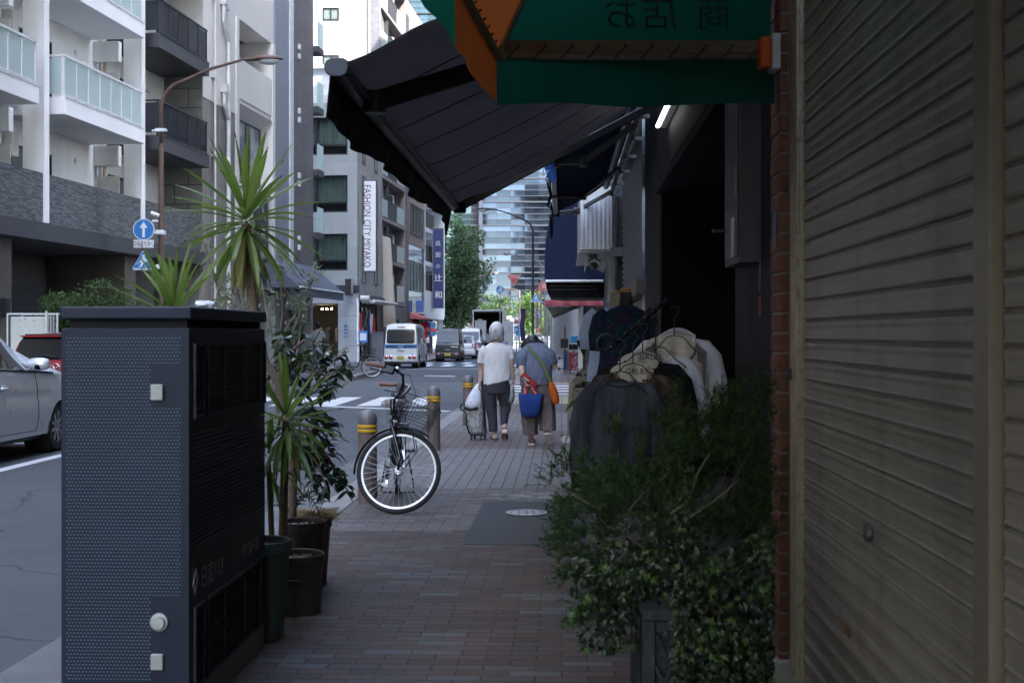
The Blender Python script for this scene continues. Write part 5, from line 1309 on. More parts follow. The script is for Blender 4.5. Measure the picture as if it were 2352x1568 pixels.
# extra clutter at far shops: red sign cloth stand with goods, hanging snacks, box
t=thing('shop_stand','rolling stall draped with a red cloth carrying white Japanese characters','stall',(P(1306,0,42).x,42,0)); wd=44/F*42; h=H+(HY-804)/F*42
g=M(); g.grid(lambda u,v: V((u*wd,-.02+.012*math.sin(u*14),h-v*(h-.1))),10,6); g.build('red_cloth',clothmat('stall_red',(.5,.09,.12),wr=.3),t,smooth=True)
g=M(); g.box(.02,wd+.4,.0,.7,.1,h-.01); g.build('stall_body',mat('stall_side',(.35,.04,.03),.6),t)
g=M(); g.text('串',(wd*.5,-.045,h*.42),(1,0,0),(0,0,1),.30,cx=True); g.lathe([(.2,0),(.2,.003),(.175,.003),(.175,0)],24,(wd*.5,-.045,h*.53),ax=(0,-1,0),cap=False)
g.text('高屋の丸串',(wd*.5,-.045,h*.83),(1,0,0),(0,0,1),.10,cx=True); g.text('東京本店',(wd*.5,-.045,h*.14),(1,0,0),(0,0,1),.11,cx=True)
for x in (.02,.2,.38): g.box(x,x+.13,-.04,-.03,h-.07,h)
g.build('lettering',mat('white_letter',(.75,.75,.75),.6),t)
for x in (.05,wd-.05):
    g=M(); g.lathe([(.05,-.02),(.05,.02)],12,(x,.05,.05),ax=(1,0,0)); g.build('castor',m_black,t)
p=P(1302,857,42.2); tag(M().box(-.12,.06,0,.3,0,.83).build('carton_box',mat('cardboard',(.30,.22,.14),.85,var=.1),None,bevel=.005),'tall brown carton standing against the red stall','box').location=(p.x,42.2,0)
for k,(px,py,w_,h_,c,lab) in enumerate(((1322,778,22,17,(.06,.30,.55),'bright blue plastic sheet bag on the stall'),(1320,796,26,14,(.02,.02,.022),'black crate on top of the red stall'),(1341,790,15,14,(.55,.52,.5),'white printed packets hanging by the far shop'),(1343,770,17,10,(.35,.10,.07),'red snack packets hanging in clear bags'))):
    p=P(px,py,41.5+k*.15); a=w_/F*42/2; b_=h_/F*42/2
    g=M()
    for i in range(3): 
        xx=lerp(-a,a,i/3); g.box(xx+.005,xx+a*.66-.005,rnd.uniform(-.05,0),.22,-b_,b_*rnd.uniform(.75,1))
    tag(g.build(['plastic_bag','crate','packet_row','snack_packets'][k],clothmat('goods%d'%k,c,wr=.7,rough=.5),None,bevel=.02,seg=2),lab,'goods').location=p
# dark bicycle-like clutter left of stall: handlebars of a parked bike
t=thing('hand_cart','dark blue hand cart parked left of the red stall','cart',(P(1298,0,41).x,41,0))
g=M(); g.tube([(-.2,0,.55),(0,0,.55),(0,.1,.95),(0,.1,1.6)],.02,6); g.tube([(-.2,0,.2),(0,0,.2),(0,0,.9)],.02,6); g.build('frame',m_black,t); g=M(); g.box(-.05,.1,.0,.3,.15,.8); g.build('basket',mat('cart_blue',(.03,.08,.2),.6),t); g=M(); g.box(-.15,.1,0,.3,.9,1.2); g.build('crate',m_blackm,t)
for x,z in ((-.2,.55),(-.2,.2)):
    g=M(); g.lathe([(.05,-.03),(.05,.03)],10,(x,0,z),ax=(0,1,0)); g.build('wheel',m_black,t)
# red parasol and banners at the far left shop
t=thing('parasol','red shop parasol standing between the vans on the far left pavement','parasol',(P(975,0,80).x,80,0)); zt=H+(HY-745)/F*80
g=M(); g.lathe([(.95,zt-.45),(.5,zt-.22),(.1,zt-.05),(0,zt)],16,cap=False); g.build('canopy',clothmat('parasol_red',(.5,.04,.05)),t); g=M(); g.tube([(0,0,0),(0,0,zt)],.025,6); g.build('pole',m_dframe,t)
for i,(px,D,c,lab,tx) in enumerate(((973,78,(.5,.03,.04),'red banner with white characters under the parasol','大入'),(981,78.5,(.04,.05,.15),'dark blue banner with pink characters right of the red one','串焼'),(950,77,(.45,.05,.05),'red and dark banner with a round crest by the noren','祭'))):
    t=thing('banner',lab,'banner',(P(px,0,D).x,D,0),0,'shop banners'); zt=2.1
    g=M(); g.grid(lambda u,v: V((-.2+u*.42,.02*math.sin(v*8),zt-v*1.7)),3,8); g.build('cloth',clothmat('banner%d'%i,c),t,smooth=True); g=M(); g.tube([(-.22,0,0),(-.22,0,zt+.1)],.015,5); g.build('pole',m_alu,t)
    g=M()
    for k,ch in enumerate(tx): g.text(ch,(0,-.03,zt-.6-k*.5),(1,0,0),(0,0,1),.34,cx=True)
    g.build('lettering',mat('letter_pink',(.7,.5,.5),.7),t)
# ------------------------------------------------------------ vehicles
def paint(name,col,metal=0,rough=.25,coat=1.0): return mat(name,col,rough,metal,var=.03,scale=1,coat=coat)
m_tyre=mat('tyre_rubber',(.018,.018,.018),.8,bump=.2)
m_carglass=NB('car_glass'); m_carglass=m_carglass.fin(m_carglass.pr((.008,.009,.010),.03,spec=.45))
m_chrome=mat('chrome',(.7,.7,.72),.12,1.0,var=.02)
m_rim=mat('wheel_rim',(.42,.43,.45),.3,.7,var=.05)
m_tail=mat('tail_lens_red',(.45,.015,.012),.12,coat=1)
m_trim=mat('trim_black',(.02,.02,.02),.5)
def pw(tab,x):
    if x<=tab[0][0]: return tab[0][1]
    for (a,b),(c,d) in zip(tab,tab[1:]):
        if x<=c: return b+(d-b)*(x-a)/(c-a) if c>a else d
    return tab[-1][1]
def pws(tab,x,e=.03):
    return (pw(tab,x-e)+2*pw(tab,x)+pw(tab,x+e))/4
def wheel(par,x,y,r,w,side,rimc=None,spokes=8):
    g=M(); ax=(side,0,0)
    g.lathe([(r*.62,-w/2),(r*.93,-w/2),(r,-w*.32),(r,w*.32),(r*.93,w/2),(r*.66,w/2)],28,(x,y,r),ax=ax,cap=False); t=g.build('tyre',m_tyre,par,auto=40)
    return t
def addwheel(root,x,y,r,w,side,spokes=8):
    g=M(); ax=V((side,0,0)); c=V((x,y,r))
    g.lathe([(r*.60,-w/2),(r*.93,-w/2),(r,-w*.32),(r,w*.32),(r*.93,w/2),(r*.66,w/2),(r*.64,w*.3)],28,c,ax=ax,cap=False); wh=g.build('wheel',m_tyre,root,auto=40)
    g=M(); g.lathe([(r*.65,w*.1),(r*.65,w*.38),(r*.6,w*.42),(r*.58,w*.25)],28,c,ax=ax,cap=False); g.lathe([(r*.17,w*.1),(r*.17,w*.36),(r*.1,w*.42),(0,w*.42)],14,c,ax=ax,cap=False)
    for k in range(spokes):
        a=2*PI*k/spokes; d=V((0,math.cos(a),math.sin(a))); g.beam(c+ax*w*.30+d*r*.12,c+ax*w*.36+d*r*.6,r*.13,.02,up=ax)
    g.build('rim',m_rim,wh,auto=40)
    g=M(); g.lathe([(r*.62,0),(r*.62,.01)],24,c-ax*w*.1,ax=ax); g.build('brake_backing',m_trim,wh)
    return wh
# body: y forward, x right, z up. tables: half-width by y, lower edge by y, belt height by y, top by y, roof half-width by y
def carsurf(c):
    def pt(y,side,u):
        # u 0..1 lower->belt ; 1..2 belt->roof edge ; 2..3 roof edge->centre
        lo=c['lo'](y); be=pws(c['belt'],y); tp=max(pws(c['top'],y),be+.001); w=pws(c['w'],y); rw=min(pws(c['rw'],y),w)
        hb=(tp-be); f=min(1,hb/.3)
        if u<=1:
            z=lerp(lo,be,u); k=(z-.25)/(be-.25+1e-6); x=w*(1-.045*max(0,k-.55)**2*4-.05*max(0,.35-k)**1.5*3)
            x-= .012*max(0,1-abs(k-.62)/.08)*c.get('crease',0)
            return V((side*x,y+c['shear'](z,y),z))
        xb=w*(1-.045*.2025*4)
        if u<=2:
            t=u-1; xe=lerp(xb*.985,rw,f); x=lerp(xb,xe,t**.9); z=lerp(be,tp-.04*f,t)
            return V((side*x,y+c['shear'](z,y),z))
        t=u-2; xe=lerp(xb*.985,rw,f); a=t*PI/2
        x=xe*(1-t)**.8 if t<1 else 0; z=tp-.04*f+ (.04*f+.03)*math.sin(min(1,t*1.6)*PI/2)-.0
        return V((side*x,y+c['shear'](z,y),z))
    return pt
def carbody(root,c,mt,y0,y1,ny=70):
    pt=carsurf(c); us=[0,.12,.25,.4,.5,.58,.63,.68,.78,.9,1,1.04,1.25,1.5,1.75,1.93,2,2.06,2.15,2.35,2.6,2.8,3]
    ys=[]
    for i in range(ny+1):
        ys.append(lerp(y0,y1,i/ny))
    for e in c.get('ey',[]): ys.append(e)
    ys=sorted(set(ys)); g=M()
    full=[(1,u) for u in us]+[(-1,u) for u in us[-2::-1]]
    n=len(full); vs=[pt(y,s,u) for y in ys for s,u in full]
    fs=[(j*n+i,(j+1)*n+i,(j+1)*n+i+1,j*n+i+1) for j in range(len(ys)-1) for i in range(n-1)]
    nn=len(us)
    for j in (0,len(ys)-1):
        for i in range(nn-1):
            a=j*n+i; b=j*n+i+1; cc=j*n+(n-1-i-1); d=j*n+(n-1-i); f=(a,b,cc,d) if i<nn-2 else (a,b,d)
            fs.append(f if j==0 else f[::-1])
    g.add(vs,fs); return g.build('body',mt,root,auto=35), pt
def patch(pt,side,corners,off,nu=8,nv=6):
    # corners: (y,u) x4  bl,br,tr,tl
    g=M()
    def fn(a,b):
        y=lerp(lerp(corners[0][0],corners[1][0],a),lerp(corners[3][0],corners[2][0],a),b); u=lerp(lerp(corners[0][1],corners[1][1],a),lerp(corners[3][1],corners[2][1],a),b)
        p=pt(y,side,u); q=pt(y,side,u+.01); r=pt(y+.01,side,u); n=(q-p).cross(r-p)
        n=n.normalized() if n.length>0 else V((side,0,0))
        if n.x*side<0: n=-n
        return p+n*off
    g.grid(fn,nu,nv); return g
def archlo(base,arches,r):
    def lo(y):
        z=base
        for a in arches:
            d=abs(y-a)
            if d<r: z=max(z,math.sqrt(max(0,r*r-d*d))+.30-.02)
        return z
    return lo
def rrect(w,h,r,n=5):
    pts=[]
    for cx,cz,a0 in ((w/2-r,h/2-r,0),(-w/2+r,h/2-r,PI/2),(-w/2+r,-h/2+r,PI),(w/2-r,-h/2+r,1.5*PI)):
        for k in range(n+1): a=a0+k/n*PI/2; pts.append((cx+r*math.cos(a),cz+r*math.sin(a)))
    return pts
def make_van(name,label,cat,loc,rz,pm,k=1.0,glass=None,stripe=False,hi=1.89,lens='round',w=.735,roofc=None,plate='yellow',group=None):
    t=thing(name,label,cat,loc,rz,group)
    h=hi; L=3.35
    sh=lambda z,y: (.26*((z-.95)/.95)**1.5 if z>.95 else 0)*max(0,1-y/.7)+ (.03*max(0,.5-z)/.5)*0
    c=dict(w=[(0,w-.05),(.12,w),(3.1,w),(3.35,w-.12)],rw=[(0,w-.12),(.3,w-.10),(3.0,w-.1),(3.35,w-.2)],belt=[(0,1.02),(2.7,1.0),(3.1,.95),(3.35,.8)],top=[(0,h-.03),(.25,h),(2.0,h),(2.6,h-.1),(3.0,1.3),(3.35,.85)],lo=archlo(.28,(.55,2.75),.33),shear=sh,ey=[.22,.23,.88,.87,2.42,2.43,3.07,3.08,.02,.05])
    b,pt=carbody(t,c,pm,0,L)
    def rear(pts,off=.012,name='rear_window',mt=m_carglass):
        g=M(); P_=[V((x,sh(z,0)-off,z)) for x,z in pts]; Q=[V((x,sh(z,0)-off+.01,z)) for x,z in pts]
        n=len(pts); g.add(P_+Q,[list(range(n))]+[(i,(i+1)%n,n+(i+1)%n,n+i) for i in range(n)]); return g.build(name,mt,t)
    rr_=[(x*(1-.04*((z+.29)/.58)),z+1.36) for x,z in rrect(1.16,.60,.10)]
    # rear window follows the slope: build as strips
    g=M(); pr=rrect(1.20,.60,.09,6)
    def fn(a,z): return V((a,sh(z,0)-.012,z))
    zs=sorted(set(round(z+1.36,4) for x,z in pr)); 
    rows=[]
    for z in zs:
        xs=[x for x,zz in pr if abs(zz+1.36-z)<1e-3]; rows.append((max(xs),z))
    for (xa,za),(xb,zb) in zip(rows,rows[1:]): g.poly([fn(-xa,za),fn(xa,za),fn(xb,zb),fn(-xb,zb)])
    wdw=g.build('rear_window',m_carglass,t,smooth=True)
    g=M(); g.beam((-.1,sh(1.1,0)-.03,1.08),(.25,sh(1.2,0)-.03,1.15),.02,.015); g.build('wiper',m_trim,wdw)
    if stripe:
        g=M(); g.box(-.71,.71,-.012,-.002,.86,1.02); g.build('blue_band',mat('band_blue',(.05,.22,.48),.3,coat=.8),t)
        g=M(); g.box(-.62,-.12,-.018,-.013,.885,.985); g.box(.12,.62,-.018,-.013,.885,.985); g.build('band_lettering',mat('band_navy',(.015,.04,.14),.3),t)
        g=M()
        for i in range(3):
            a=i*2*PI/3+PI/2; g.prism([(0,-.022,.965),(.055*math.cos(a+.5),-.022,.965+.055*math.sin(a+.5)),(.09*math.cos(a),-.022,.965+.09*math.sin(a)),(.055*math.cos(a-.5),-.022,.965+.055*math.sin(a-.5))],(0,.008,0))
        g.build('emblem',m_chrome,t)
    g=M(); g.box(-w+.02,w-.02,-.07,.08,.30,.52); g.build('bumper',pm,t,bevel=.03,seg=3)
    g=M(); g.box(-.14,.14,-.09,-.071,.74-.0,.80); g.build('handle',m_trim if not stripe else m_chrome,t,bevel=.006)
    zp=.43 if lens!='round' else .45
    pl=M().box(-.165,.165,-.085,-.072,zp-.085,zp+.08).build('number_plate',mat('plate_yellow',(.6,.45,.08),.5) if plate=='yellow' else m_swhite,t,bevel=.004)
    g=M(); g.text('25-73' if stripe else '18-64',(0,-.088,zp-.06),(1,0,0),(0,0,1),.11,cx=True); g.text('品川 480',(0,-.088,zp+.03),(1,0,0),(0,0,1),.045,cx=True); g.build('plate_lettering',mat('black_letter',(.02,.02,.025),.5),pl)
    if lens=='round':
        for x in (-.60,-.41,.41,.60):
            g=M(); g.lathe([(.085,0),(.085,.02),(.07,.03)],20,(x,-.07,.47),ax=(0,-1,0)); l_=g.build('tail_light',m_chrome,t,auto=40)
            g=M(); g.lathe([(.066,.0),(.06,.012),(.03,.02),(0,.022)],20,(x,-.1,.47),ax=(0,-1,0)); g.build('lens',m_tail,l_,auto=60)
        g=M(); g.box(-.16,.16,sh(1.76,0)-.03,sh(1.76,0)+.02,1.735,1.77); g.build('brake_light',m_tail,t,bevel=.005)
    elif lens=='low':
        for s in (-1,1):
            g=M(); g.box(min(s*.45,s*.68),max(s*.45,s*.68),-.085,-.071,.42,.50); g.build('tail_light',mat('lens_pink',(.55,.3,.3),.2,coat=1),t,bevel=.01)
            g=M(); g.box(min(s*.57,s*.68),max(s*.57,s*.68),-.092,-.086,.42,.50); g.build('tail_light',m_tail,t,bevel=.006)
        g=M(); g.box(-.13,.13,-.02,0,.68,.78); g.box(.17,.60,-.02,.0,.84,.88); g.box(-.66,.66,-.016,-.0,1.03,1.05); g.build('garnish',m_chrome,t,bevel=.004)
        g=M(); 
        for i in range(7): a=i/6; g.poly([(-.6+a*.0,sh(1.72+a*.1,0)-.02,1.70+.02*a),(.6,sh(1.72,0)-.02,1.70+.02*a),(.58,sh(1.8,0)-.02,1.8),(-.58,sh(1.8,0)-.02,1.8)]) if i==0 else None
        g.build('spoiler',m_carglass,t)
    else:
        for s in (-1,1):
            g=M(); g.box(min(s*.62,s*.71),max(s*.62,s*.71),-.02,.02,.55,.85); g.build('tail_light',m_tail,t,bevel=.01)
    for s in (1,-1):
        for ya,yb in ((.32,1.05),(1.12,1.82),(1.92,2.62)):
            g=patch(pt,s,[(ya,1.06),(yb,1.06),(yb-.06 if yb<2.5 else yb-.22,1.86),(ya+.03,1.86)],.006); g.build('side_window',m_carglass,t,smooth=True)
        g=M(); g.box(min(s*(w+.02),s*(w+.16)),max(s*(w+.02),s*(w+.16)),2.55,2.65,1.05,1.3); g.build('mirror',pm,t,bevel=.03,seg=2)
        g=patch(pt,s,[(.0,.02),(.0,.02),(.0,.02),(.0,.02)],.0)
        g=M(); g.box(min(s*(w+.002),s*(w+.012)),max(s*(w+.002),s*(w+.012)),1.08,1.09,.32,1.0); g.box(min(s*(w-.01),s*(w+.008)),max(s*(w-.01),s*(w+.008)),1.88,1.89,.32,1.0); g.build('door_seam',m_trim,t)
        for y in (.55,2.75): addwheel(t,s*(w-.10),y,.275,.15,s,6)
        for y in (.55,2.75):
            g=M(); g.lathe([(0,-.3),(.33,-.3),(.33,-.015)],24,(s*w,y,.29),ax=(s,0,0),cap=False); g.build('wheel_well',m_trim,t)
    g=M(); g.box(-w+.1,w-.1,.1,3.2,.2,.34); g.build('underbody',m_trim,t)
    if k!=1: t.scale=(k,k,k)
    return t
# scale children via root scale
wp=G(920,846,-.03); D=wp.y
make_van('kei_van','small white van with a blue band and round tail lights driving away in the junction','van',(wp.x,wp.y,-.03),RR-.02,paint('van_white',(.72,.74,.75)),.95,stripe=True)
wp=P(1028,0,61.0)
make_van('kei_van','black box van parked at the far left kerb ahead of the white van','van',(wp.x,61.0,-.03),RR,paint('van_black',(.006,.007,.011),0,.3,.35),.86,lens='low')
wp=P(1084,0,78)
make_van('kei_van','white high roof van parked beyond the small white hatchback and below the truck','van',(wp.x-.1,78,-.03),RR,paint('van_white2',(.74,.76,.77)),.92,lens='side')
def make_hatch(name,label,loc,rz,pm,L=3.9,w=.845,h=1.51,k=1.0,kind='silver'):
    t=thing(name,label,'car',loc,rz)
    sh=lambda z,y: (.20*((z-.85)/.65) if z>.85 else 0)*max(0,1-y/.5)-(0 if z>.6 else 0)
    c=dict(w=[(0,w-.13),(.25,w-.02),(.6,w),(3.0,w),(3.5,w-.05),(3.75,w-.16),(L,w-.34)],rw=[(0,w-.27),(.3,w-.24),(2.2,w-.22),(2.7,w-.2)],belt=[(0,1.02),(.6,1.03),(2.6,.96),(3.1,.93),(3.55,.84),(3.8,.68),(L,.55)],
      top=[(0,h-.07),(.3,h-.02),(1.0,h),(1.5,h),(1.9,h-.08),(2.75,1.03),(3.2,.97),(3.5,.90),(3.75,.75),(L,.56)],lo=archlo(.24,(.60,3.10),.335),shear=sh,crease=1,ey=[.262,.268,.932,.938,2.762,2.768,3.432,3.438])
    b,pt=carbody(t,c,pm,0,L,90)
    for s in (1,-1):
        g=patch(pt,s,[(.62,1.10),(1.32,1.08),(1.30,1.88),(.72,1.86)],.005); g.build('rear_side_window',m_carglass,t,smooth=True)
        gl=glassmat('car_glass_clear',(.28,.32,.32),.35,.02,(.02,.025,.025))
        g=patch(pt,s,[(1.42,1.08),(2.22,1.06),(1.88,1.84),(1.40,1.88)],.005); g.build('front_side_window',m_carglass,t,smooth=True)
        g=patch(pt,s,[(2.28,1.06),(2.62,1.05),(2.30,1.35),(2.22,1.38)],.005,4,4); g.build('quarter_window',m_carglass,t,smooth=True)
        # dark trim lines round the windows
        def sline(pts,wd,mt,nm,off=.004):
            g=M(); off=max(off,.001); pts=[(lerp(a[0],b_[0],k/6),lerp(a[1],b_[1],k/6)) for a,b_ in zip(pts,pts[1:]) for k in range(6)]+[pts[-1]]
            for (a,b_) in zip(pts,pts[1:]):
                p=pt(a[0],s,a[1]); q=pt(b_[0],s,b_[1]); g.beam(p+V((s*off,0,0)),q+V((s*off,0,0)),wd,wd)
            return g.build(nm,mt,t)
        sline([(.55,1.06),(1.0,1.04),(1.5,1.03),(2.0,1.02),(2.5,1.02),(2.9,1.02)],.022,m_trim,'belt_trim')
        sline([(1.36,.06),(1.35,.3),(1.36,.6),(1.36,1.0)],.006,m_trim,'door_seam',.0)
        sline([(2.42,.06),(2.46,.3),(2.44,.6),(2.40,1.0)],.006,m_trim,'door_seam',.0)
        sline([(1.36,.08),(2.0,.08),(2.42,.08)],.006,m_trim,'door_seam',.0)
        p=pt(1.58,s,.74)
        g=M(); g.sphere(p+V((s*.0,.0,0)),(.012,.075,.045),16,8); g.build('handle_recess',m_chrome,t,smooth=True)
        g=M(); g.tube([p+V((s*.012,-.09,.012)),p+V((s*.03,-.05,.014)),p+V((s*.03,.05,.012)),p+V((s*.012,.08,.008))],.014,8); g.build('door_handle',pm,t,smooth=True)
        p=pt(2.28,s,1.10); g=M(); g.loft([[p+V((s*(.13+x_),.07*k_*math.sin(a_)*1.0,.065+.072*k_*math.cos(a_))) for a_ in [2*PI*i/16 for i in range(16)]] for x_,k_ in ((-.11,.55),(-.09,.9),(-.03,1.05),(.05,1.0),(.10,.8),(.12,.4))]); g.tube([p+V((s*.0,.03,0)),p+V((s*.1,.02,.02))],.02,6); mi=g.build('mirror',pm,t,smooth=True)
        g=M(); g.sphere(p+V((s*.13,-.03,.055)),(.085,.042,.055),16,10); g.build('mirror_glass',m_carglass,mi,smooth=True)
        for y in (.60,3.10):
            addwheel(t,s*(w-.125),y,.30,.185,s,9)
            g=M(); g.lathe([(0,-.33),(.335,-.33),(.335,-.03)],28,(s*w,y,.28),ax=(s,0,0),cap=False); g.build('wheel_well',m_trim,t)
        g=patch(pt,s,[(3.42,.92),(3.80,.88),(3.82,1.0),(3.35,1.0)],.006,6,3); g.build('headlight',mat('headlight_lens',(.5,.52,.5),.08,coat=1),t,smooth=True)
        g=M(); z0=.86; g.prism([(s*(w-.03),.0,.78),(s*(w-.30),-.03,.80),(s*(w-.28),-.02,.98),(s*(w-.04),.10,1.04)],(0,.12,0)); g.build('tail_light',m_tail,t,bevel=.02,seg=2)
    g=M(); pts=[]
    for z,hw in ((1.04,.60),(1.12,.60),(1.2,.59),(1.3,.56),(1.4,.50)): pts.append((hw*(w/.845),z))
    for (xa,za),(xb,zb) in zip(pts,pts[1:]): g.poly([(-xa,sh(za,0)-.012,za),(xa,sh(za,0)-.012,za),(xb,sh(zb,0)-.012,zb),(-xb,sh(zb,0)-.012,zb)])
    rw=g.build('rear_window',m_carglass,t,smooth=True)
    g=M(); g.tube([(0,.02,1.07),(-.15,.02,1.10),(-.32,.03,1.09)],.012,6); g.build('wiper',m_trim,rw)
    g=M(); g.box(-.55,.55,.08,.42,h-.045,h-.02); g.build('spoiler',pm,t,bevel=.02,seg=2)
    g=M(); g.box(-w+.08,w-.08,-.09,.1,.30,.60); g.build('bumper',pm,t,bevel=.05,seg=3)
    pl=M().box(-.165,.165,-.02,-.001,.68,.84).build('number_plate',m_swhite,t)
    g=M(); n=28
    if kind=='red':
        pts=[(.068*math.cos(a),-.02,.93+.052*math.sin(a)) for a in [2*PI*i/n for i in range(n)]]; g.tube(pts,.006,6,closed=True)
        g.tube([(-.064,-.02,.945),(-.03,-.02,.948),(0,-.02,.905),(.03,-.02,.948),(.064,-.02,.945)],.0065,6)
    else: g.sphere((0,-.01,.93),(.06,.01,.04),12,6)
    g.build('emblem',m_chrome,t,smooth=True)
    g=M(); g.box(-w+.12,w-.12,.2,3.7,.18,.30); g.build('underbody',m_trim,t)
    if k!=1: t.scale=(k,k,k)
    return t
# silver hatch parked: front right wheel bottom at (130,1036)
m_silver=paint('car_silver',(.66,.68,.71),.3,.3)
wp=G(128,1034,-.03); yf=wp.y; # front axle y=3.10
ux,uy=math.sin(-RR),math.cos(-RR)
bx_=wp.x-.76*uy; by_=wp.y+.76*ux*0
make_hatch('parked_car','silver hatchback parked at the left edge with its side mirror and front wheel showing',(bx_-3.10*ux,yf-3.10*uy,-.03),RR,m_silver)
wp=P(128,0,17.2)
make_hatch('parked_car','red hatchback with a chrome winged badge parked ahead of the silver car',(wp.x,17.2,-.03),RR,paint('car_red',(.33,.008,.010),.2,.2),kind='red',h=1.40)
wp=P(1064,0,67.5)
make_hatch('parked_car','small white hatchback parked between the black van and the white high roof van',(wp.x,67.5,-.03),RR,paint('car_white',(.7,.72,.73)),k=.85)
# delivery truck, rear doors open
D=85; X_=lambda px:(px-1121)/F*D; Z_=lambda py:H+(HY-py)/F*D
t=thing('delivery_truck','white box truck seen from behind with its cargo doors folded open','truck',(P(1121,0,D).x,D,0),RR)
x0,x1,zt,zb=X_(1085.5),X_(1156.5),Z_(711),.95
g=M(); g.box(x0,x0+.08,0,5,zb,zt); g.box(x1-.08,x1,0,5,zb,zt); g.box(x0+.081,x1-.081,0.001,5,zt-.12,zt-.001); g.box(x0+.081,x1-.081,4.9,4.99,zb,zt-.13); g.build('cargo_box',mat('truck_white',(.6,.6,.58),.4,dirt=.1),t,bevel=.01)
g=M(); g.box(x0+.081,x0+.09,.05,4.89,zb,zt-.13); g.box(x1-.09,x1-.081,.05,4.89,zb,zt-.13); g.box(x0+.09,x1-.09,4.88,4.895,zb,zt-.13); g.build('cargo_lining',mat('cargo_dark',(.03,.028,.028),.8),t)
g=M(); g.box(x0,x1,-.05,5,zb-.12,zb-.001); g.build('cargo_floor',mat('cargo_floor',(.15,.12,.1),.8),t)
a=P(1156,738,D-.4); dz0=Z_(795); dz1=Z_(738)
g=M(); g.box(x1+.02,x1+.7,-.35,-.3,dz0-.0,dz1+.0); dr=g.build('cargo_door',mat('door_grey',(.42,.43,.44),.4,.2),t,bevel=.01)
g=M(); g.text('S',(x1+.40,-.356,dz1-.55),(1,0,0),(0,0,1),.42,cx=True); g.box(x1+.12,x1+.32,-.356,-.351,dz0+.15,dz0+.3); g.build('door_mark',m_sblue,dr)
g=M(); g.box(x0+.1,x0+.9,.6,1.2,zb+.05,zb+1.35); g.box(x0+.3,x0+.6,.7,1.0,zb+1.35,zb+1.45); g.build('wrapped_pallet',clothmat('film_white',(.6,.61,.62),wr=.8,wscale=5,rough=.3),t)
g=M(); g.box(x0+1.2,x0+1.8,1.5,2.2,zb+.0,zb+.5); g.build('cargo_carton',mat('cardboard',(.30,.22,.14),.85,var=.1),t)
g=M(); g.box(x0,x1,-.08,.05,.35,.6); g.build('bumper',m_trim,t)
for s,x in ((-1,x0+.15),(1,x1-.15)): addwheel(t,x,1.2,.35,.22,s,6); addwheel(t,x,5.6,.35,.22,s,6)
g=M(); g.box(x0+.1,x1-.1,5.1,6.6,.6,2.4); g.build('cab',mat('truck_white',(.6,.6,.58),.4,dirt=.1),t,bevel=.1,seg=3)
g=M(); g.box(x0+.3,x1-.3,0,5,.5,.82); g.build('chassis',m_trim,t)
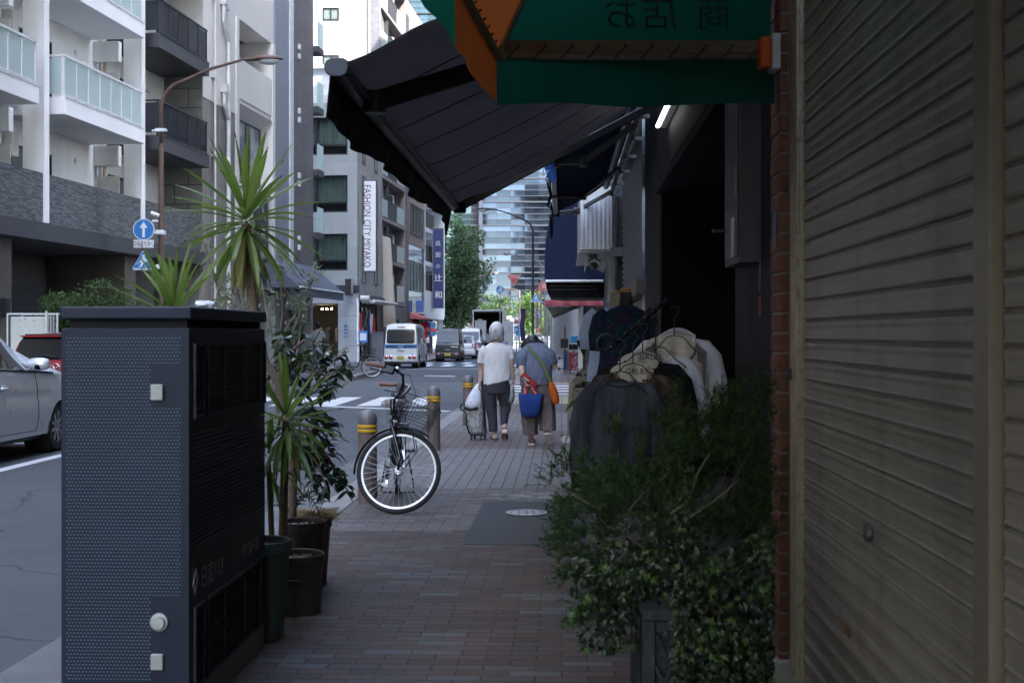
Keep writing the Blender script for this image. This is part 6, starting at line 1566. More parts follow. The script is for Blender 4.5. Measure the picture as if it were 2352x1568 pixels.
# ------------------------------------------------------------ bicycles
m_bk=mat('bike_black',(.012,.012,.014),.25,.2,coat=.6); m_rubber=m_tyre; m_sil=mat('bike_silver',(.62,.63,.65),.25,.85,var=.04); m_spoke=mat('spoke_steel',(.60,.62,.64),.3,.7)
m_grip=mat('grip_brown',(.19,.085,.06),.6,var=.1); m_pl=glassmat('plastic_cover',(.85,.86,.86),.28,.12,(.6,.6,.6)); m_sad=mat('saddle_brown',(.20,.085,.06),.4)
def bicycle(name,label,loc,rz,steer,lean=0,cover=True,group=None):
    t=thing(name,label,'bicycle',loc,rz,group); R0=.33
    th=math.radians(19); ax=V((-math.sin(th),0,math.cos(th))); fh=V((1.10,0,R0)); piv=fh-V((math.cos(th),0,math.sin(th)))*.055
    SM=Matrix.Translation(piv)@Matrix.Rotation(steer,4,ax)@Matrix.Translation(-piv)
    LM=Matrix.Rotation(lean,4,'X')
    def wheelset(c,MM,nm):
        def ring(R_,r,n=56,m=10):
            g=M(); pts=[c+V((R_*math.cos(a),0,R_*math.sin(a))) for a in [2*PI*i/n for i in range(n)]]; g.tube(pts,r,m,closed=True); return g
        g=ring(R0-.020,.019); w=g.xf(MM).build(nm,m_rubber,t,smooth=True)
        g=M(); n=56; c_=c
        g.lathe([(R0-.037,-.012),(R0-.037,.012),(R0-.052,.009),(R0-.052,-.009),(R0-.037,-.012)],n,c_,ax=(0,1,0),cap=False); g.xf(MM).build('rim',mat('rim_alloy',(.72,.73,.75),.35,.5,var=.03),w,auto=50)
        g=M()
        for k in range(36):
            a=2*PI*k/36; b=a+(.75 if (k//2)%2 else -.75); s=1 if k%2 else -1
            g.tube([c+V((.022*math.cos(b),s*.03,.022*math.sin(b))),c+V(((R0-.055)*math.cos(a),0,(R0-.055)*math.sin(a)))],.0019,4,caps=False)
        g.xf(MM).build('spokes',m_spoke,w)
        g=M(); g.lathe([(.012,-.05),(.016,-.035),(.028,-.032),(.028,-.028),(.014,-.02),(.014,.02),(.028,.028),(.028,.032),(.016,.035),(.012,.05)],14,c,ax=(0,1,0)); g.xf(MM).build('hub',m_sil,w,auto=40)
        g=M(); p=c+V((.0,.0,-R0*.48))+V((-.07,.012,.03)); g.sphere(p,(.032,.006,.017),12,6); g.xf(MM).build('reflector',mat('reflector_cream',(.6,.58,.5),.3),w,smooth=True)
        def fender(a0,a1):
            g=M(); n=26; vs=[]
            g.grid(lambda u,v: c+V(((R0+.016+.010*math.sin(v*PI))*math.cos(lerp(a0,a1,u)),(v-.5)*.05,(R0+.016+.010*math.sin(v*PI))*math.sin(lerp(a0,a1,u)))),30,6); return g
        return fender
    I=LM
    fnd=wheelset(V((0,0,R0)),I,'rear_wheel'); fnd(math.radians(20),math.radians(200)).xf(I).build('rear_fender',m_bk,t,smooth=True,solid=.002)
    FM=LM@SM
    fnd=wheelset(fh,FM,'front_wheel'); fnd(math.radians(68),math.radians(200)).xf(FM).build('front_fender',m_bk,t,smooth=True,solid=.002)
    bb=V((.46,0,.28)); st=V((.34,0,.62)); hb=piv+ax*.47; ht=piv+ax*.55
    g=M(); g.tube([bb,st,V((.29,0,.74))],.016,10); g.tube([bb,bb+V((.2,0,.06)),hb+V((-.12,0,-.08)),hb],[.022,.022,.02,.02],10); g.tube([hb-ax*.02,ht+ax*.02],.021,12)
    for s in (-1,1): g.tube([V((0,s*.06,R0)),bb+V((-.05,s*.03,0)),bb],.009,8); g.tube([V((0,s*.06,R0)),st+V((0,s*.015,0))],.008,8)
    g.xf(I).build('frame',m_bk,t,smooth=True)
    # saddle
    g=M(); prs=[(-.13,.03,.03),(-.12,.08,.05),(-.07,.11,.055),(0,.09,.05),(.06,.05,.045),(.12,.03,.04),(.14,.015,.02)]
    sc=V((.27,0,.80)); rings=[[sc+V((x,w*math.cos(a),h*.6*math.sin(a)-(.0 if math.sin(a)>0 else -.01))) for a in [2*PI*i/16 for i in range(16)]] for x,w,h in prs]
    g.loft(rings); sd=g.xf(I).build('saddle',m_sad,t,smooth=True)
    if cover:
        g=M(); g.loft([[sc+V((x*1.15,w*1.2*math.cos(a),h*.8*math.sin(a)-.01+.004*math.sin(a*9))) for a in [2*PI*i/24 for i in range(24)]] for x,w,h in prs],caps=True); g.grid(lambda u,v: sc+V((-.13+.02*math.sin(u*30)+v*.01,(u-.5)*.2,-.02-v*.16)),20,5); g.xf(I).build('saddle_cover',m_pl,sd,smooth=True)
    g=M(); g.tube([V((.29,0,.73)),V((.28,0,.78))],.013,8)
    for s in (-1,1): g.lathe([(.012,0),(.02,.02),(.012,.04),(.02,.06),(.014,.07)],10,V((.20,s*.04,.70)))
    g.xf(I).build('seat_post',m_sil,t)
    # crank + pedals + chain case
    g=M(); g.lathe([(.09,-.004),(.09,.004)],24,bb+V((0,-.05,0)),ax=(0,1,0)); g.beam(bb+V((0,-.065,0)),bb+V((.10,-.065,-.13)),.02,.012); g.beam(bb+V((0,.065,0)),bb+V((-.10,.065,.13)),.02,.012); g.build('crank',m_sil,t) if False else g.xf(I).build('crank',m_sil,t)
    for s,o in ((-1,V((.10,-.12,-.13))),(1,V((-.10,.12,.13)))):
        g=M(); p=bb+o; g.box(p.x-.045,p.x+.045,p.y-.045,p.y+.045,p.z-.012,p.z+.012); g.xf(I).build('pedal',m_blackm,t,bevel=.004)
    g=M(); g.prism([(bb.x+.12,-.05,bb.z+.02),(bb.x+.08,-.05,bb.z+.1),(bb.x-.05,-.05,bb.z+.11),(.0,-.05,R0+.05),(-.05,-.05,R0),(0,-.05,R0-.05),(bb.x-.05,-.05,bb.z-.10),(bb.x+.08,-.05,bb.z-.09)],(0,-.025,0)); g.xf(I).build('chain_case',m_bk,t,bevel=.006)
    g=M(); g.tube([(0,.09,R0),(-.02,.13,.12),(-.06,.14,.012),(-.08,0,.010),(-.06,-.14,.012),(-.02,-.13,.12),(0,-.09,R0)],.007,8); g.xf(I).build('stand',m_bk,t,smooth=True)
    g=M()
    for s in (-1,1): g.tube([V((-.28,s*.05,.70)),V((.22,s*.05,.70))],.005,6); g.tube([V((0,s*.07,R0)),V((-.15,s*.06,.69))],.005,6)
    for k in range(5): g.tube([V((-.28+k*.11,-.05,.70)),V((-.28+k*.11,.05,.70))],.005,6)
    g.xf(I).build('rear_rack',m_blackm,t)
    # fork and bars
    g=M(); cr=piv+ax*.43
    for s in (-1,1): g.tube([fh+V((0,s*.055,0)),fh+V((-.015,s*.055,.10)),cr+V((.004,s*.042,-.03)),cr+V((0,s*.02,.01))],[.009,.012,.015,.015],10)
    g.tube([cr,cr+ax*.10],.016,10); g.xf(FM).build('fork',m_bk,t,smooth=True)
    tp=piv+ax*.60; fw=V((math.cos(th),0,math.sin(th)))
    g=M(); g.tube([cr+ax*.2,tp],.0125,10); g.lathe([(.022,-.01),(.024,.0),(.022,.03)],12,ht,ax=ax); g.xf(FM).build('stem',m_bk,t,auto=40)
    g=M(); c0=tp+V((.02,0,0))
    pts=[]
    for y in (-1,1):
        seg=[c0, c0+V((.035,y*.05,.02)),c0+V((.05,y*.10,.10)),c0+V((.04,y*.16,.15)),c0+V((-.03,y*.22,.165)),c0+V((-.13,y*.26,.15)),c0+V((-.22,y*.275,.135))]
        g.tube(seg,.0115,10)
    bar=g.xf(FM).build('handlebar',m_bk,t,smooth=True)
    for y in (-1,1):
        g=M(); g.tube([c0+V((-.10,y*.25,.155)),c0+V((-.235,y*.278,.131))],.0165,12); g.xf(FM).build('grip',m_grip,bar,auto=40)
        g=M(); g.tube([c0+V((-.03,y*.225,.16)),c0+V((-.02,y*.24,.12)),c0+V((-.10,y*.28,.105)),c0+V((-.19,y*.30,.10))],.006,6); g.box(*[a+o for a,o in zip((c0.x,)*2,(-.08,-.02))],*sorted((c0.y+y*.21,c0.y+y*.26)),c0.z+.12,c0.z+.17); g.xf(FM).build('brake_lever',m_blackm,bar)
    g=M(); 
    for y in (-1,1): g.tube([c0+V((-.04,y*.22,.13)),c0+V((.10,y*.2,.16)),c0+V((.17,y*.06,.05)),c0+V((.10,y*.0,-.1)),cr+V((.03,0,.0))],.0028,5)
    g.xf(FM).build('brake_cable',m_black,bar,smooth=True)
    g=M(); g.sphere(c0+V((-.02,-.15,.19)),(.024,.024,.02),10,6); g.xf(FM).build('bell',m_sil,bar,smooth=True)
    # basket in front
    bt=M(); bc=ht+V((.065,0,-.105)); D1=.0
    til=Matrix.Rotation(math.radians(2),4,'Y')
    def bp(x,y,z): 
        k=1+.16*z/.24; return bc+til@V((x*k,y*k,z-.06))
    r=.0016
    def rect(z,rad=.0022):
        cs=[(0,-.13),(.22,-.15),(.25,-.11),(.25,.11),(.22,.15),(0,.13)]; bt.tube([bp(x,y,z) for x,y in cs],rad,5,closed=True)
    rect(0,.003); rect(.24,.0045)
    for k in range(1,9): rect(.24*k/9,r)
    for k in range(13):
        y=lerp(-.12,.12,k/12)
        bt.tube([bp(0,y,.24),bp(0,y,0),bp(.25,y*.9,0),bp(.25,y*.9,.24)],r,4,caps=False)
    for k in range(11):
        x=lerp(.01,.24,k/10)
        for s in (-1,1): bt.tube([bp(x,s*lerp(.13,.148,min(1,x/.22)),0),bp(x,s*lerp(.13,.148,min(1,x/.22)),.24)],r,4,caps=False)
        bt.tube([bp(x,-.14,0),bp(x,.14,0)],r,4,caps=False)
    bt.xf(FM).build('basket',m_blackm,t)
    g=M()
    for s in (-1,1): g.tube([fh+V((0,s*.06,0)),fh+V((.07,s*.065,.2)),bp(.17,s*.05,0)],.0045,6)
    g.xf(FM).build('basket_stay',m_bk,t,smooth=True)
    g=M(); p=cr+V((.07,0,-.03)); g.lathe([(.02,-.03),(.034,.02),(.036,.035),(.03,.04)],16,p+V((.02,.05,.0)),ax=(1,0,0)); g.lathe([(.016,-.05),(.016,.03)],12,p+V((0,.05,-.02)),ax=(.2,0,1)); g.xf(FM).build('front_light',m_bk,t,auto=40)
    g=M(); g.beam(cr+V((.03,-.03,-.04)),cr+V((.03,.03,-.04)),.02,.03)
    for s in (-1,1): g.beam(cr+V((.03,s*.03,-.02)),cr+V((.03,s*.03,-.08)),.012,.02)
    g.tube([cr+V((.04,.0,-.02)),cr+V((.04,.05,-.05))],.008,6); g.xf(FM).build('front_brake',m_sil,t)
    return t
rw=G(913,1135); fwp=G(897,1185)
d=(V((-.92,9.30,0))-rw); rz=math.atan2(d.y,d.x)
bk=bicycle('bicycle','black city bicycle with a wire basket and brown grips parked facing the viewer','bicycle' and (rw.x,rw.y,.0),rz,math.radians(82),lean=0)
w2=P(850,866,38.3)
b2=bicycle('bicycle','black bicycle standing side on at the far kerb left of the white van','bicycle' and (w2.x-1.05,38.3,.0),math.radians(3),math.radians(4),cover=False)
# ------------------------------------------------------------ people
def skinmat(name,col):
    b=NB(name); c=b.mix(mul(col,.85),mul(col,1.1),b.noise(14,4)); p=b.n('ShaderNodeBsdfPrincipled'); b.l(c,p.inputs['Base Color']); p.inputs['Roughness'].default_value=.5; p.inputs['Subsurface Weight'].default_value=.08; p.inputs['Subsurface Radius'].default_value=(.02,.008,.004); return b.fin(p.outputs[0])
m_skin=skinmat('skin',(.50,.32,.24))
def hairmat(name,col):
    b=NB(name); gm=b.n('ShaderNodeNewGeometry'); c=b.mix(mul(col,.35),mul(col,1.6),gm.outputs['Random Per Island']); return b.fin(b.pr(c,.4,spec=.4,normal=b.bump(b.noise(90,3,vec=b.mapping((1,1,.25))),.4,.01)))
def hand(g,w,d,nrm,curl=.5,s=1.0,side=1):
    w=V(w); d=V(d).normalized(); nrm=V(nrm); nrm=(nrm-d*nrm.dot(d)).normalized(); lat=d.cross(nrm)*side
    pc=w+d*.045*s
    for k in (-1.2,-.4,.4,1.2): g.tube([w+lat*k*.010*s,pc+lat*k*.014*s,w+d*.085*s+lat*k*.017*s],[.011*s,.013*s,.011*s],7)
    for i,(k,L_) in enumerate(((-1.35,.062),(-.45,.074),(.45,.07),(1.35,.055))):
        b=w+d*.085*s+lat*k*.019*s; pts=[b]; a=0
        for j in range(3):
            a+=curl*(.9+.15*i/3+(.1 if j else 0)); dd=d*math.cos(a)+nrm*math.sin(a); pts.append(pts[-1]+dd*L_*s*(.45,.32,.23)[j])
        g.tube(pts,[.0092*s,.0088*s,.0082*s,.0065*s],7)
    b=w+d*.03*s-lat*.026*s; td=(d*.6-lat*.6+nrm*.55*max(.3,curl)).normalized()
    g.tube([b,b+td*.03*s,b+td*.045*s+ (d*.7+nrm*.6).normalized()*.022*s],[.012*s,.010*s,.0075*s],7)
def ell(c,rx,ry,n=20,p=2.3,tilt=0):
    out=[]
    for i in range(n):
        a=2*PI*i/n; ca,sa=math.cos(a),math.sin(a); x=rx*abs(ca)**(2/p)*(1 if ca>0 else -1); y=ry*abs(sa)**(2/p)*(1 if sa>0 else -1)
        out.append(V((c[0]+x,c[1]+y,c[2]+tilt*x)))
    return out
def head(g,c,s=1.0,fwd=(0,1,0)):
    # c centre of head; 0.22 tall
    f=V(fwd).normalized(); r=f.cross(V((0,0,1))).normalized(); u=r.cross(f)
    c=V(c)
    def q(x,y,z): return c+r*x*s+f*y*s+u*z*s
    rings=[]
    for z,rx,ry,cy in ((-.112,.028,.035,.045),(-.10,.042,.055,.030),(-.07,.056,.075,.015),(-.03,.068,.088,.006),(.01,.074,.095,.0),(.05,.074,.095,-.003),(.085,.062,.080,-.006),(.108,.036,.050,-.008),(.116,.012,.018,-.008)):
        rings.append([q(rx*math.cos(a),cy+ry*math.sin(a),z) for a in [2*PI*i/20 for i in range(20)]])
    g.loft(rings)
    g.tube([q(0,.088,.012),q(0,.108,-.022),q(0,.094,-.034)],[.008*s,.013*s,.009*s],8)
    for sx_ in (-1,1):
        g.sphere(q(sx_*.077,-.005,-.012),(.010*s,.018*s,.03*s),10,8)
        g.tube([q(sx_*.016,.096,.022),q(sx_*.048,.088,.022)],[.007*s,.006*s],6)
    g.tube([q(-.022,.093,-.058),q(0,.10,-.056),q(.022,.093,-.058)],.006*s,6)
    return q
def strands(g,q,n,rr,len_,rad=.0045,style='bob',s=1):
    for i in range(n):
        a=rr.uniform(0,2*PI); top=rr.uniform(.0,.55)
        pts=[]; wob=rr.uniform(-.02,.02); L_=len_*rr.uniform(.8,1.15)
        for k in range(6):
            t=top+k/5*(L_); ph=min(t,1)*PI*.55; R=.096+rr.uniform(-.003,.006)
            x=R*.86*math.sin(ph)*math.cos(a+wob*k); y=-.006+R*1.05*math.sin(ph)*math.sin(a+wob*k); z=.128*math.cos(ph)-.0+ (-(t-1)*.10 if t>1 else 0)
            if math.sin(a)>.45 and z<.05: break
            pts.append(q(x,y,z))
        if len(pts)>2: g.tube(pts,[rad*.6]+[rad]*(len(pts)-2)+[rad*.4],5)
def limbrs(g,pts,rs,n=14): g.tube(pts,rs,n)
# ---- woman in white shirt
def W(zx,zy,y=0,cx=530,gy=1395,k=834.): return V(((zx-cx)/k,y,(gy-zy)/k))
b0=G(1140-0,1010); O=V(((CX and (lambda D:((1120+530/4.356)*.91875-CX)/F*D)(15.85)),15.85,0))
t=thing('person','elderly woman with short grey hair in a white short sleeved shirt pulling a shopping trolley','person',O,0)
g=M(); q=head(g,(0,.03,1.405),.93); g.tube([(0,.03,1.34),(0,.01,1.27),(0,-.0,1.22)],[.048,.052,.07],14)
g.loft([ell((0,0,z),rx,ry) for z,rx,ry in ((.62,.14,.10),(.75,.155,.105),(.9,.13,.09),(1.05,.145,.095),(1.2,.15,.08),(1.26,.06,.05))])
lh=W(345,775,.0); rh=W(712,738,.02)
g.tube([(-.145,0,1.2),W(368,565),W(362,640,.02),W(352,745,.01),lh],[.05,.042,.036,.026,.024],12)
g.tube([(.145,0,1.2),W(688,540),W(692,600,.01),W(706,700,.02),rh],[.05,.042,.036,.026,.024],12)
hand(g,lh,(-.15,.1,-1),(1,0,.1),.75,.95,1); hand(g,rh,(.1,.05,-1),(-1,0,0),.8,.95,-1)
g.tube([(-.06,0,.7),(-.05,.03,.42),(-.03,.0,.08)],[.085,.055,.038],12); g.tube([(.07,0,.7),(.11,.06,.42),(.10,-.10,.15)],[.085,.055,.036],12)
g.tube([(-.03,-.01,.09),(-.035,.05,.035),(-.04,.13,.03)],[.036,.032,.025],10); g.tube([(.10,-.11,.14),(.105,-.10,.07),(.105,-.05,.02)],[.035,.032,.022],10)
g.build('body',m_skin,t,remesh=.0065)
rr=random.Random(2)
g=M(); g.sphere(q(0,-.014,.02),(.094,.105,.108),20,14); strands(g,lambda x,y,z:q(x*1.16+rr.uniform(-.004,.004),y*1.08+rr.uniform(-.005,.003),z*1.02+rr.uniform(-.004,.004)),420,rr,1.3,.0058); 
for k in range(90):
    a=rr.uniform(0,2*PI); a=-PI/2+rr.uniform(-1.2,1.2); x=.098*math.cos(a); y=.105*math.sin(a); z=rr.uniform(-.12,-.03); p=q(x,y-.005,z); g.tube([p,p+V((rr.uniform(-.015,.015),-.012,rr.uniform(-.02,.005))),p+V((rr.uniform(-.02,.02),-.018,rr.uniform(-.03,.02)))],[.004,.005,.002],5)
g.build('hair',hairmat('hair_grey',(.38,.38,.38)),t,smooth=True)
g=M(); zs=((.70,.185,.125,.03),(.78,.182,.122,.0),(.90,.176,.115,0),(1.02,.18,.115,0),(1.12,.182,.11,0),(1.19,.165,.10,0),(1.235,.12,.08,0),(1.262,.078,.062,0))
def shr(z,rx,ry,w_,cx=0,tilt=0,n=40,ph=0):
    o=[]
    for i in range(n):
        a=2*PI*i/n; m=1+w_*math.sin(a*5+z*17+ph)+w_*.6*math.sin(a*9-z*31); o.append(V((cx+rx*m*math.cos(a),ry*m*math.sin(a),z+tilt*math.cos(a)*rx)))
    return o
rings=[]
for i in range(25):
    u=i/24; z=lerp(.74,1.262,u); rx=pw([(a,b) for a,b,_,_ in zs],z); ry=pw([(a,c) for a,_,c,_ in zs],z); rings.append(shr(z,rx,ry,.022*(1-u),-.0+.01*(1-u),.26*max(0,1-u*3)))
g.loft(rings)
g.tube([(-.13,0,1.20),(-.165,0,1.13),W(372,500),W(366,572)],[.062,.072,.058,.056],16); g.tube([(.13,0,1.20),(.165,0,1.13),W(680,470),W(687,528)],[.062,.070,.056,.053],16)
g.build('shirt',clothmat('cloth_white_shirt',(.66,.64,.63),var=.04,wr=.9,wscale=9),t,remesh=.009)
def leg(g,pts,rs): g.tube(pts,rs,18)
g=M(); g.loft([ell((0,0,.60),.15,.115),ell((0,0,.72),.165,.12),ell((0,0,.82),.15,.11)])
leg(g,[(-.085,0,.72),(-.085,.01,.58),(-.075,.02,.42),(-.052,.0,.25),(-.042,-.01,.108)],[.092,.09,.075,.062,.058])
leg(g,[(.085,0,.72),(.10,.02,.56),(.115,.05,.42),(.10,-.02,.30),(.096,-.07,.186)],[.092,.09,.076,.056,.045])
g.build('trousers',clothmat('cloth_charcoal_purple',(.050,.044,.056),wr=.9,wscale=10),t,remesh=.009)
m_sole=mat('sole_brown',(.12,.06,.035),.7); m_shoeb=mat('shoe_beige',(.45,.38,.34),.6)
def shoe(t,heel,toe,mu,ms,w_=.042,h=.075,up=(0,0,1)):
    heel=V(heel); toe=V(toe); d=(toe-heel); u=V(up); u=(u-d.normalized()*u.dot(d.normalized())).normalized(); r=d.normalized().cross(u)
    g=M(); rings=[]
    for k,ww,hh in ((-.04,.6,.5),(.05,.95,1),(.3,.9,.95),(.55,1.0,.62),(.8,1.02,.5),(.97,.65,.35),(1.02,.3,.2)):
        c=heel+d*k; rings.append([c+r*w_*ww*math.cos(a)+u*(h*hh*.5+h*hh*.5*math.sin(a)) for a in [2*PI*i/14 for i in range(14)]])
    g.loft(rings); o=g.build('shoe',mu,t,smooth=True)
    g=M(); rings=[]
    for k,ww in ((-.06,.55),(.05,.98),(.35,.88),(.7,1.08),(.95,.8),(1.04,.4)):
        c=heel+d*k; rings.append([c+r*w_*ww-u*.008,c+r*w_*ww+u*.012,c-r*w_*ww+u*.012,c-r*w_*ww-u*.008])
    g.loft(rings); g.build('sole',ms,o)
shoe(t,(-.02,-.03,.012),(-.05,.19,.012),m_shoeb,m_sole); shoe(t,(.105,-.17,.09),(.11,-.03,.02),m_shoeb,m_sole,up=(0,.4,1))
# trolley
T=thing('shopping_trolley','grey fabric shopping trolley topped with a white spotted bag','trolley',O+V((0,.05,0)),0)
g=M(); rings=[]
for zy,x0,x1 in ((1330,235,378),(1290,222,383),(1200,200,388),(1120,178,385),(1070,165,380),(1050,170,372)):
    a=W(x0,zy);b=W(x1,zy); rings.append([V((p.x,p.y,p.z)) for p in [V(((a.x+b.x)/2+(b.x-a.x)/2*c_,s_*.11,a.z)) for c_,s_ in [(math.copysign(abs(math.cos(q_))**.5,math.cos(q_)),math.copysign(abs(math.sin(q_))**.5,math.sin(q_))) for q_ in [2*PI*i/24 for i in range(24)]]]])
def pcrk(b,c): return b.mix((.16,.16,.15),c,b.ramp(b.noise(22,6,.75),[(.38,(0,0,0)),(.58,(1,1,1))]))
g.loft(rings); bd=g.build('bag_body',clothmat('cloth_marbled_grey',(.42,.42,.40),wr=1,wscale=12,rough=.45,pattern=pcrk),T,smooth=True)
g=M(); rings=[]
for zy,x0,x1,ry in ((1062,188,372,.10),(1000,186,374,.10),(930,215,372,.085),(850,268,370,.06),(800,305,366,.03),(785,325,362,.015)):
    a=W(x0,zy);b=W(x1,zy); rings.append([V(((a.x+b.x)/2+(b.x-a.x)/2*math.cos(q_),ry*math.sin(q_),a.z)) for q_ in [2*PI*i/22 for i in range(22)]])
def pspot(b,c):
    v=b.n('ShaderNodeTexVoronoi'); v.inputs['Scale'].default_value=26; b.l(b.tc.outputs['Object'],v.inputs['Vector']); return b.mix((.42,.32,.12),c,b.ramp(v.outputs['Distance'],[(.2,(0,0,0)),(.26,(1,1,1))]))
g.loft(rings); g.build('spotted_bag',clothmat('cloth_spotted',(.62,.66,.72),wr=.8,wscale=9,pattern=pspot),T,smooth=True)
g=M(); a=W(375,770,-.02);b=W(400,1345,-.02); g.beam(a+V((-.008,0,0)),b,.02,.018); g.beam(a+V((.0,.1,0)),b+V((.02,.1,0)),.02,.018); g.tube([a+V((-.03,.03,-.0)),a+V((.0,.03,.005)),a+V((.01,.08,.0))],.014,8); g.beam(W(245,1340),W(420,1340),.16,.02); g.build('frame',m_black,T,bevel=.003)
g=M(); g.tube([W(180,995,-.09),W(150,1010,-.09),W(140,1050,-.09),W(160,1075,-.09)],.011,6); g.tube([W(160,1060,-.11),W(200,1100,-.125),W(205,1220,-.125),W(240,1330,-.12)],.010,6); g.tube([W(180,1045,-.10),W(250,1062,-.12),W(330,1050,-.12)],.02,8); g.build('straps',m_black,T,smooth=True)
for zx,yy in ((258,-.08),(362,-.08),(290,.08),(400,.08)):
    g=M(); g.lathe([(.022,-.012),(.022,.012)],14,W(zx,1374,yy),ax=(1,0,0)); g.beam(W(zx,1374,yy),W(zx,1340,yy),.03,.02); g.build('castor',m_black,T)
# plastic bag in right hand
B=thing('carrier_bag','grey plastic carrier bag hanging from the right hand of the grey haired woman','bag',O,0)
g=M(); r0=W(712,775,.02)
rings=[]
for (cx,cz,rx,ry,tl) in ((705,800,.012,.02,0),(690,860,.04,.04,-.3),(672,920,.062,.055,-.4),(658,965,.066,.06,-.42),(652,985,.06,.05,-.42)):
    c=W(cx,cz,.02); rings.append([V((c.x+rx*math.cos(a)*(1+.1*math.sin(a*5)),c.y+ry*math.sin(a),c.z+tl*rx*math.cos(a))) for a in [2*PI*i/24 for i in range(24)]])
g.loft(rings); b=NB('plastic_grey'); mpl=b.fin(b.pr((.30,.32,.32),.25,normal=b.bump(b.noise(14,3,vec=b.mapping((2,2,.7)),dist=1),.8,.03),spec=.6)); g.build('bag',mpl,B,smooth=True)
g=M(); g.tube([W(700,815,.02),W(700,770,.02),W(715,745,.02),W(738,735,.02)],[.014,.01,.012,.005],8); g.build('handle',mpl,B,smooth=True)
# ---- woman in blue grey shirt, bent forward
D2=15.1; O2=V((((1120+960/4.356)*.91875-CX)/F*D2,D2,0))
def U(zx,zy,y=0): return W(zx,zy,y,960,1442,880.)
t=thing('person','woman in a blue grey shirt bending forward with a green strapped orange bag','person',O2,0)
g=M(); hc=U(925,352,.36); q2=head(g,hc,.93,fwd=(0,.8,-.6)); g.tube([hc+V((0,-.05,-.02)),(0,.18,1.17),(0,.1,1.12)],[.05,.055,.07],14)
g.loft([ell(c,rx,ry) for c,rx,ry in (((0,0,.66),.15,.11),((0,.0,.8),.15,.11),((0,.03,.95),.14,.10),((0,.08,1.08),.15,.09),((0,.13,1.16),.10,.05))])
lh=U(835,722,-.13); g.tube([(-.15,.08,1.14),U(800,560,-.02),U(806,620,-.08),U(815,690,-.12),lh],[.055,.046,.042,.03,.026],12)
hand(g,lh,(.35,-.15,-.8),(.6,-.6,.1),.8,.95,1)
re=U(1165,600,.05); g.tube([(.15,.08,1.14),U(1120,520,.05),re,re+V((-.0,.12,.03)),re+V((-.08,.25,.1))],[.055,.046,.04,.034,.025],12)
hand(g,re+V((-.08,.25,.1)),(-.5,.6,.5),(-.4,.2,-.8),.6,.95,-1)
g.tube([(-.075,0,.7),(-.08,.02,.4),(-.07,.0,.09)],[.09,.058,.038],12); g.tube([(.075,0,.7),(.12,.03,.42),(.13,-.12,.2)],[.09,.058,.038],12)
g.tube([(-.07,-.01,.1),(-.07,.12,.03)],[.035,.026],10); g.tube([(.13,-.12,.2),(.13,-.09,.1),(.13,-.02,.03)],[.035,.032,.026],10)
g.build('body',m_skin,t,remesh=.0065)
g=M(); g.sphere(q2(0,-.015,.03),(.09,.105,.10),20,14)
for i in range(700):
    a=rr.uniform(0,2*PI); ph=rr.uniform(0,1.9); R=.098
    x=R*.9*math.sin(ph)*math.cos(a); y=-.01+R*1.1*math.sin(ph)*math.sin(a); z=.118*math.cos(ph)
    if y>.07 and z<.06: continue
    p=q2(x,y,z); pts=[p]
    o=V((x,y,0)).normalized() if abs(x)+abs(y)>.01 else V((0,-1,0))
    for k in range(4): pts.append(pts[-1]+V((o.x*.012+rr.uniform(-.014,.014),-.003+rr.uniform(-.012,.01),-.016+rr.uniform(-.014,.012))))
    g.tube(pts,[.005,.006,.006,.005,.003],5)
for i in range(160):
    s_=rr.choice((-1,-1,1)); p=q2(s_*.07,-.04,.02)+V((rr.uniform(-.02,.02),rr.uniform(-.04,.03),rr.uniform(-.02,.03))); pts=[p]
    for k in range(5): pts.append(pts[-1]+V((s_*.013+rr.uniform(-.012,.012),rr.uniform(-.012,.01),-.012+rr.uniform(-.012,.01))))
    g.tube(pts,[.0045,.005,.004,.003,.003,.0015],5)
g.build('hair',hairmat('hair_dark',(.014,.012,.013)),t,smooth=True)
g=M(); rings=[]
for i in range(22):
    u=i/21; z=lerp(.74,1.26,u); cy=pw([(.74,0),(.9,.02),(1.0,.05),(1.1,.10),(1.235,.20)],z); rx=pw([(.74,.205),(.85,.2),(1.0,.197),(1.1,.198),(1.17,.185),(1.22,.15),(1.26,.08)],z); ry=pw([(.74,.14),(1.0,.13),(1.15,.125),(1.26,.05)],z)
    o=shr(z,rx,ry,.018*(1-u),.0,.05*max(0,1-u*3),40,2); rings.append([p+V((0,cy,0)) for p in o])
g.loft(rings)
g.tube([(-.12,.09,1.15),(-.165,.07,1.10),U(800,520,-.01),U(798,595,-.03)],[.075,.085,.070,.066],16); g.tube([(.12,.09,1.15),(.165,.08,1.10),U(1125,490,.05),U(1148,565,.05)],[.075,.085,.068,.062],16)
g.build('shirt',clothmat('cloth_blue_grey',(.115,.135,.185),var=.05,wr=.9,wscale=9,weave=300),t,remesh=.009)
g=M(); g.loft([ell((0,0,.60),.165,.125),ell((0,0,.72),.17,.13),ell((0,0,.82),.155,.115)])
def wl(pts):
    rings=[]
    for k,(x,y,z,rx,ry) in enumerate(pts): rings.append([V((x+rx*math.cos(a)*(1+.10*math.sin(a*6+k*.4)*(k/len(pts))),y+ry*math.sin(a)*(1+.10*math.sin(a*6+k*.4)*(k/len(pts))),z)) for a in [2*PI*i/40 for i in range(40)]])
    return rings
g.loft(wl([(-.085,0,.74,.095,.10),(-.09,0,.6,.11,.115),(-.085,.01,.45,.108,.11),(-.08,.01,.3,.10,.105),(-.07,.0,.13,.088,.09)]))
g.loft(wl([(.09,0,.74,.10,.10),(.10,.02,.6,.118,.115),(.12,.03,.45,.115,.115),(.135,-.02,.3,.105,.11),(.14,-.07,.185,.10,.11)]))
g.build('trousers',clothmat('cloth_taupe',(.155,.125,.125),var=.06,wr=1,wscale=11),t,remesh=.009)
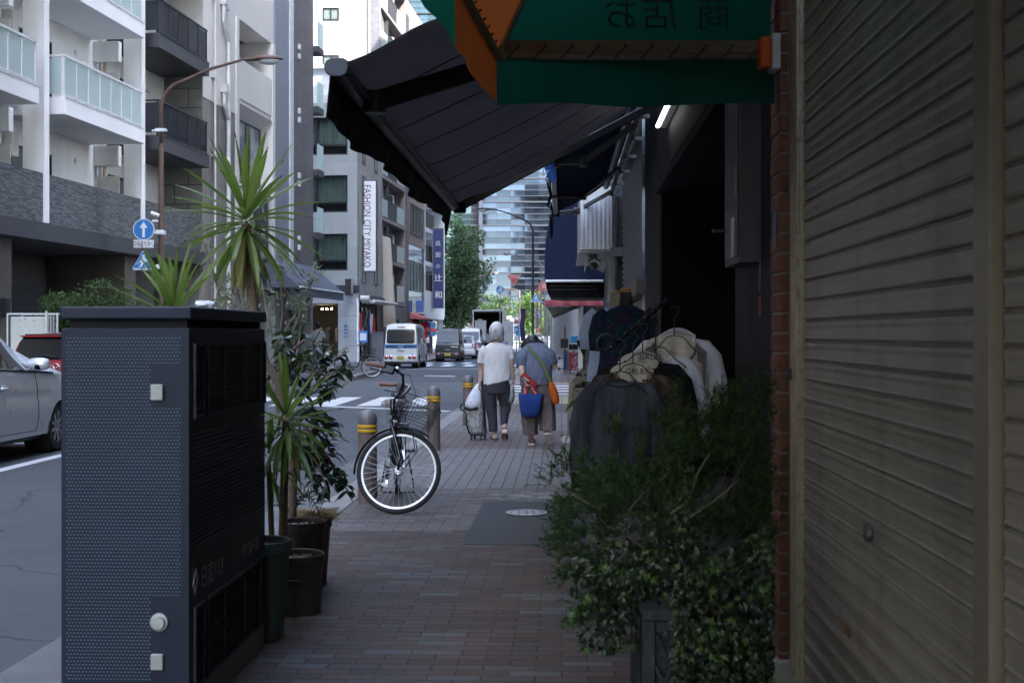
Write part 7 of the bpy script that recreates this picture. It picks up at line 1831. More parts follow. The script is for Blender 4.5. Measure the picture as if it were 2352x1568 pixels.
m_shoe2=mat('shoe_brown',(.11,.045,.03),.7); m_solew=mat('sole_white',(.6,.57,.53),.6)
shoe(t,(-.05,-.06,.015),(-.055,.18,.015),m_shoe2,m_solew,.045,.08); shoe(t,(.13,-.19,.15),(.16,-.06,.02),m_shoe2,m_solew,.045,.08,up=(0,1,1))
g=M(); pts=[U(868,365,.04),U(905,405,-.0),U(950,450,-.05),U(1000,520,-.085),U(1045,600,-.115),U(1080,680,-.14),U(1108,742,-.15)]
for i in range(len(pts)-1): g.beam(pts[i]+V((0,-.012,0)),pts[i+1]+V((0,-.012,0)),.008,.034,up=(0,-1,0)) if False else g.beam(pts[i]+V((0,-.014,0)),pts[i+1]+V((0,-.014,0)),.034,.007,up=(0,-1,0))
OB=thing('shoulder_bag','orange shoulder bag on a green strap at the side of the bending woman','bag',O2,0)
g.build('strap',clothmat('cloth_olive',(.10,.13,.05),wr=.3),OB)
g=M(); g.loft([[V((c.x+rx*math.cos(a),c.y+.045*math.sin(a),c.z)) for a in [2*PI*i/20 for i in range(20)]] for c,rx in ((U(1118,748,-.14),.025),(U(1130,800,-.14),.045),(U(1150,880,-.14),.055),(U(1165,950,-.14),.05),(U(1168,985,-.14),.04))])
g.build('bag',clothmat('cloth_orange',(.52,.11,.015),wr=.8,wscale=8),OB,smooth=True)
TB=thing('tote_bag','dark blue tote bag with red handles held by the bending woman','bag',O2,0)
g=M(); rings=[]
for zx0,zx1,zy,ry in ((765,1028,880,.055),(770,1024,960,.06),(782,1005,1060,.062),(795,985,1105,.055),(800,975,1118,.04)):
    a=U(zx0,zy,-.17);b=U(zx1,zy,-.17); rings.append([V(((a.x+b.x)/2+(b.x-a.x)/2*math.copysign(abs(math.cos(q_))**.6,math.cos(q_)),-.17+ry*math.copysign(abs(math.sin(q_))**.8,math.sin(q_)),a.z+.012*math.cos(2*q_))) for q_ in [2*PI*i/28 for i in range(28)]])
g.loft(rings); g.build('bag',clothmat('cloth_royal_blue',(.018,.045,.19),wr=.8,wscale=7),TB,smooth=True)
g=M()
for yy in (-.21,-.13):
    for (a,b) in ((U(842,880,yy),U(838,800,-.16)),(U(838,800,-.16),U(858,752,-.15)),(U(858,752,-.15),U(905,800,-.16)),(U(905,800,-.16),U(955,880,yy))): g.beam(a,b,.020,.004,up=(0,-1,0))
g.build('handle',mat('strap_red',(.6,.03,.02),.6),TB)
FN=thing('folding_fan','dark red patterned booklet held slanting in the left hand of the bending woman','booklet',O2,0)
g=M(); a=U(808,665,-.19);b=U(960,790,-.17); g.beam(a,b,.062,.012,up=(0,-1,0)); g.build('cover',mat('dark_red_cover',(.30,.02,.03),.5,var=.4,scale=30),FN); g=M(); g.beam(a+V((.02,-.008,-.035)),a+V((.08,-.008,-.085)),.018,.004,up=(0,-1,0)); g.build('page_edge',mat('page',(.5,.45,.4),.7),FN)
# ---- simple distant people
def figure(label,loc,rz,hgt,shirt,legs,hair,stride=0,arms=0,mask=False,strap=None,shorts=False,sleeve=None,cap=False):
    t=thing('person',label,'person',loc,rz); k=hgt/1.7
    g=M(); q=head(g,(0,0,1.585),.98); g.tube([(0,-.005,1.5),(0,0,1.38)],[.05,.065],10)
    g.loft([ell((0,0,z),rx,ry,16) for z,rx,ry in ((.85,.15,.1),(1.0,.13,.09),(1.2,.16,.10),(1.36,.17,.09),(1.42,.08,.06))])
    for s in (-1,1):
        e=V((s*.25,.02*s*arms-.0,1.12)); w_=V((s*(.24-.05*arms),.12+ s*.12*arms,.92+.05*arms)); g.tube([(s*.17,0,1.38),e,w_],[.05,.04,.026],10); hand(g,w_,(0,.2,-1),(-s,0,0),.5,1,s)
        f=V((s*.09,s*stride*.32,.08+(.06 if s<0 else 0)*stride)); kn=V((s*.09,s*stride*.16+.04,.48)); g.tube([(s*.08,0,.9),kn,f],[.085,.058,.038],10); g.tube([f,f+V((0,.14,-.04))],[.04,.028],8)
        shoe(t,f+V((0,-.05,-.07)),f+V((0,.18,-.07)),m_trim,m_trim)
    g.build('body',m_skin,t,remesh=.012)
    g=M(); g.loft([shr(z,rx,ry,.02) for z,rx,ry in ((.84,.17,.12),(1.0,.165,.115),(1.2,.18,.12),(1.34,.19,.11),(1.41,.13,.09),(1.45,.075,.065))])
    for s in (-1,1): g.tube([(s*.15,0,1.38),(s*.20,0,1.30),(s*.245,.0,1.16)],[.06,.066,.056],12)
    g.build('shirt',shirt,t,remesh=.014)
    g=M(); g.loft([ell((0,0,.78),.17,.12,16),ell((0,0,.92),.155,.11,16)])
    for s in (-1,1):
        f=V((s*.09,s*stride*.32,.10)); kn=V((s*.09,s*stride*.16+.04,.48))
        g.tube([(s*.085,0,.88),kn]+([] if shorts else [f]),[.095,.08 if shorts else .072]+([] if shorts else [.058]),12)
    g.build('trousers',legs,t,remesh=.014)
    g=M(); g.sphere(q(0,-.014,.035),(.088,.10,.098),16,10); rr=random.Random(4)
    if cap: g.tube([q(-.05,.06,.05),q(0,.13,.04),q(.05,.06,.05)],.02,6)
    else: strands(g,q,200,rr,1.15,.006)
    g.build('hair' if not cap else 'cap',hair,t,smooth=True)
    if mask:
        g=M(); g.grid(lambda u,v: q(.075*math.sin((u-.5)*2.6),.05+.058*math.cos((u-.5)*2.6)-.012*abs(v-.45),-.01-.085*v),12,6); g.build('face_mask',mat('mask_white',(.75,.76,.78),.8),t,smooth=True)
        g=M()
        for s in (-1,1): g.tube([q(s*.033+.022*math.cos(a),.098,.02+.017*math.sin(a)) for a in [2*PI*i/12 for i in range(12)]],.0022,4,closed=True)
        g.build('glasses',m_trim,t)
    if strap:
        g=M(); a=[V((s_*.13,y_,z_)) for s_,y_,z_ in ((.7,-.10,1.40),(.2,-.13,1.25),(-.5,-.13,1.08),(-1.2,-.10,.95))]
        for i in range(3): g.beam(a[i],a[i+1],.04,.01,up=(0,-1,0))
        g.build('strap',m_black,t)
    t.scale=(k,k,k); return t
cw=clothmat('cloth_plain_white',(.70,.71,.73),wr=.7); cd=clothmat('cloth_black',(.015,.015,.018),wr=.5); cg=clothmat('cloth_slate',(.10,.10,.12),wr=.5)
p=P(730,0,49.5); figure('man in a white T-shirt with a black cross strap walking by the left shop door',(p.x,49.5,0),0,1.80,cw,cg,hairmat('hair_black',(.015,.014,.014)),.5,.4,strap=True)
p=P(1237,0,36); tt=figure('ginger haired person in a white face mask walking towards the two women',(p.x,36,0),PI-.05,1.52,cw,cg,hairmat('hair_ginger',(.45,.13,.03)),.6,.3,mask=True)
g=M(); g.tube([(-.12,.10,1.42),(-.11,.13,1.25),(-.10,.12,1.0)],.016,6); g.build('bag_strap',mat('strap_navy',(.02,.03,.06),.7),tt)
p=P(980,0,83); figure('person in blue sleeves and black shorts striding past the red banners',(p.x,83,0),-PI/2+.25,1.58,clothmat('cloth_grey_blue',(.32,.34,.42),wr=.5),cd,hairmat('hair_black2',(.015,.014,.014)),1.1,1.0,shorts=True)
p=P(1119,0,82.5); figure('worker in a grey vest standing at the open back of the truck',(p.x,82.5,0),0,1.55,clothmat('cloth_grey_vest',(.28,.31,.36),wr=.5),cd,hairmat('hair_black3',(.02,.018,.018)),.2,.3)
# ------------------------------------------------------------ foreground: utility cabinet
m_cab=mat('cabinet_navy_grey',(.0075,.011,.026),.5,0,var=.15,scale=4,bump=.25,bscale=300,spec=.35)
m_cabd=mat('cabinet_side',(.017,.017,.020),.5,.1,var=.15,scale=3,bump=.2,bscale=300)
D1=4.33; s0=-1150*D1/F; s1=-850*D1/F; dep=1.09; ztop=H+(HY-704)/F*D1
C=thing('utility_cabinet','large dark blue grey street utility cabinet with a perforated end panel and louvred side','utility cabinet',S(s0,D1,0),RR)
wd=s1-s0
g=M(); g.box(0,wd,0.012,dep,0.10,ztop-.075); g.build('body',m_cabd,C,bevel=.004)
g=M(); g.box(-.004,wd+.006,-.004,dep+.006,ztop-.045,ztop); g.build('lid',m_cab,C,bevel=.007,seg=3)
g=M(); g.box(.02,wd-.02,.03,dep-.02,ztop-.075,ztop-.045); g.build('lid_gap',m_dark,C)
g=M(); g.box(.02,wd-.0,.03,dep-.02,-.02,.10); g.build('plinth',m_conc,C)
g=M(); g.box(0.0,wd-.002,0,.011,.10,ztop-.078); ep=g.build('end_panel',m_cab,C,bevel=.003)
# perforated dots (staggered)
g=M(); px_=.0126; py_=.0124; nrow=int((ztop-.13-.12)/py_)
x0=.022; x1=wd-.032
holes=[(wd*.69,wd*.92,ztop-.245-.115,ztop-.245+.04),(wd*.69,wd*.92,ztop-1.32,ztop-1.02)]
for j in range(nrow):
    z=ztop-.10-.012-j*py_; i=0
    while True:
        x=x0+i*px_+(px_/2 if j%2 else 0)
        if x>x1: break
        i+=1
        if any(a<x<b and c<z<d for a,b,c,d in holes): continue
        r=.0034; vs=[V((x+r*math.cos(a)*1.15,-.0002,z+r*math.sin(a)*.8)) for a in [PI*k/3 for k in range(6)]]+[V((x+r*.5*math.cos(a)*1.15,-.0022,z+r*.5*math.sin(a)*.8)) for a in [PI*k/3 for k in range(6)]]
        g.add(vs,[(k,(k+1)%6,6+(k+1)%6,6+k) for k in range(6)]+[(6,7,8,9,10,11)])
g.build('raised_dots',mat('dot_paint',(.085,.15,.175),.35,.1,var=.1),ep)
m_key=mat('lock_cap',(.36,.36,.33),.55,.2,var=.15,scale=20,dirt=.2)
zk=lambda y: H+(HY-y)/F*D1
for y,sq in ((900,True),(1515,True)):
    g=M(); xx=wd*(.752); z=zk(y); 
    g.box(xx-.022,xx+.022,-.018,-.001,z-.028,z+.028); g.build('lock_cover',m_key,C,bevel=.003)
g=M(); g.lathe([(.032,0),(.032,.01),(.024,.014),(.022,.024),(0,.025)],28,(wd*.765,-.0,zk(1425)),ax=(0,-1,0)); g.build('round_lock',m_key,C,auto=35)
# side: vent frames and louvres on the right face (local x = wd)
def vent(y0,y1,z0,z1,pitch=.0155,div=(),nm='louvre_panel'):
    g=M(); f=.012
    g.box(wd,wd+.010,y0,y1,z1-f,z1); g.box(wd,wd+.010,y0,y1,z0,z0+f); g.box(wd,wd+.010,y0,y0+f,z0+f,z1-f); g.box(wd,wd+.010,y1-f,y1,z0+f,z1-f)
    for d in div: g.box(wd,wd+.009,d-.005,d+.005,z0+f,z1-f)
    n=int((z1-z0-2*f)/pitch)
    for k in range(n):
        z=z0+f+k*pitch; g.poly([(wd-.0,y0+f,z),(wd-.0,y1-f,z),(wd+.007,y1-f,z+pitch*.6),(wd+.007,y0+f,z+pitch*.6)]); g.poly([(wd+.007,y0+f,z+pitch*.6),(wd+.007,y1-f,z+pitch*.6),(wd,y1-f,z+pitch*.65),(wd,y0+f,z+pitch*.65)])
    return g.build(nm,m_cabd,C)
zt=ztop-.13
vent(.035,.15,zt-.27,zt); vent(.19,.98,zt-.27,zt,div=(.42,.72)); vent(1.0,1.075,zt-.27,zt)
g=M()
for k in range(25):
    z=ztop-.46-k*.0165; g.poly([(wd+.0005,.02,z),(wd+.0005,1.07,z),(wd+.006,1.07,z+.009),(wd+.006,.02,z+.009)]); g.poly([(wd+.006,.02,z+.009),(wd+.006,1.07,z+.009),(wd+.0005,1.07,z+.011),(wd+.0005,.02,z+.011)])
g.build('ribbed_panel',m_cabd,C)
vent(.035,.15,.11,.405); vent(.19,.98,.11,.405,div=(.42,.72)); vent(1.0,1.075,.11,.405)
g=M(); g.text('日変113',(wd+.0035,.12,.455),(0,1,0),(0,0,1),.088,sx=.95); g.text('PT150+125',(wd+.0035,.70,.455),(0,1,0),(0,0,1),.075,sx=.75)
for sg_,c0 in ((1,(.055,.485)),(-1,(.055,.485))): g.prism([(wd+.001,c0[0]-.030*1,c0[1]),(wd+.001,c0[0],c0[1]+.042),(wd+.001,c0[0],c0[1]+.022),(wd+.001,c0[0]-.014,c0[1]),(wd+.001,c0[0],c0[1]-.022),(wd+.001,c0[0],c0[1]-.042)] if sg_>0 else [(wd+.001,c0[0]+.034,c0[1]+.012),(wd+.001,c0[0]+.006,c0[1]-.03),(wd+.001,c0[0]+.006,c0[1]-.010),(wd+.001,c0[0]+.018,c0[1]+.012),(wd+.001,c0[0]+.006,c0[1]+.034),(wd+.001,c0[0]+.006,c0[1]+.052)],(.0025,0,0))
g.build('lettering',mat('letter_grey',(.45,.45,.44),.6),C)
# crumpled paper on the lid
p=V((wd*.93,.28,ztop+.012)); g=M(); rr=random.Random(6)
for k in range(7): 
    c=p+V((rr.uniform(-.035,.035),rr.uniform(-.03,.03),rr.uniform(-.004,.006))); i0=len(g.v); g.sphere(c,(.022,.02,.011),7,5)
    for i in range(i0,len(g.v)): g.v[i]=g.v[i]+V((rr.uniform(-.005,.005),rr.uniform(-.005,.005),rr.uniform(-.003,.004)))
o=g.build('crumpled_paper',mat('paper_white',(.72,.73,.75),.8),None); o.location=S(s0,D1,0); o.rotation_euler=(0,0,RR); tag(o,'crumpled white paper lying on top of the utility cabinet','litter')
# ------------------------------------------------------------ yuccas
m_yuc=leafmat('yucca_leaf',(.095,.16,.035),(.25,.33,.09),rough=.35,trans=.35)
m_yucy=leafmat('yucca_leaf_old',(.20,.18,.05),(.34,.30,.10),rough=.5,trans=.35)
m_yuct=mat('yucca_tip_brown',(.10,.05,.03),.8)
m_pot=mat('pot_dark_green',(.025,.04,.034),.55,var=.15); m_pot2=mat('pot_dark_brown',(.035,.022,.018),.5,var=.15); m_soil=mat('soil',(.10,.085,.065),.95,var=.4,scale=30,bump=1)
m_trunk=mat('yucca_trunk',(.17,.12,.085),.9,var=.35,scale=12,bump=.8)
def blade(g,p,d,L_,w,droop,rr,gt=None,ns=8):
    d=V(d).normalized(); up=V((0,0,1)); side=d.cross(up)
    side=side.normalized() if side.length>.05 else V((math.cos(rr.uniform(0,6)),math.sin(rr.uniform(0,6)),0))
    pts=[V(p)]; dirs=[]; dd=V(d)
    tw=rr.uniform(-.4,.4)
    for k in range(ns):
        dirs.append(V(dd)); pts.append(pts[-1]+dd*L_/ns); dd=(dd+V((0,0,-droop/ns))).normalized()
    dirs.append(V(dd))
    prof=[.55,.62,.8,.95,1,.95,.8,.5,.02]
    vs=[]
    for k in range(ns+1):
        s=side; nn=s.cross(dirs[k]).normalized(); s=(s*math.cos(tw*k/ns)+nn*math.sin(tw*k/ns)); nn=s.cross(dirs[k]).normalized()
        ww=w*pw([(i/8,prof[i]) for i in range(9)],k/ns)/2
        vs+=[pts[k]-s*ww+nn*ww*.35,pts[k]-nn*ww*.1,pts[k]+s*ww+nn*ww*.35]
    fs=[]
    for k in range(ns): fs+=[(k*3,k*3+1,k*3+4,k*3+3),(k*3+1,k*3+2,k*3+5,k*3+4)]
    g.add(vs,fs)
    if gt is not None: gt.tube([pts[-2].lerp(pts[-1],.5),pts[-1]+dirs[-1]*.012],[w*.12,.001],4)
def yucca(name,label,base,trunk,crowns,pot=None,seed=1,cat='yucca plant'):
    rr=random.Random(seed); t=thing(name,label,cat,base,0)
    g=M(); 
    for tr_ in trunk: g.tube([V(p) for p in tr_[0]],tr_[1],10)
    g.build('trunk',m_trunk,t,auto=60)
    g=M(); g2=M(); gt=M()
    for (c,n,L_,w,emin,emax,lean) in crowns:
        for i in range(n):
            u=i/(n-1); el=lerp(emax,emin,u**.85)+rr.uniform(-.12,.12); az=i*2.39996+rr.uniform(-.25,.25); c_=V(c)+V((0,0,-.10*u+.03))
            d=V((math.cos(el)*math.cos(az)+lean[0],math.cos(el)*math.sin(az)+lean[1],math.sin(el))).normalized()
            L2=L_*rr.uniform(.8,1.08)*(1 if u<.8 else .85); tgt=g if (u<.8 or rr.random()<.5) else g2
            blade(tgt,c_+d*.02,d,L2,w*rr.uniform(.85,1.15),lerp(.08,.75,u)*rr.uniform(.2,2.0),rr,gt if rr.random()<.5 else None)
    g.build('leaves',m_yuc,t); 
    if g2.v: g2.build('old_leaves',m_yucy,t)
    if gt.v: gt.build('leaf_tips',m_yuct,t)
    return t
def pot(name,label,c,rt,rb,h,mt,fill=m_soil,cat='plant pot',rim=True,handles=False,sq=False):
    t=thing(name,label,cat,c,0,None); prof=[(rb,0),(rt*.94,h*.86),(rt,h*.87),(rt,h-.004),(rt-.006,h),(rt-.014,h-.004),(rt-.016,h-.04)] if rim else [(rb,0),((rt+rb)/2*1.03,h*.5),(rt,h),(rt-.012,h),(rt-.014,h-.04)]
    g=M(); g.lathe(prof,36,cap=False); g.lathe([(0,0),(rb,0)],36,cap=False); g.build('pot',mt,t,auto=35)
    g=M(); rr=random.Random(len(label)); g.lathe([(rt-.014,h-.035),(rt*.5,h-.028),(0,h-.025)],24,cap=False)
    for k in range(60): a=rr.uniform(0,6.28); r=rr.uniform(0,rt-.03); g.sphere((r*math.cos(a),r*math.sin(a),h-.028),rr.uniform(.004,.010),5,4)
    g.build('soil',fill,t)
    if handles:
        g=M(); g.tube([(-.05,-rt*.95,h*.6),(-.03,-rt*1.02,h*.62),(.03,-rt*1.02,h*.62),(.05,-rt*.95,h*.6),(.03,-rt*.99,h*.56),(-.03,-rt*.99,h*.56)],.004,5,closed=True); g.build('handle',m_black,t)
    return t
# positions behind the cabinet
Dg=5.55; cg=V(((600-CX)/F*Dg,Dg,0)); pot('plant_pot','dark green plastic plant pot right behind the utility cabinet',cg,.135,.10,H+(HY-1238)/F*Dg+.0,m_pot)
Db=6.05; cb_=V(((683-CX)/F*Db,Db,0)); pot('plant_pot','large dark brown barrel pot beside the green one on the pavement',cb_,.135,.115,H+(HY-1264)/F*Db-.01,m_pot2,handles=True,fill=mat('soil_tan',(.2,.16,.12),.95,var=.4,scale=30,bump=1))
Dc=6.75; cc_=V(((706-CX)/F*Dc,Dc,0)); pot('plant_pot','reddish brown glazed pot hidden behind the barrel pot',cc_,.135,.105,.36,mat('pot_red_brown',(.07,.028,.018),.4,var=.2))
Dd=6.25; cd_=V(((668-CX)/F*Dd,Dd,0)); pot('plant_pot','round dark pot holding white pebbles behind the barrel pot',(cd_.x+.04,Dd+.15,0),.12,.09,.40,m_pot2,fill=mat('pebble_white',(.5,.5,.5),.7))
# dry grass tuft
t=thing('dry_grass','tuft of straw coloured dry grass in the reddish pot','dry plant',(cc_.x+.04,Dc+.03,.33)); g=M(); rr=random.Random(12)
for i in range(900):
    a=rr.uniform(0,6.28); r=rr.uniform(0,.09); p=V((r*math.cos(a),r*math.sin(a)*.7,0)); d=V((math.cos(a)*rr.uniform(.1,.9),math.sin(a)*.5,1)).normalized(); L_=rr.uniform(.05,.13); g.tube([p,p+d*L_*.6,p+d*L_+V((math.cos(a)*.03,0,-.04))],[.0012,.001,.0005],3,caps=False)
g.build('stems',mat('straw',(.36,.26,.13),.8,var=.3,scale=20),t)
# big yucca on a tall stem
Dy=5.95; yb=V(((579-CX)/F*Dy,Dy,0)); cx_=(565-579)/F*Dy; cz_=H+(HY-505)/F*Dy
yucca('yucca_plant','tall yucca with one big round head of sword leaves standing behind the cabinet',yb,[(((0,0,0),(.01,0,.7),(.03,0,1.3),(cx_+.02,0,1.62),(cx_,0,cz_-.02)),[.032,.03,.028,.024,.022])],[((cx_,0,cz_),62,.39,.037,-1.3,1.5,(0,-.05))],seed=5)
p=V(((400-CX)/F*5.75,5.75,0)); yucca('yucca_plant','low yucca head poking up behind the middle of the cabinet',p,[(((0,0,0),(0,0,.8),(0,0,1.35)),[.03,.03,.026])],[((0,0,H+(HY-715)/F*5.75-.02),42,.32,.032,-.2,1.45,(-.12,-.05))],seed=8)
p=V(((648-CX)/F*5.9,5.9,0)); zc=H+(HY-965)/F*5.9
yucca('yucca_plant','dark yucca with a narrow stem growing in the pots right of the cabinet',p,[(((.0,0,.25),(.008,0,.6),(.018,0,zc)),[.022,.02,.018]),(((-.05,.02,.25),(-.06,.03,.5),(-.07,.02,.75)),[.016,.014,.012])],[((.018,0,zc),40,.30,.032,-1.2,1.35,(.12,-.06)),((-.07,.02,.78),22,.24,.028,-.9,1.2,(0,-.05))],seed=11)
# rubber plant (ficus) with broad dark leaves
m_fic=leafmat('ficus_leaf',(.012,.032,.022),(.035,.075,.045),rough=.28,trans=.12)
def broad(g,p,d,L_,w,rr,ns=5):
    d=V(d).normalized(); s=d.cross(V((rr.gauss(0,.5),rr.gauss(0,.5),1))).normalized(); n=s.cross(d); prof=[.05,.75,1,.85,.45,.0]; vs=[]
    for k in range(ns+1):
        c=V(p)+d*L_*k/ns-V((0,0,L_*.15*(k/ns)**2)); ww=w*prof[k]/2; vs+=[c-s*ww+n*ww*.3,c,c+s*ww+n*ww*.3]
    fs=[]
    for k in range(ns): fs+=[(k*3,k*3+1,k*3+4,k*3+3),(k*3+1,k*3+2,k*3+5,k*3+4)]
    g.add(vs,fs)
p=V(((668-CX)/F*6.55,6.55,0)); t=thing('rubber_plant','bushy rubber plant with broad dark glossy leaves leaning over the kerb','potted shrub',p); rr=random.Random(21)
FXp=lambda x,y,D=6.55: P(x,y,D)-p
b=M(); g=M()
main=[(0,0,.35),FXp(672,1060),FXp(664,950),FXp(640,880),FXp(618,840)]; limb(b,main,.03,.022,10); limb(b,[FXp(640,880),FXp(655,820),FXp(700,780)],.02,.008); limb(b,[FXp(640,880),FXp(600,810),FXp(600,760)],.02,.01)
tips=[]
for (x,y) in [(650,760),(690,770),(730,790),(770,800),(795,815),(700,820),(740,830),(775,860),(790,850),(720,870),(690,860),(750,900),(770,890),(735,940),(760,960),(720,960),(700,1010),(740,1000),(770,990),(745,1040),(775,1050),(760,1080),(720,1070),(790,1110),(735,1110),(710,1100),(755,1130),(700,1050),(800,1130),(660,800),(640,830),(670,840),(690,900),(700,940),(650,790),(725,1030),(765,1020)]:
    e=FXp(x+rr.uniform(-8,8),y+rr.uniform(-8,8),6.55+rr.uniform(-.2,.3)); a=FXp(lerp(x,668,.55),lerp(y,920,.5)); limb(b,[a,a.lerp(e,.5)+V((0,0,.02)),e],.008,.004,5); tips.append((a,e))
for a,e in tips:
    for k in range(12):
        q_=a.lerp(e,rr.uniform(.55,1.05))+V((rr.uniform(-.025,.025),rr.uniform(-.04,.04),rr.uniform(-.02,.02))); az=rr.uniform(0,6.28); d=V((math.cos(az),math.sin(az)*.8,rr.uniform(-1.1,.35))); broad(g,q_,d,rr.uniform(.06,.095),rr.uniform(.03,.042),rr)
b.build('branches',mat('ficus_bark',(.22,.17,.13),.8,var=.2,scale=12,bump=.4),t,auto=60); g.build('leaves',m_fic,t)
# fern frond by the pots
g=M(); g2=M(); c=P(705,1090,6.6)
t=thing('sago_palm','small dark palm frond arching over the pots','potted plant',(P(690,0,6.6).x,6.6,.35))
base=V((P(690,0,6.6).x,6.6,.35))
for (x1,y1,x2,y2) in ((700,1105,738,1190),(690,1100,640,1160),(720,1110,745,1150)):
    a=P(672,1180,6.6)-base; m=P(x1,y1-20,6.6)-base; e=P(x2,y2,6.6)-base; pts=[a*(1-u)**2+m*2*u*(1-u)+e*u*u for u in [i/14 for i in range(15)]]; g2.tube(pts,.003,4)
    for i in range(2,15):
        for s in (-1,1):
            d=(pts[i]-pts[i-1]).normalized(); n=V((d.z,0,-d.x))*s; tip=pts[i]+(n*.8+d*.5+V((0,-.2,0))).normalized()*.055; w_=d*.004; g.poly([pts[i]-w_,tip,pts[i]+w_])
g.build('leaflets',m_fic,t); g2.build('stem',m_fic,t)
# olive shrub
m_oli=leafmat('olive_leaf',(.10,.14,.085),(.25,.30,.20),rough=.45,trans=.3)
p=V(((640-CX)/F*7.2,7.2,0)); t=thing('olive_shrub','tall loose olive shrub with narrow silvery green leaves behind the cabinet','shrub',p); rr=random.Random(31); b=M(); g=M()
FX=lambda x,y,D=7.2: P(x,y,D)-p
stems=[[(638,1000),(640,850),(655,760),(690,700),(720,640)],[(638,1000),(632,800),(610,700),(600,640)],[(630,900),(560,760),(500,660),(470,560),(447,520)],[(640,850),(690,720),(715,640),(722,600)],[(632,850),(650,720),(645,640),(650,610)],[(630,880),(590,740),(520,680),(505,640)],[(640,900),(680,800),(700,740),(712,690)],[(632,860),(560,730),(545,660),(540,640)]]
for st_ in stems:
    pts=[FX(x,y,7.2+rr.uniform(-.25,.25)) for x,y in st_]; limb(b,pts,.011,.003,6)
    for i in range(len(pts)-1):
        for k in range(26):
            q_=pts[i].lerp(pts[i+1],rr.random()); 
            if i==0 and rr.random()<.7: continue
            tw=V((rr.gauss(0,1),rr.gauss(0,1),rr.gauss(.5,1))).normalized()*rr.uniform(.02,.07); b.tube([q_,q_+tw],.0012,3,caps=False) if k%4==0 else None
            d=V((rr.gauss(0,.6),rr.gauss(0,.6),rr.gauss(.5,.6))).normalized(); s=d.cross(V((rr.gauss(0,1),rr.gauss(0,1),1))).normalized()*rr.uniform(.005,.0075); q_=q_+tw; L_=rr.uniform(.035,.06); g.poly([q_,q_+d*L_*.5+s,q_+d*L_,q_+d*L_*.5-s])
b.build('stems',m_bark,t,auto=60); g.build('leaves',m_oli,t)
# ------------------------------------------------------------ lattice planter, shrub and ivy at right
LP=thing('planter_box','weathered dark blue grey planter box with a diamond lattice front','planter',S(.262,3.8,0),RR)
m_plt=mat('planter_slate',(.028,.034,.048),.6,var=.25,scale=6,bump=.4,dirt=.35,dirtcol=(.12,.12,.12))
hh=.52; ww=.36; ll=.72
g=M(); g.box(0,ww,.03,ll,.0,hh-.03); g.box(-.012,ww+.012,-.004,ll+.012,hh-.035,hh); g.box(-.008,.03,-.0,.03,0,hh-.036); g.box(ww-.03,ww+.008,0,.03,0,hh-.036); g.box(.031,ww-.031,.0,.03,0,.04); g.box(.031,ww-.031,.0,.03,hh-.07,hh-.036)
for yy in (.0,.23,.46,.68): g.box(-.010,-.0005,yy,yy+.035,0,hh-.037)
g.build('box',m_plt,LP,bevel=.003)
g=M(); n=4; cw_=(ww-.06)/3
for k in range(-2,7):
    for s in (-1,1):
        xa=.03+k*cw_*.5; 
        for (x0,z0,x1,z1) in ((xa,.04,xa+s*.45,.04+.9),):
            # clip to the panel
            t0,t1=0,1; dx=x1-x0; dz=z1-z0
            for lo,hi,o,dd in ((.03,ww-.03,x0,dx),(.04,hh-.07,z0,dz)):
                a,b_=(lo-o)/dd,(hi-o)/dd; a,b_=min(a,b_),max(a,b_); t0=max(t0,a); t1=min(t1,b_)
            if t1>t0+.05: g.beam((x0+dx*t0,.012,z0+dz*t0),(x0+dx*t1,.012+.003*s,z0+dz*t1),.012,.010,up=(0,-1,0))
g.build('lattice',m_plt,LP)
g=M(); g.box(.01,ww-.01,.04,ll-.01,hh-.06,hh-.0305+.012); g.build('soil',m_soil,LP)
m_fer=leafmat('feather_green',(.010,.028,.008),(.035,.085,.018),rough=.5,trans=.25); m_ivy=leafmat('ivy_leaf',(.006,.017,.008),(.022,.048,.019),rough=.3,trans=.15)
m_ivyb=leafmat('ivy_leaf_young',(.06,.13,.03),(.11,.20,.05),rough=.35,trans=.3)
base=S(.45,4.15,0); t=thing('feathery_shrub','dark feathery shrub spreading from the lattice planter over the pavement','shrub',base); rr=random.Random(41)
b=M(); g=M(); gb=M()
Q=lambda x,y,D: P(x,y,D)-base
cl=[]
def region(): 
    while True:
        x=rr.uniform(1275,1765); y=rr.uniform(890,1420)
        if x<1400 and y<1010: continue
        if 1400<=x<1500 and y<970: continue
        if y<960 and x<1560: continue
        if y<1085 and x<1525 and rr.random()<.93: continue
        if y<955 and x<1645: continue
        if x<1330 and (y<1130 or y>1330): continue
        if x>1600 and y>1250: continue
        return x,y
for i in range(430):
    x,y=region(); D=rr.uniform(4.0,4.75); cl.append(Q(x,y,D))
cl+= [Q(x,y,4.15) for x,y in ((1285,1062),(1300,1075),(1272,1100),(1290,1090),(1270,1250),(1285,1260),(1300,1240),(1420,985),(1560,905),(1540,925))]
roots=[Q(1480,1395,4.1),Q(1540,1395,4.2),Q(1580,1390,4.3)]
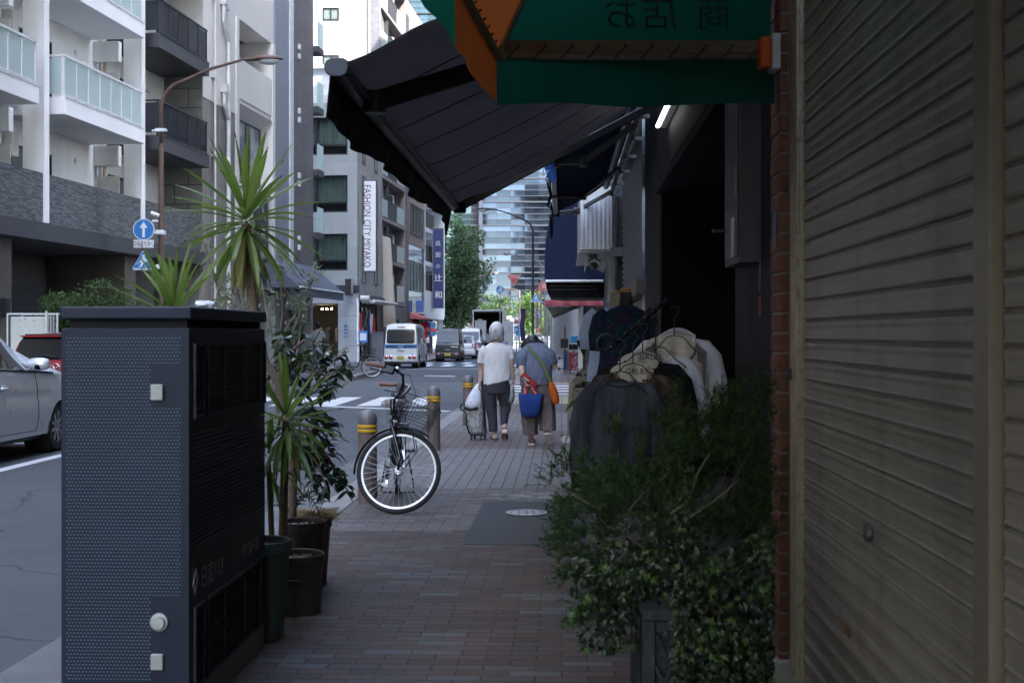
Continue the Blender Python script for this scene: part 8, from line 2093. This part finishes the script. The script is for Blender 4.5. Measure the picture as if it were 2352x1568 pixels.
for i,c in enumerate(cl):
    if i%14==0:
        r=rr.choice(roots); m=r.lerp(c,.5)+V((rr.uniform(-.12,.12),rr.uniform(-.1,.1),rr.uniform(-.08,.08))); pts=[r*(1-u)**2+m*2*u*(1-u)+c*u*u for u in (0,.25,.5,.75,1)]; limb(b,pts,.0035,.0012,5)
    ax=(c-rr.choice(roots)).normalized()
    for j in range(8):
        d=(ax+V((rr.gauss(0,.6),rr.gauss(0,.6),rr.gauss(0,.5)))).normalized(); L_=rr.uniform(.04,.085); a=c+V((rr.uniform(-.02,.02),)*3); gt_=g if rr.random()<.85 else gb
        for k in range(18):
            q_=a+d*L_*k/18; dd=(d*.7+V((rr.gauss(0,.8),rr.gauss(0,.8),rr.gauss(0,.8)))).normalized()*rr.uniform(.010,.022); s=V((rr.uniform(-1,1),rr.uniform(-1,1),rr.uniform(-1,1))).normalized()*.0026
            gt_.poly([q_-s,q_+s,q_+dd])
for pts in ([(1560,1150),(1600,1090),(1630,1040)],[(1540,1180),(1580,1150),(1610,1070)],[(1470,1200),(1445,1170),(1480,1130)],[(1380,1170),(1340,1150),(1290,1120)],[(1480,1260),(1440,1230),(1400,1240)],[(1570,1195),(1640,1150),(1700,1100)],[(1520,1100),(1540,1080),(1500,1050)]):
    limb(b,[Q(x,y,4.05) for x,y in pts],.0045,.002,6)
b.build('branches',mat('twig_pale',(.17,.14,.115),.8,var=.2,scale=20),t,auto=60); g.build('foliage',m_fer,t); gb.build('young_foliage',leafmat('feather_young',(.05,.11,.02),(.09,.18,.03),trans=.3),t)
g=M(); 
for k in range(60):
    c=Q(1625+rr.gauss(0,14),1420+rr.gauss(0,0)+rr.uniform(-60,20)-0,4.0) if False else Q(1605-3+rr.gauss(0,14)-60,1230+rr.gauss(0,18)+180,3.95)
    d=V((rr.gauss(0,1),rr.gauss(0,1),rr.gauss(0,1))).normalized()*.02; s=V((rr.gauss(0,1),rr.gauss(0,1),rr.gauss(0,1))).normalized()*.002; g.poly([c-s,c+s,c+d])
g.build('dead_foliage',mat('dead_brown',(.12,.05,.025),.9),t)
# ivy
iv=thing('ivy','trailing ivy hanging over the planter and covering the ground beside the brick pillar','ivy',base); g=M(); gb=M(); st=M()
def ivyleaf(g,p,n,upd,s):
    n=V(n).normalized(); u=V(upd); u=(u-n*u.dot(n)); u=u.normalized() if u.length>.01 else V((1,0,0)); r=u.cross(n)
    sh_=[(0,-1.0),(.22,-.45),(.62,-.42),(.42,.0),(.5,.38),(.12,.28),(0,.12),(-.12,.28),(-.5,.38),(-.42,0),(-.62,-.42),(-.22,-.45)]
    c=V(p); vs=[c+(r*x+u*y)*s+n*(-.12*abs(x)*s) for x,y in sh_]+[c+n*.06*s]
    g.add(vs,[(i,(i+1)%12,12) for i in range(12)])
def ivyp(x,y,D): return Q(x,y,D)
spots=[]
for i in range(2600):
    # carpet right of the planter, rising toward the pillar
    x=rr.uniform(1545,1775); lo=lerp(1340,1200,(x-1545)/227); y=rr.uniform(lo,1600); spots.append((x,y,rr.uniform(3.60,4.3) if y<1420 else rr.uniform(3.45,3.78)))
for i in range(620):
    x=rr.uniform(1310,1640); y=rr.gauss(1320,45)+abs(x-1480)*.12; spots.append((x,y,rr.uniform(3.72,4.1)))
for i in range(260):
    k=rr.random(); x=rr.gauss(1395,38)+k*0; y=lerp(1340,1500,rr.random()**1.2); 
    if abs(x-1395)>75: continue
    spots.append((x,y,rr.uniform(3.85,4.3)))
for i in range(90): spots.append((rr.gauss(1560,30),rr.uniform(1180,1300),rr.uniform(3.9,4.2)))
for i,(x,y,D) in enumerate(spots):
    p_=ivyp(x,y,D); 
    if p_.z<.0: continue
    n=V((rr.gauss(-.2,.5),rr.gauss(-.9,.4),rr.gauss(.5,.4))); ivyleaf(gb if rr.random()<.14 else g,p_,n,(rr.gauss(0,.5),0,1),rr.uniform(.013,.024))
for i in range(70):
    x,y,D=rr.choice(spots); pts=[ivyp(x,y,D)]
    for k in range(5): pts.append(pts[-1]+V((rr.uniform(-.02,.02),rr.uniform(-.02,.02),-.025)))
    if pts[-1].z>.02: st.tube(pts,.0014,4,caps=False)
g.build('leaves',m_ivy,iv); gb.build('young_leaves',m_ivyb,iv); st.build('stems',mat('ivy_stem',(.10,.07,.05),.8),iv)
# ------------------------------------------------------------ clothes rack
m_wire=mat('wire_dark',(.045,.04,.04),.35,.6)
m_metal=mat('rack_black',(.02,.02,.024),.35,.5)
RK=thing('clothes_rack','black waterfall garment rack with a curled arm end in front of the dark shop','clothes rack',S(.62,7.7,0),RR)
o=S(.62,7.7,0); K=lambda x,y,D: Matrix.Rotation(-RR,4,'Z')@(P(x,y,D)-o)
a=K(1405,797,6.75); b_=K(1532,689,7.65)
g=M(); g.tube([(0,0,0),(0,0,1.50)],.016,10); g.tube([(-.3,0,.03),(.3,0,.03)],.014,8); g.tube([(0,-.35,.03),(0,.3,.03)],.014,8); g.beam(K(1478,727,7.7),K(1510,727,7.7),.02,.02); g.build('stand',m_metal,RK,auto=50)
g=M(); g.tube([a,b_],.009,8); 
for k in range(9): g.sphere(a.lerp(b_,k/8),.017,10,8)
cu=[]; 
for i in range(16):
    th_=PI*.1+i/15*2*PI*.82; r=.055*(1-.35*i/15); cu.append(a+V((-.035+r*math.cos(th_),-.02,.02+r*math.sin(th_))))
g.tube([a]+cu,.010,8); g.build('arm',m_metal,RK,smooth=True)
def garment(name,label,nx,ny,D,shw,hem,zsh,drop,mt,sl_len=.5,neck=.09,neckd=.07,depth=.05,rz=0,vneck=False,inner=None,hood=False,cat='shirt',sleeve=True,flare=0,hang=True,band=None,fold=1.0):
    """nx,ny: image point of the neck centre at distance D. flat hanging garment with front and back sheets"""
    p=P(nx,ny,D); t=thing(name,label,cat,p,rz,None)
    def half(x,z): pass
    def ring(v,n=44):
        # v: 0 at shoulders .. 1 at hem
        z=-v*drop
        w=lerp(shw,hem,min(1,v*1.6)**.8)/2*(1+flare*v)
        if v<.05: w=shw/2*.97
        zz=[]
        for i in range(n):
            a=2*PI*i/n; ca=math.cos(a); sa=math.sin(a); x=w*math.copysign(abs(ca)**.75,ca); 
            y=depth*sa*(1+.4*v)+ fold*.026*math.sin(x*34+1.3*math.sin(v*3)+.8*math.sin(v*11))*v**.7*(1 if sa<0 else -.5)
            # shoulder slope
            sl=max(0,1-v*7)
            zs=z-(abs(x)/(shw/2))**1.2*.085*sl
            zz.append(V((x,y,zs)))
        return zz
    rows=26; rings=[ring((k/(rows-1))**1.15) for k in range(rows)]
    n=44; vs=[q for r in rings for q in r]; fs=[]
    for k in range(rows-1):
        for i in range(n):
            j=(i+1)%n; c=(rings[k][i]+rings[k+1][j])/2
            front=c.y<0
            # neckline cut
            dx=abs(c.x)/neck; 
            nd=(neckd*(1-dx) if vneck else neckd*math.sqrt(max(0,1-dx*dx))) if dx<1 else 0
            if not front: nd*=.25
            if dx<1 and -c.z<nd+.002 : continue
            fs.append((k*n+i,k*n+j,(k+1)*n+j,(k+1)*n+i))
    g=M(); g.add(vs,fs)
    # close shoulders: join front and back at top ring outside the neck
    top=rings[0]
    for i in range(n//2):
        a=top[i]; b=top[(n-i)%n]; c=top[i+1]; d=top[(n-i-1)%n]
        if abs((a.x+c.x)/2)>neck: g.poly([a,c,d,b])
    g.build('body',mt,t,smooth=True)
    if sleeve:
        for s in (-1,1):
            g=M(); w0=shw/2*.93; pts=[V((s*w0*.45,0,-.045)),V((s*w0*.85,0,-.075)),V((s*(w0+.015),0,-.14)),V((s*(w0+.045),.01,-.26)),V((s*(w0+.05),-.012,-.36)),V((s*(w0+.055),.012,-.46)),V((s*(w0+.05),.01,-sl_len))] if sl_len>.5 else [V((s*w0*.45,0,-.045)),V((s*w0*.85,0,-.075)),V((s*(w0+.015),0,-.14)),V((s*(w0+.05),.01,-.28)),V((s*(w0+.06),.015,-sl_len))]
            g.tube(pts,[.03,.055,.066,.066,.056,.060,.045] if len(pts)==7 else [.03,.055,.068,.068,.062],18,sq=.6); g.build('sleeve',mt,t,smooth=True)
    g=M(); pts=[]
    for i in range(17):
        u=i/16*2-1; x=u*neck*1.05; dx=abs(u); z=-(neckd*(1-dx) if vneck else neckd*math.sqrt(max(0,1-dx*dx))); pts.append(V((x,-depth*.98-.002,z-.008-.05*dx*0)))
    g.tube(pts,.008,8,sq=1); g.build('neckband',band or mt,t,smooth=True)
    if inner:
        # lining of the back seen inside the neck
        g=M(); 
        def fn(u,v):
            x=(u-.5)*2*neck*1.25; z=.055*(1-abs(u-.5)*2)**.6*(1-v)-v*(neckd+.05); return V((x*(1-.1*v),.01*math.sin(x*60)+.02-.02*v+depth*.3*(1-v),z))
        g.grid(fn,18,10); g.build('inner_back',inner,t,smooth=True)
    if hang:
        h=thing('coat_hanger','thin dark wire hanger carrying the '+' '.join(label.split(' ')[:9]),'hanger',p,rz)
        g=M(); pts=[(-shw*.42,-depth-.01,-.085),(-shw*.25,-depth-.012,-.03),(-.05,-depth-.005,.028),(0,-depth*.5,.04),(.05,-depth-.005,.028),(shw*.25,-depth-.012,-.03),(shw*.42,-depth-.01,-.085)]
        g.tube(pts,.0035,6); g.build('shoulder_wire',m_wire,h,smooth=True)
        g=M(); g.tube([(0,-depth*.5,.04),(0,-depth*.4,.12),(.005,-depth*.3,.15),(.03,-.01,.175),(.028,.0,.205),(-.0,.0,.215),(-.02,0,.20)],.0035,6); g.build('hook',m_wire,h,smooth=True)
    return t
def acid(b,c): 
    n=b.noise(3,4,.6,vec=b.mapping((3,3,.6))); return b.mix(c,(.085,.09,.11),b.ramp(n,[(.45,(0,0,0)),(.72,(1,1,1))]))
m_tshirt=clothmat('cloth_acid_charcoal',(.030,.033,.042),wr=.5,wscale=5,pattern=acid)
def leop(b,c):
    v=b.n('ShaderNodeTexVoronoi'); v.inputs['Scale'].default_value=28; b.l(b.mapping((1,.4,1.0)),v.inputs['Vector']); return b.mix((.03,.02,.018),c,b.ramp(v.outputs['Distance'],[(.28,(0,0,0)),(.4,(1,1,1))]))
m_leop=clothmat('cloth_leopard',(.36,.18,.12),wr=.4,pattern=leop)
m_cream=clothmat('cloth_cream',(.56,.52,.44),wr=.9,wscale=12); m_blk=clothmat('cloth_soft_black',(.010,.010,.012),wr=.5)
def tied(b,c): return b.mix(c,(.20,.14,.12),b.ramp(b.noise(7,5,.7),[(.45,(0,0,0)),(.7,(1,1,1))]))
m_tie=clothmat('cloth_brown_mottled',(.05,.035,.032),wr=.5,pattern=tied)
# topmost front shirt
T1=garment('sweatshirt','charcoal acid washed sweatshirt with black beaded lettering at the front of the rack',1423,868,6.75,.36,.44,0,.74,m_tshirt,.60,.082,.032,depth=.045,band=m_tshirt)
g=M(); g.text('YEAH MORE',(-.10,-.073,-.30),(1,0,0),(0,0,1),.052,sx=.86); g.build('chest_lettering',m_blk,T1)
g=M(); rr=random.Random(2)
for k in range(26): g.sphere((rr.uniform(-.09,.14),-.076,rr.uniform(-.30,-.26)),.0024,6,4)
g.build('chest_beads',m_sil,T1)
T2=garment('sweatshirt','leopard trimmed brown mottled sweatshirt with cream lining behind the charcoal one',1453,850,6.95,.42,.48,0,.70,m_tie,.60,.10,.075,depth=.045,inner=m_cream,band=m_leop)
g=M(); g.text('GRLBS',(-.045,-.066+.05,-.02),(1,0,0),(0,0,1),.045); 
for i in range(len(g.v)): g.v[i]=g.v[i]+V((.0,-.02,.0))
g.build('inner_lettering',m_blk,T2)
T3=garment('sweatshirt','black sweatshirt with cream lining third from the front of the rack',1475,825,7.12,.46,.48,0,.72,m_blk,.62,.10,.075,depth=.045,inner=m_cream)
g=M(); g.text('GRLBS',(-.02,-.036,-.0),(1,0,0),(0,0,1),.045); g.build('inner_lettering',m_blk,T3)
m_wsh=clothmat('cloth_pale_white',(.70,.72,.78),wr=.7,wscale=7)
T4=garment('shirt','white shirt with long sleeves hanging behind the black sweatshirt',1505,810,7.25,.42,.46,0,.70,m_wsh,.6,.09,.05,depth=.045,inner=m_cream)
def rib(b,c): return b.mix(c,(.52,.48,.39),b.ramp(b.noise(3,3,vec=b.mapping((1,1,60))),[(.4,(0,0,0)),(.6,(1,1,1))]))
m_vest=clothmat('cloth_vest_cream',(.66,.61,.50),wr=.4,pattern=rib); m_mauve=clothmat('cloth_mauve_trim',(.17,.14,.15),wr=.3)
T5=garment('shirt','pale blue white collared shirt worn under the cream knitted vest on the outer hanger',1553,770,7.42,.42,.42,0,.66,m_wsh,.42,.10,.06,depth=.05,hang=False,fold=.2)
T6=garment('knitted_vest','cream ribbed knitted vest with mauve shoulder edges over the collared shirt',1547,785,7.32,.39,.37,0,.54,m_vest,.3,.125,.13,depth=.066,sleeve=False,band=m_mauve,inner=m_vest,cat='vest',fold=.35)
g=M()
for s in (-1,1): g.prism([(s*.13,-.074,-.015),(s*.19,-.06,-.06),(s*.185,-.066,-.15),(s*.13,-.078,-.11)],(0,-.004,0))
for k in range(6): 
    r=.012+.008*k; g.tube([V((.095+r*.8*math.cos(a+k),-.073,-.30+r*math.sin(a+k))) for a in [i*PI/6 for i in range(10)]],.0015,4)
g.build('shoulder_patch',m_mauve,T6)
g=M(); g.grid(lambda u,v: V(((u-.5)*.22,-.055+.04*math.sin(PI*u)*-.3+.03*v,-.0+.045*math.sin(PI*u)-.035*v)),14,4); g.build('collar',m_wsh,T5,smooth=True,solid=.004)
# mannequin torsos
m_man=mat('mannequin_black',(.015,.014,.016),.5); m_wood=mat('neck_cap_wood',(.42,.20,.08),.45,var=.15,scale=10)
def mannequin(label,px,D,ztop,mt,sw,cap,neckc,long=.62,side=0):
    sc=F/D; x=(px-CX)/sc; t=thing('mannequin',label,'mannequin',(x,D,0),0,None); zs=ztop-.17
    g=M(); g.loft([ell((0,0,z),rx,ry,24) for z,rx,ry in ((zs-.62,.12,.09),(zs-.45,.16,.11),(zs-.28,.13,.09),(zs-.1,.17,.11),(zs-.02,.14,.09),(zs+.03,.06,.055),(zs+.14,.048,.048))]); g.build('torso',neckc,t,smooth=True)
    g=M(); g.lathe([(.049,zs+.14),(.05,zs+.155),(.03,zs+.175),(0,zs+.178)],20); g.build('neck_cap',cap,t,auto=50)
    g=M(); g.tube([(0,0,0),(0,0,zs-.6)],.014,8)
    for k in range(3): a=k*2.09; g.tube([(0,0,.12),(.22*math.cos(a),.22*math.sin(a),.0)],.01,6)
    g.build('stand',m_metal,t)
    g=M(); rings=[shr(lerp(zs-long,zs+.03,u),pw([(0,sw*.56),(.5,sw*.5),(.8,sw*.5),(.93,sw*.40),(1,sw*.16)],u),pw([(0,.14),(.8,.13),(1,.065)],u),.03*(1-u),n=40) for u in [i/20 for i in range(21)]]
    g.loft(rings,caps=False)
    for s in (-1,1): g.tube([(s*sw*.36,0,zs-.02),(s*sw*.48,0,zs-.08),(s*sw*.54,0,zs-.2),(s*sw*.56,0,zs-.34)],[.06,.075,.08,.06],16,sq=.8)
    c_=g.build('blouse',mt,t,smooth=True); return t,c_,zs
def pais(b,c):
    v=b.n('ShaderNodeTexVoronoi'); v.inputs['Scale'].default_value=24; b.l(b.tc.outputs['Object'],v.inputs['Vector']); return b.mix(b.ramp(b.noise(12,4,.7),[(.35,(.008,.035,.04)),(.56,(.012,.016,.05)),(.66,(.07,.012,.035)),(.8,(.01,.04,.04))]),(.02,.09,.06),b.ramp(v.outputs['Distance'],[(.15,(1,1,1)),(.25,(0,0,0))]))
t,c_,zs=mannequin('mannequin torso with a wooden neck cap wearing a dark paisley blouse',1437,10,H+(HY-663)/F*10,clothmat('cloth_paisley',(.02,.03,.05),wr=.4,pattern=pais),.42,m_wood,m_man)
t,c_,zs=mannequin('mannequin torso in a pale blue puff sleeved blouse behind the paisley one',1413,10.7,H+(HY-668)/F*10.7,clothmat('cloth_pale_blue',(.42,.50,.68),wr=.9,wscale=8),.44,mat('neck_cap_tan',(.3,.22,.13),.6),mat('mannequin_tan',(.3,.24,.17),.6))
g=M(); g.grid(lambda u,v: V(((u-.5)*.2,-.09+.03*v,zs+.05-.05*v+.03*math.cos(u*2*PI))),12,4); g.build('collar',clothmat('cloth_pale_blue2',(.24,.29,.4),wr=.4),t,smooth=True,solid=.004)
# garments hanging low beyond (behind the mannequins)
def pleaf(b,c):
    v=b.n('ShaderNodeTexVoronoi'); v.inputs['Scale'].default_value=7; b.l(b.tc.outputs['Object'],v.inputs['Vector']); return b.mix((.35,.28,.05),c,b.ramp(v.outputs['Distance'],[(.2,(0,0,0)),(.25,(1,1,1))]))
garment('dress','beige dress with a yellow flower print hanging at the far end of the shop display',1340,855,11.6,.26,.30,0,.60,clothmat('cloth_beige_flower',(.32,.29,.23),wr=.6,pattern=pleaf),.3,.05,.03,cat='dress',sleeve=False)
garment('dress','grey cream dress with a black zigzag print hanging next to the beige one',1358,835,11.2,.26,.34,0,.66,clothmat('cloth_zigzag',(.25,.23,.2),wr=.6,pattern=lambda b,c: b.mix((.02,.015,.015),c,b.ramp(b.noise(9,3,.6,vec=b.mapping((1,1,2.5))),[(.45,(0,0,0)),(.5,(1,1,1))]))),.3,.05,.03,cat='dress',sleeve=False)
t=thing('cloth_cap','small black pointed cloth hanging beside the pale blue blouse','cloth',P(1345,790,12)); g=M(); g.prism([(-.09,0,.02),(0.02,0,.12),(.03,0,-.0),(-.02,0,-.12)],(0,.02,0)); g.build('cloth',m_blk,t)
g=M()
for k in range(9):
    a=-1.9+k*.12; p0=P(1330,905,11.4); g.poly([p0,p0+V((-.12*math.cos(a*.6)-.02*k*.3,.0,.0-.03*k+.06)),p0+V((-.06,0,-.02*k+.05))])
tag(g.build('trailing_leaves',m_lfm,None,origin=P(1330,905,11.4)),'a few narrow green leaves sticking out under the dresses','plant')
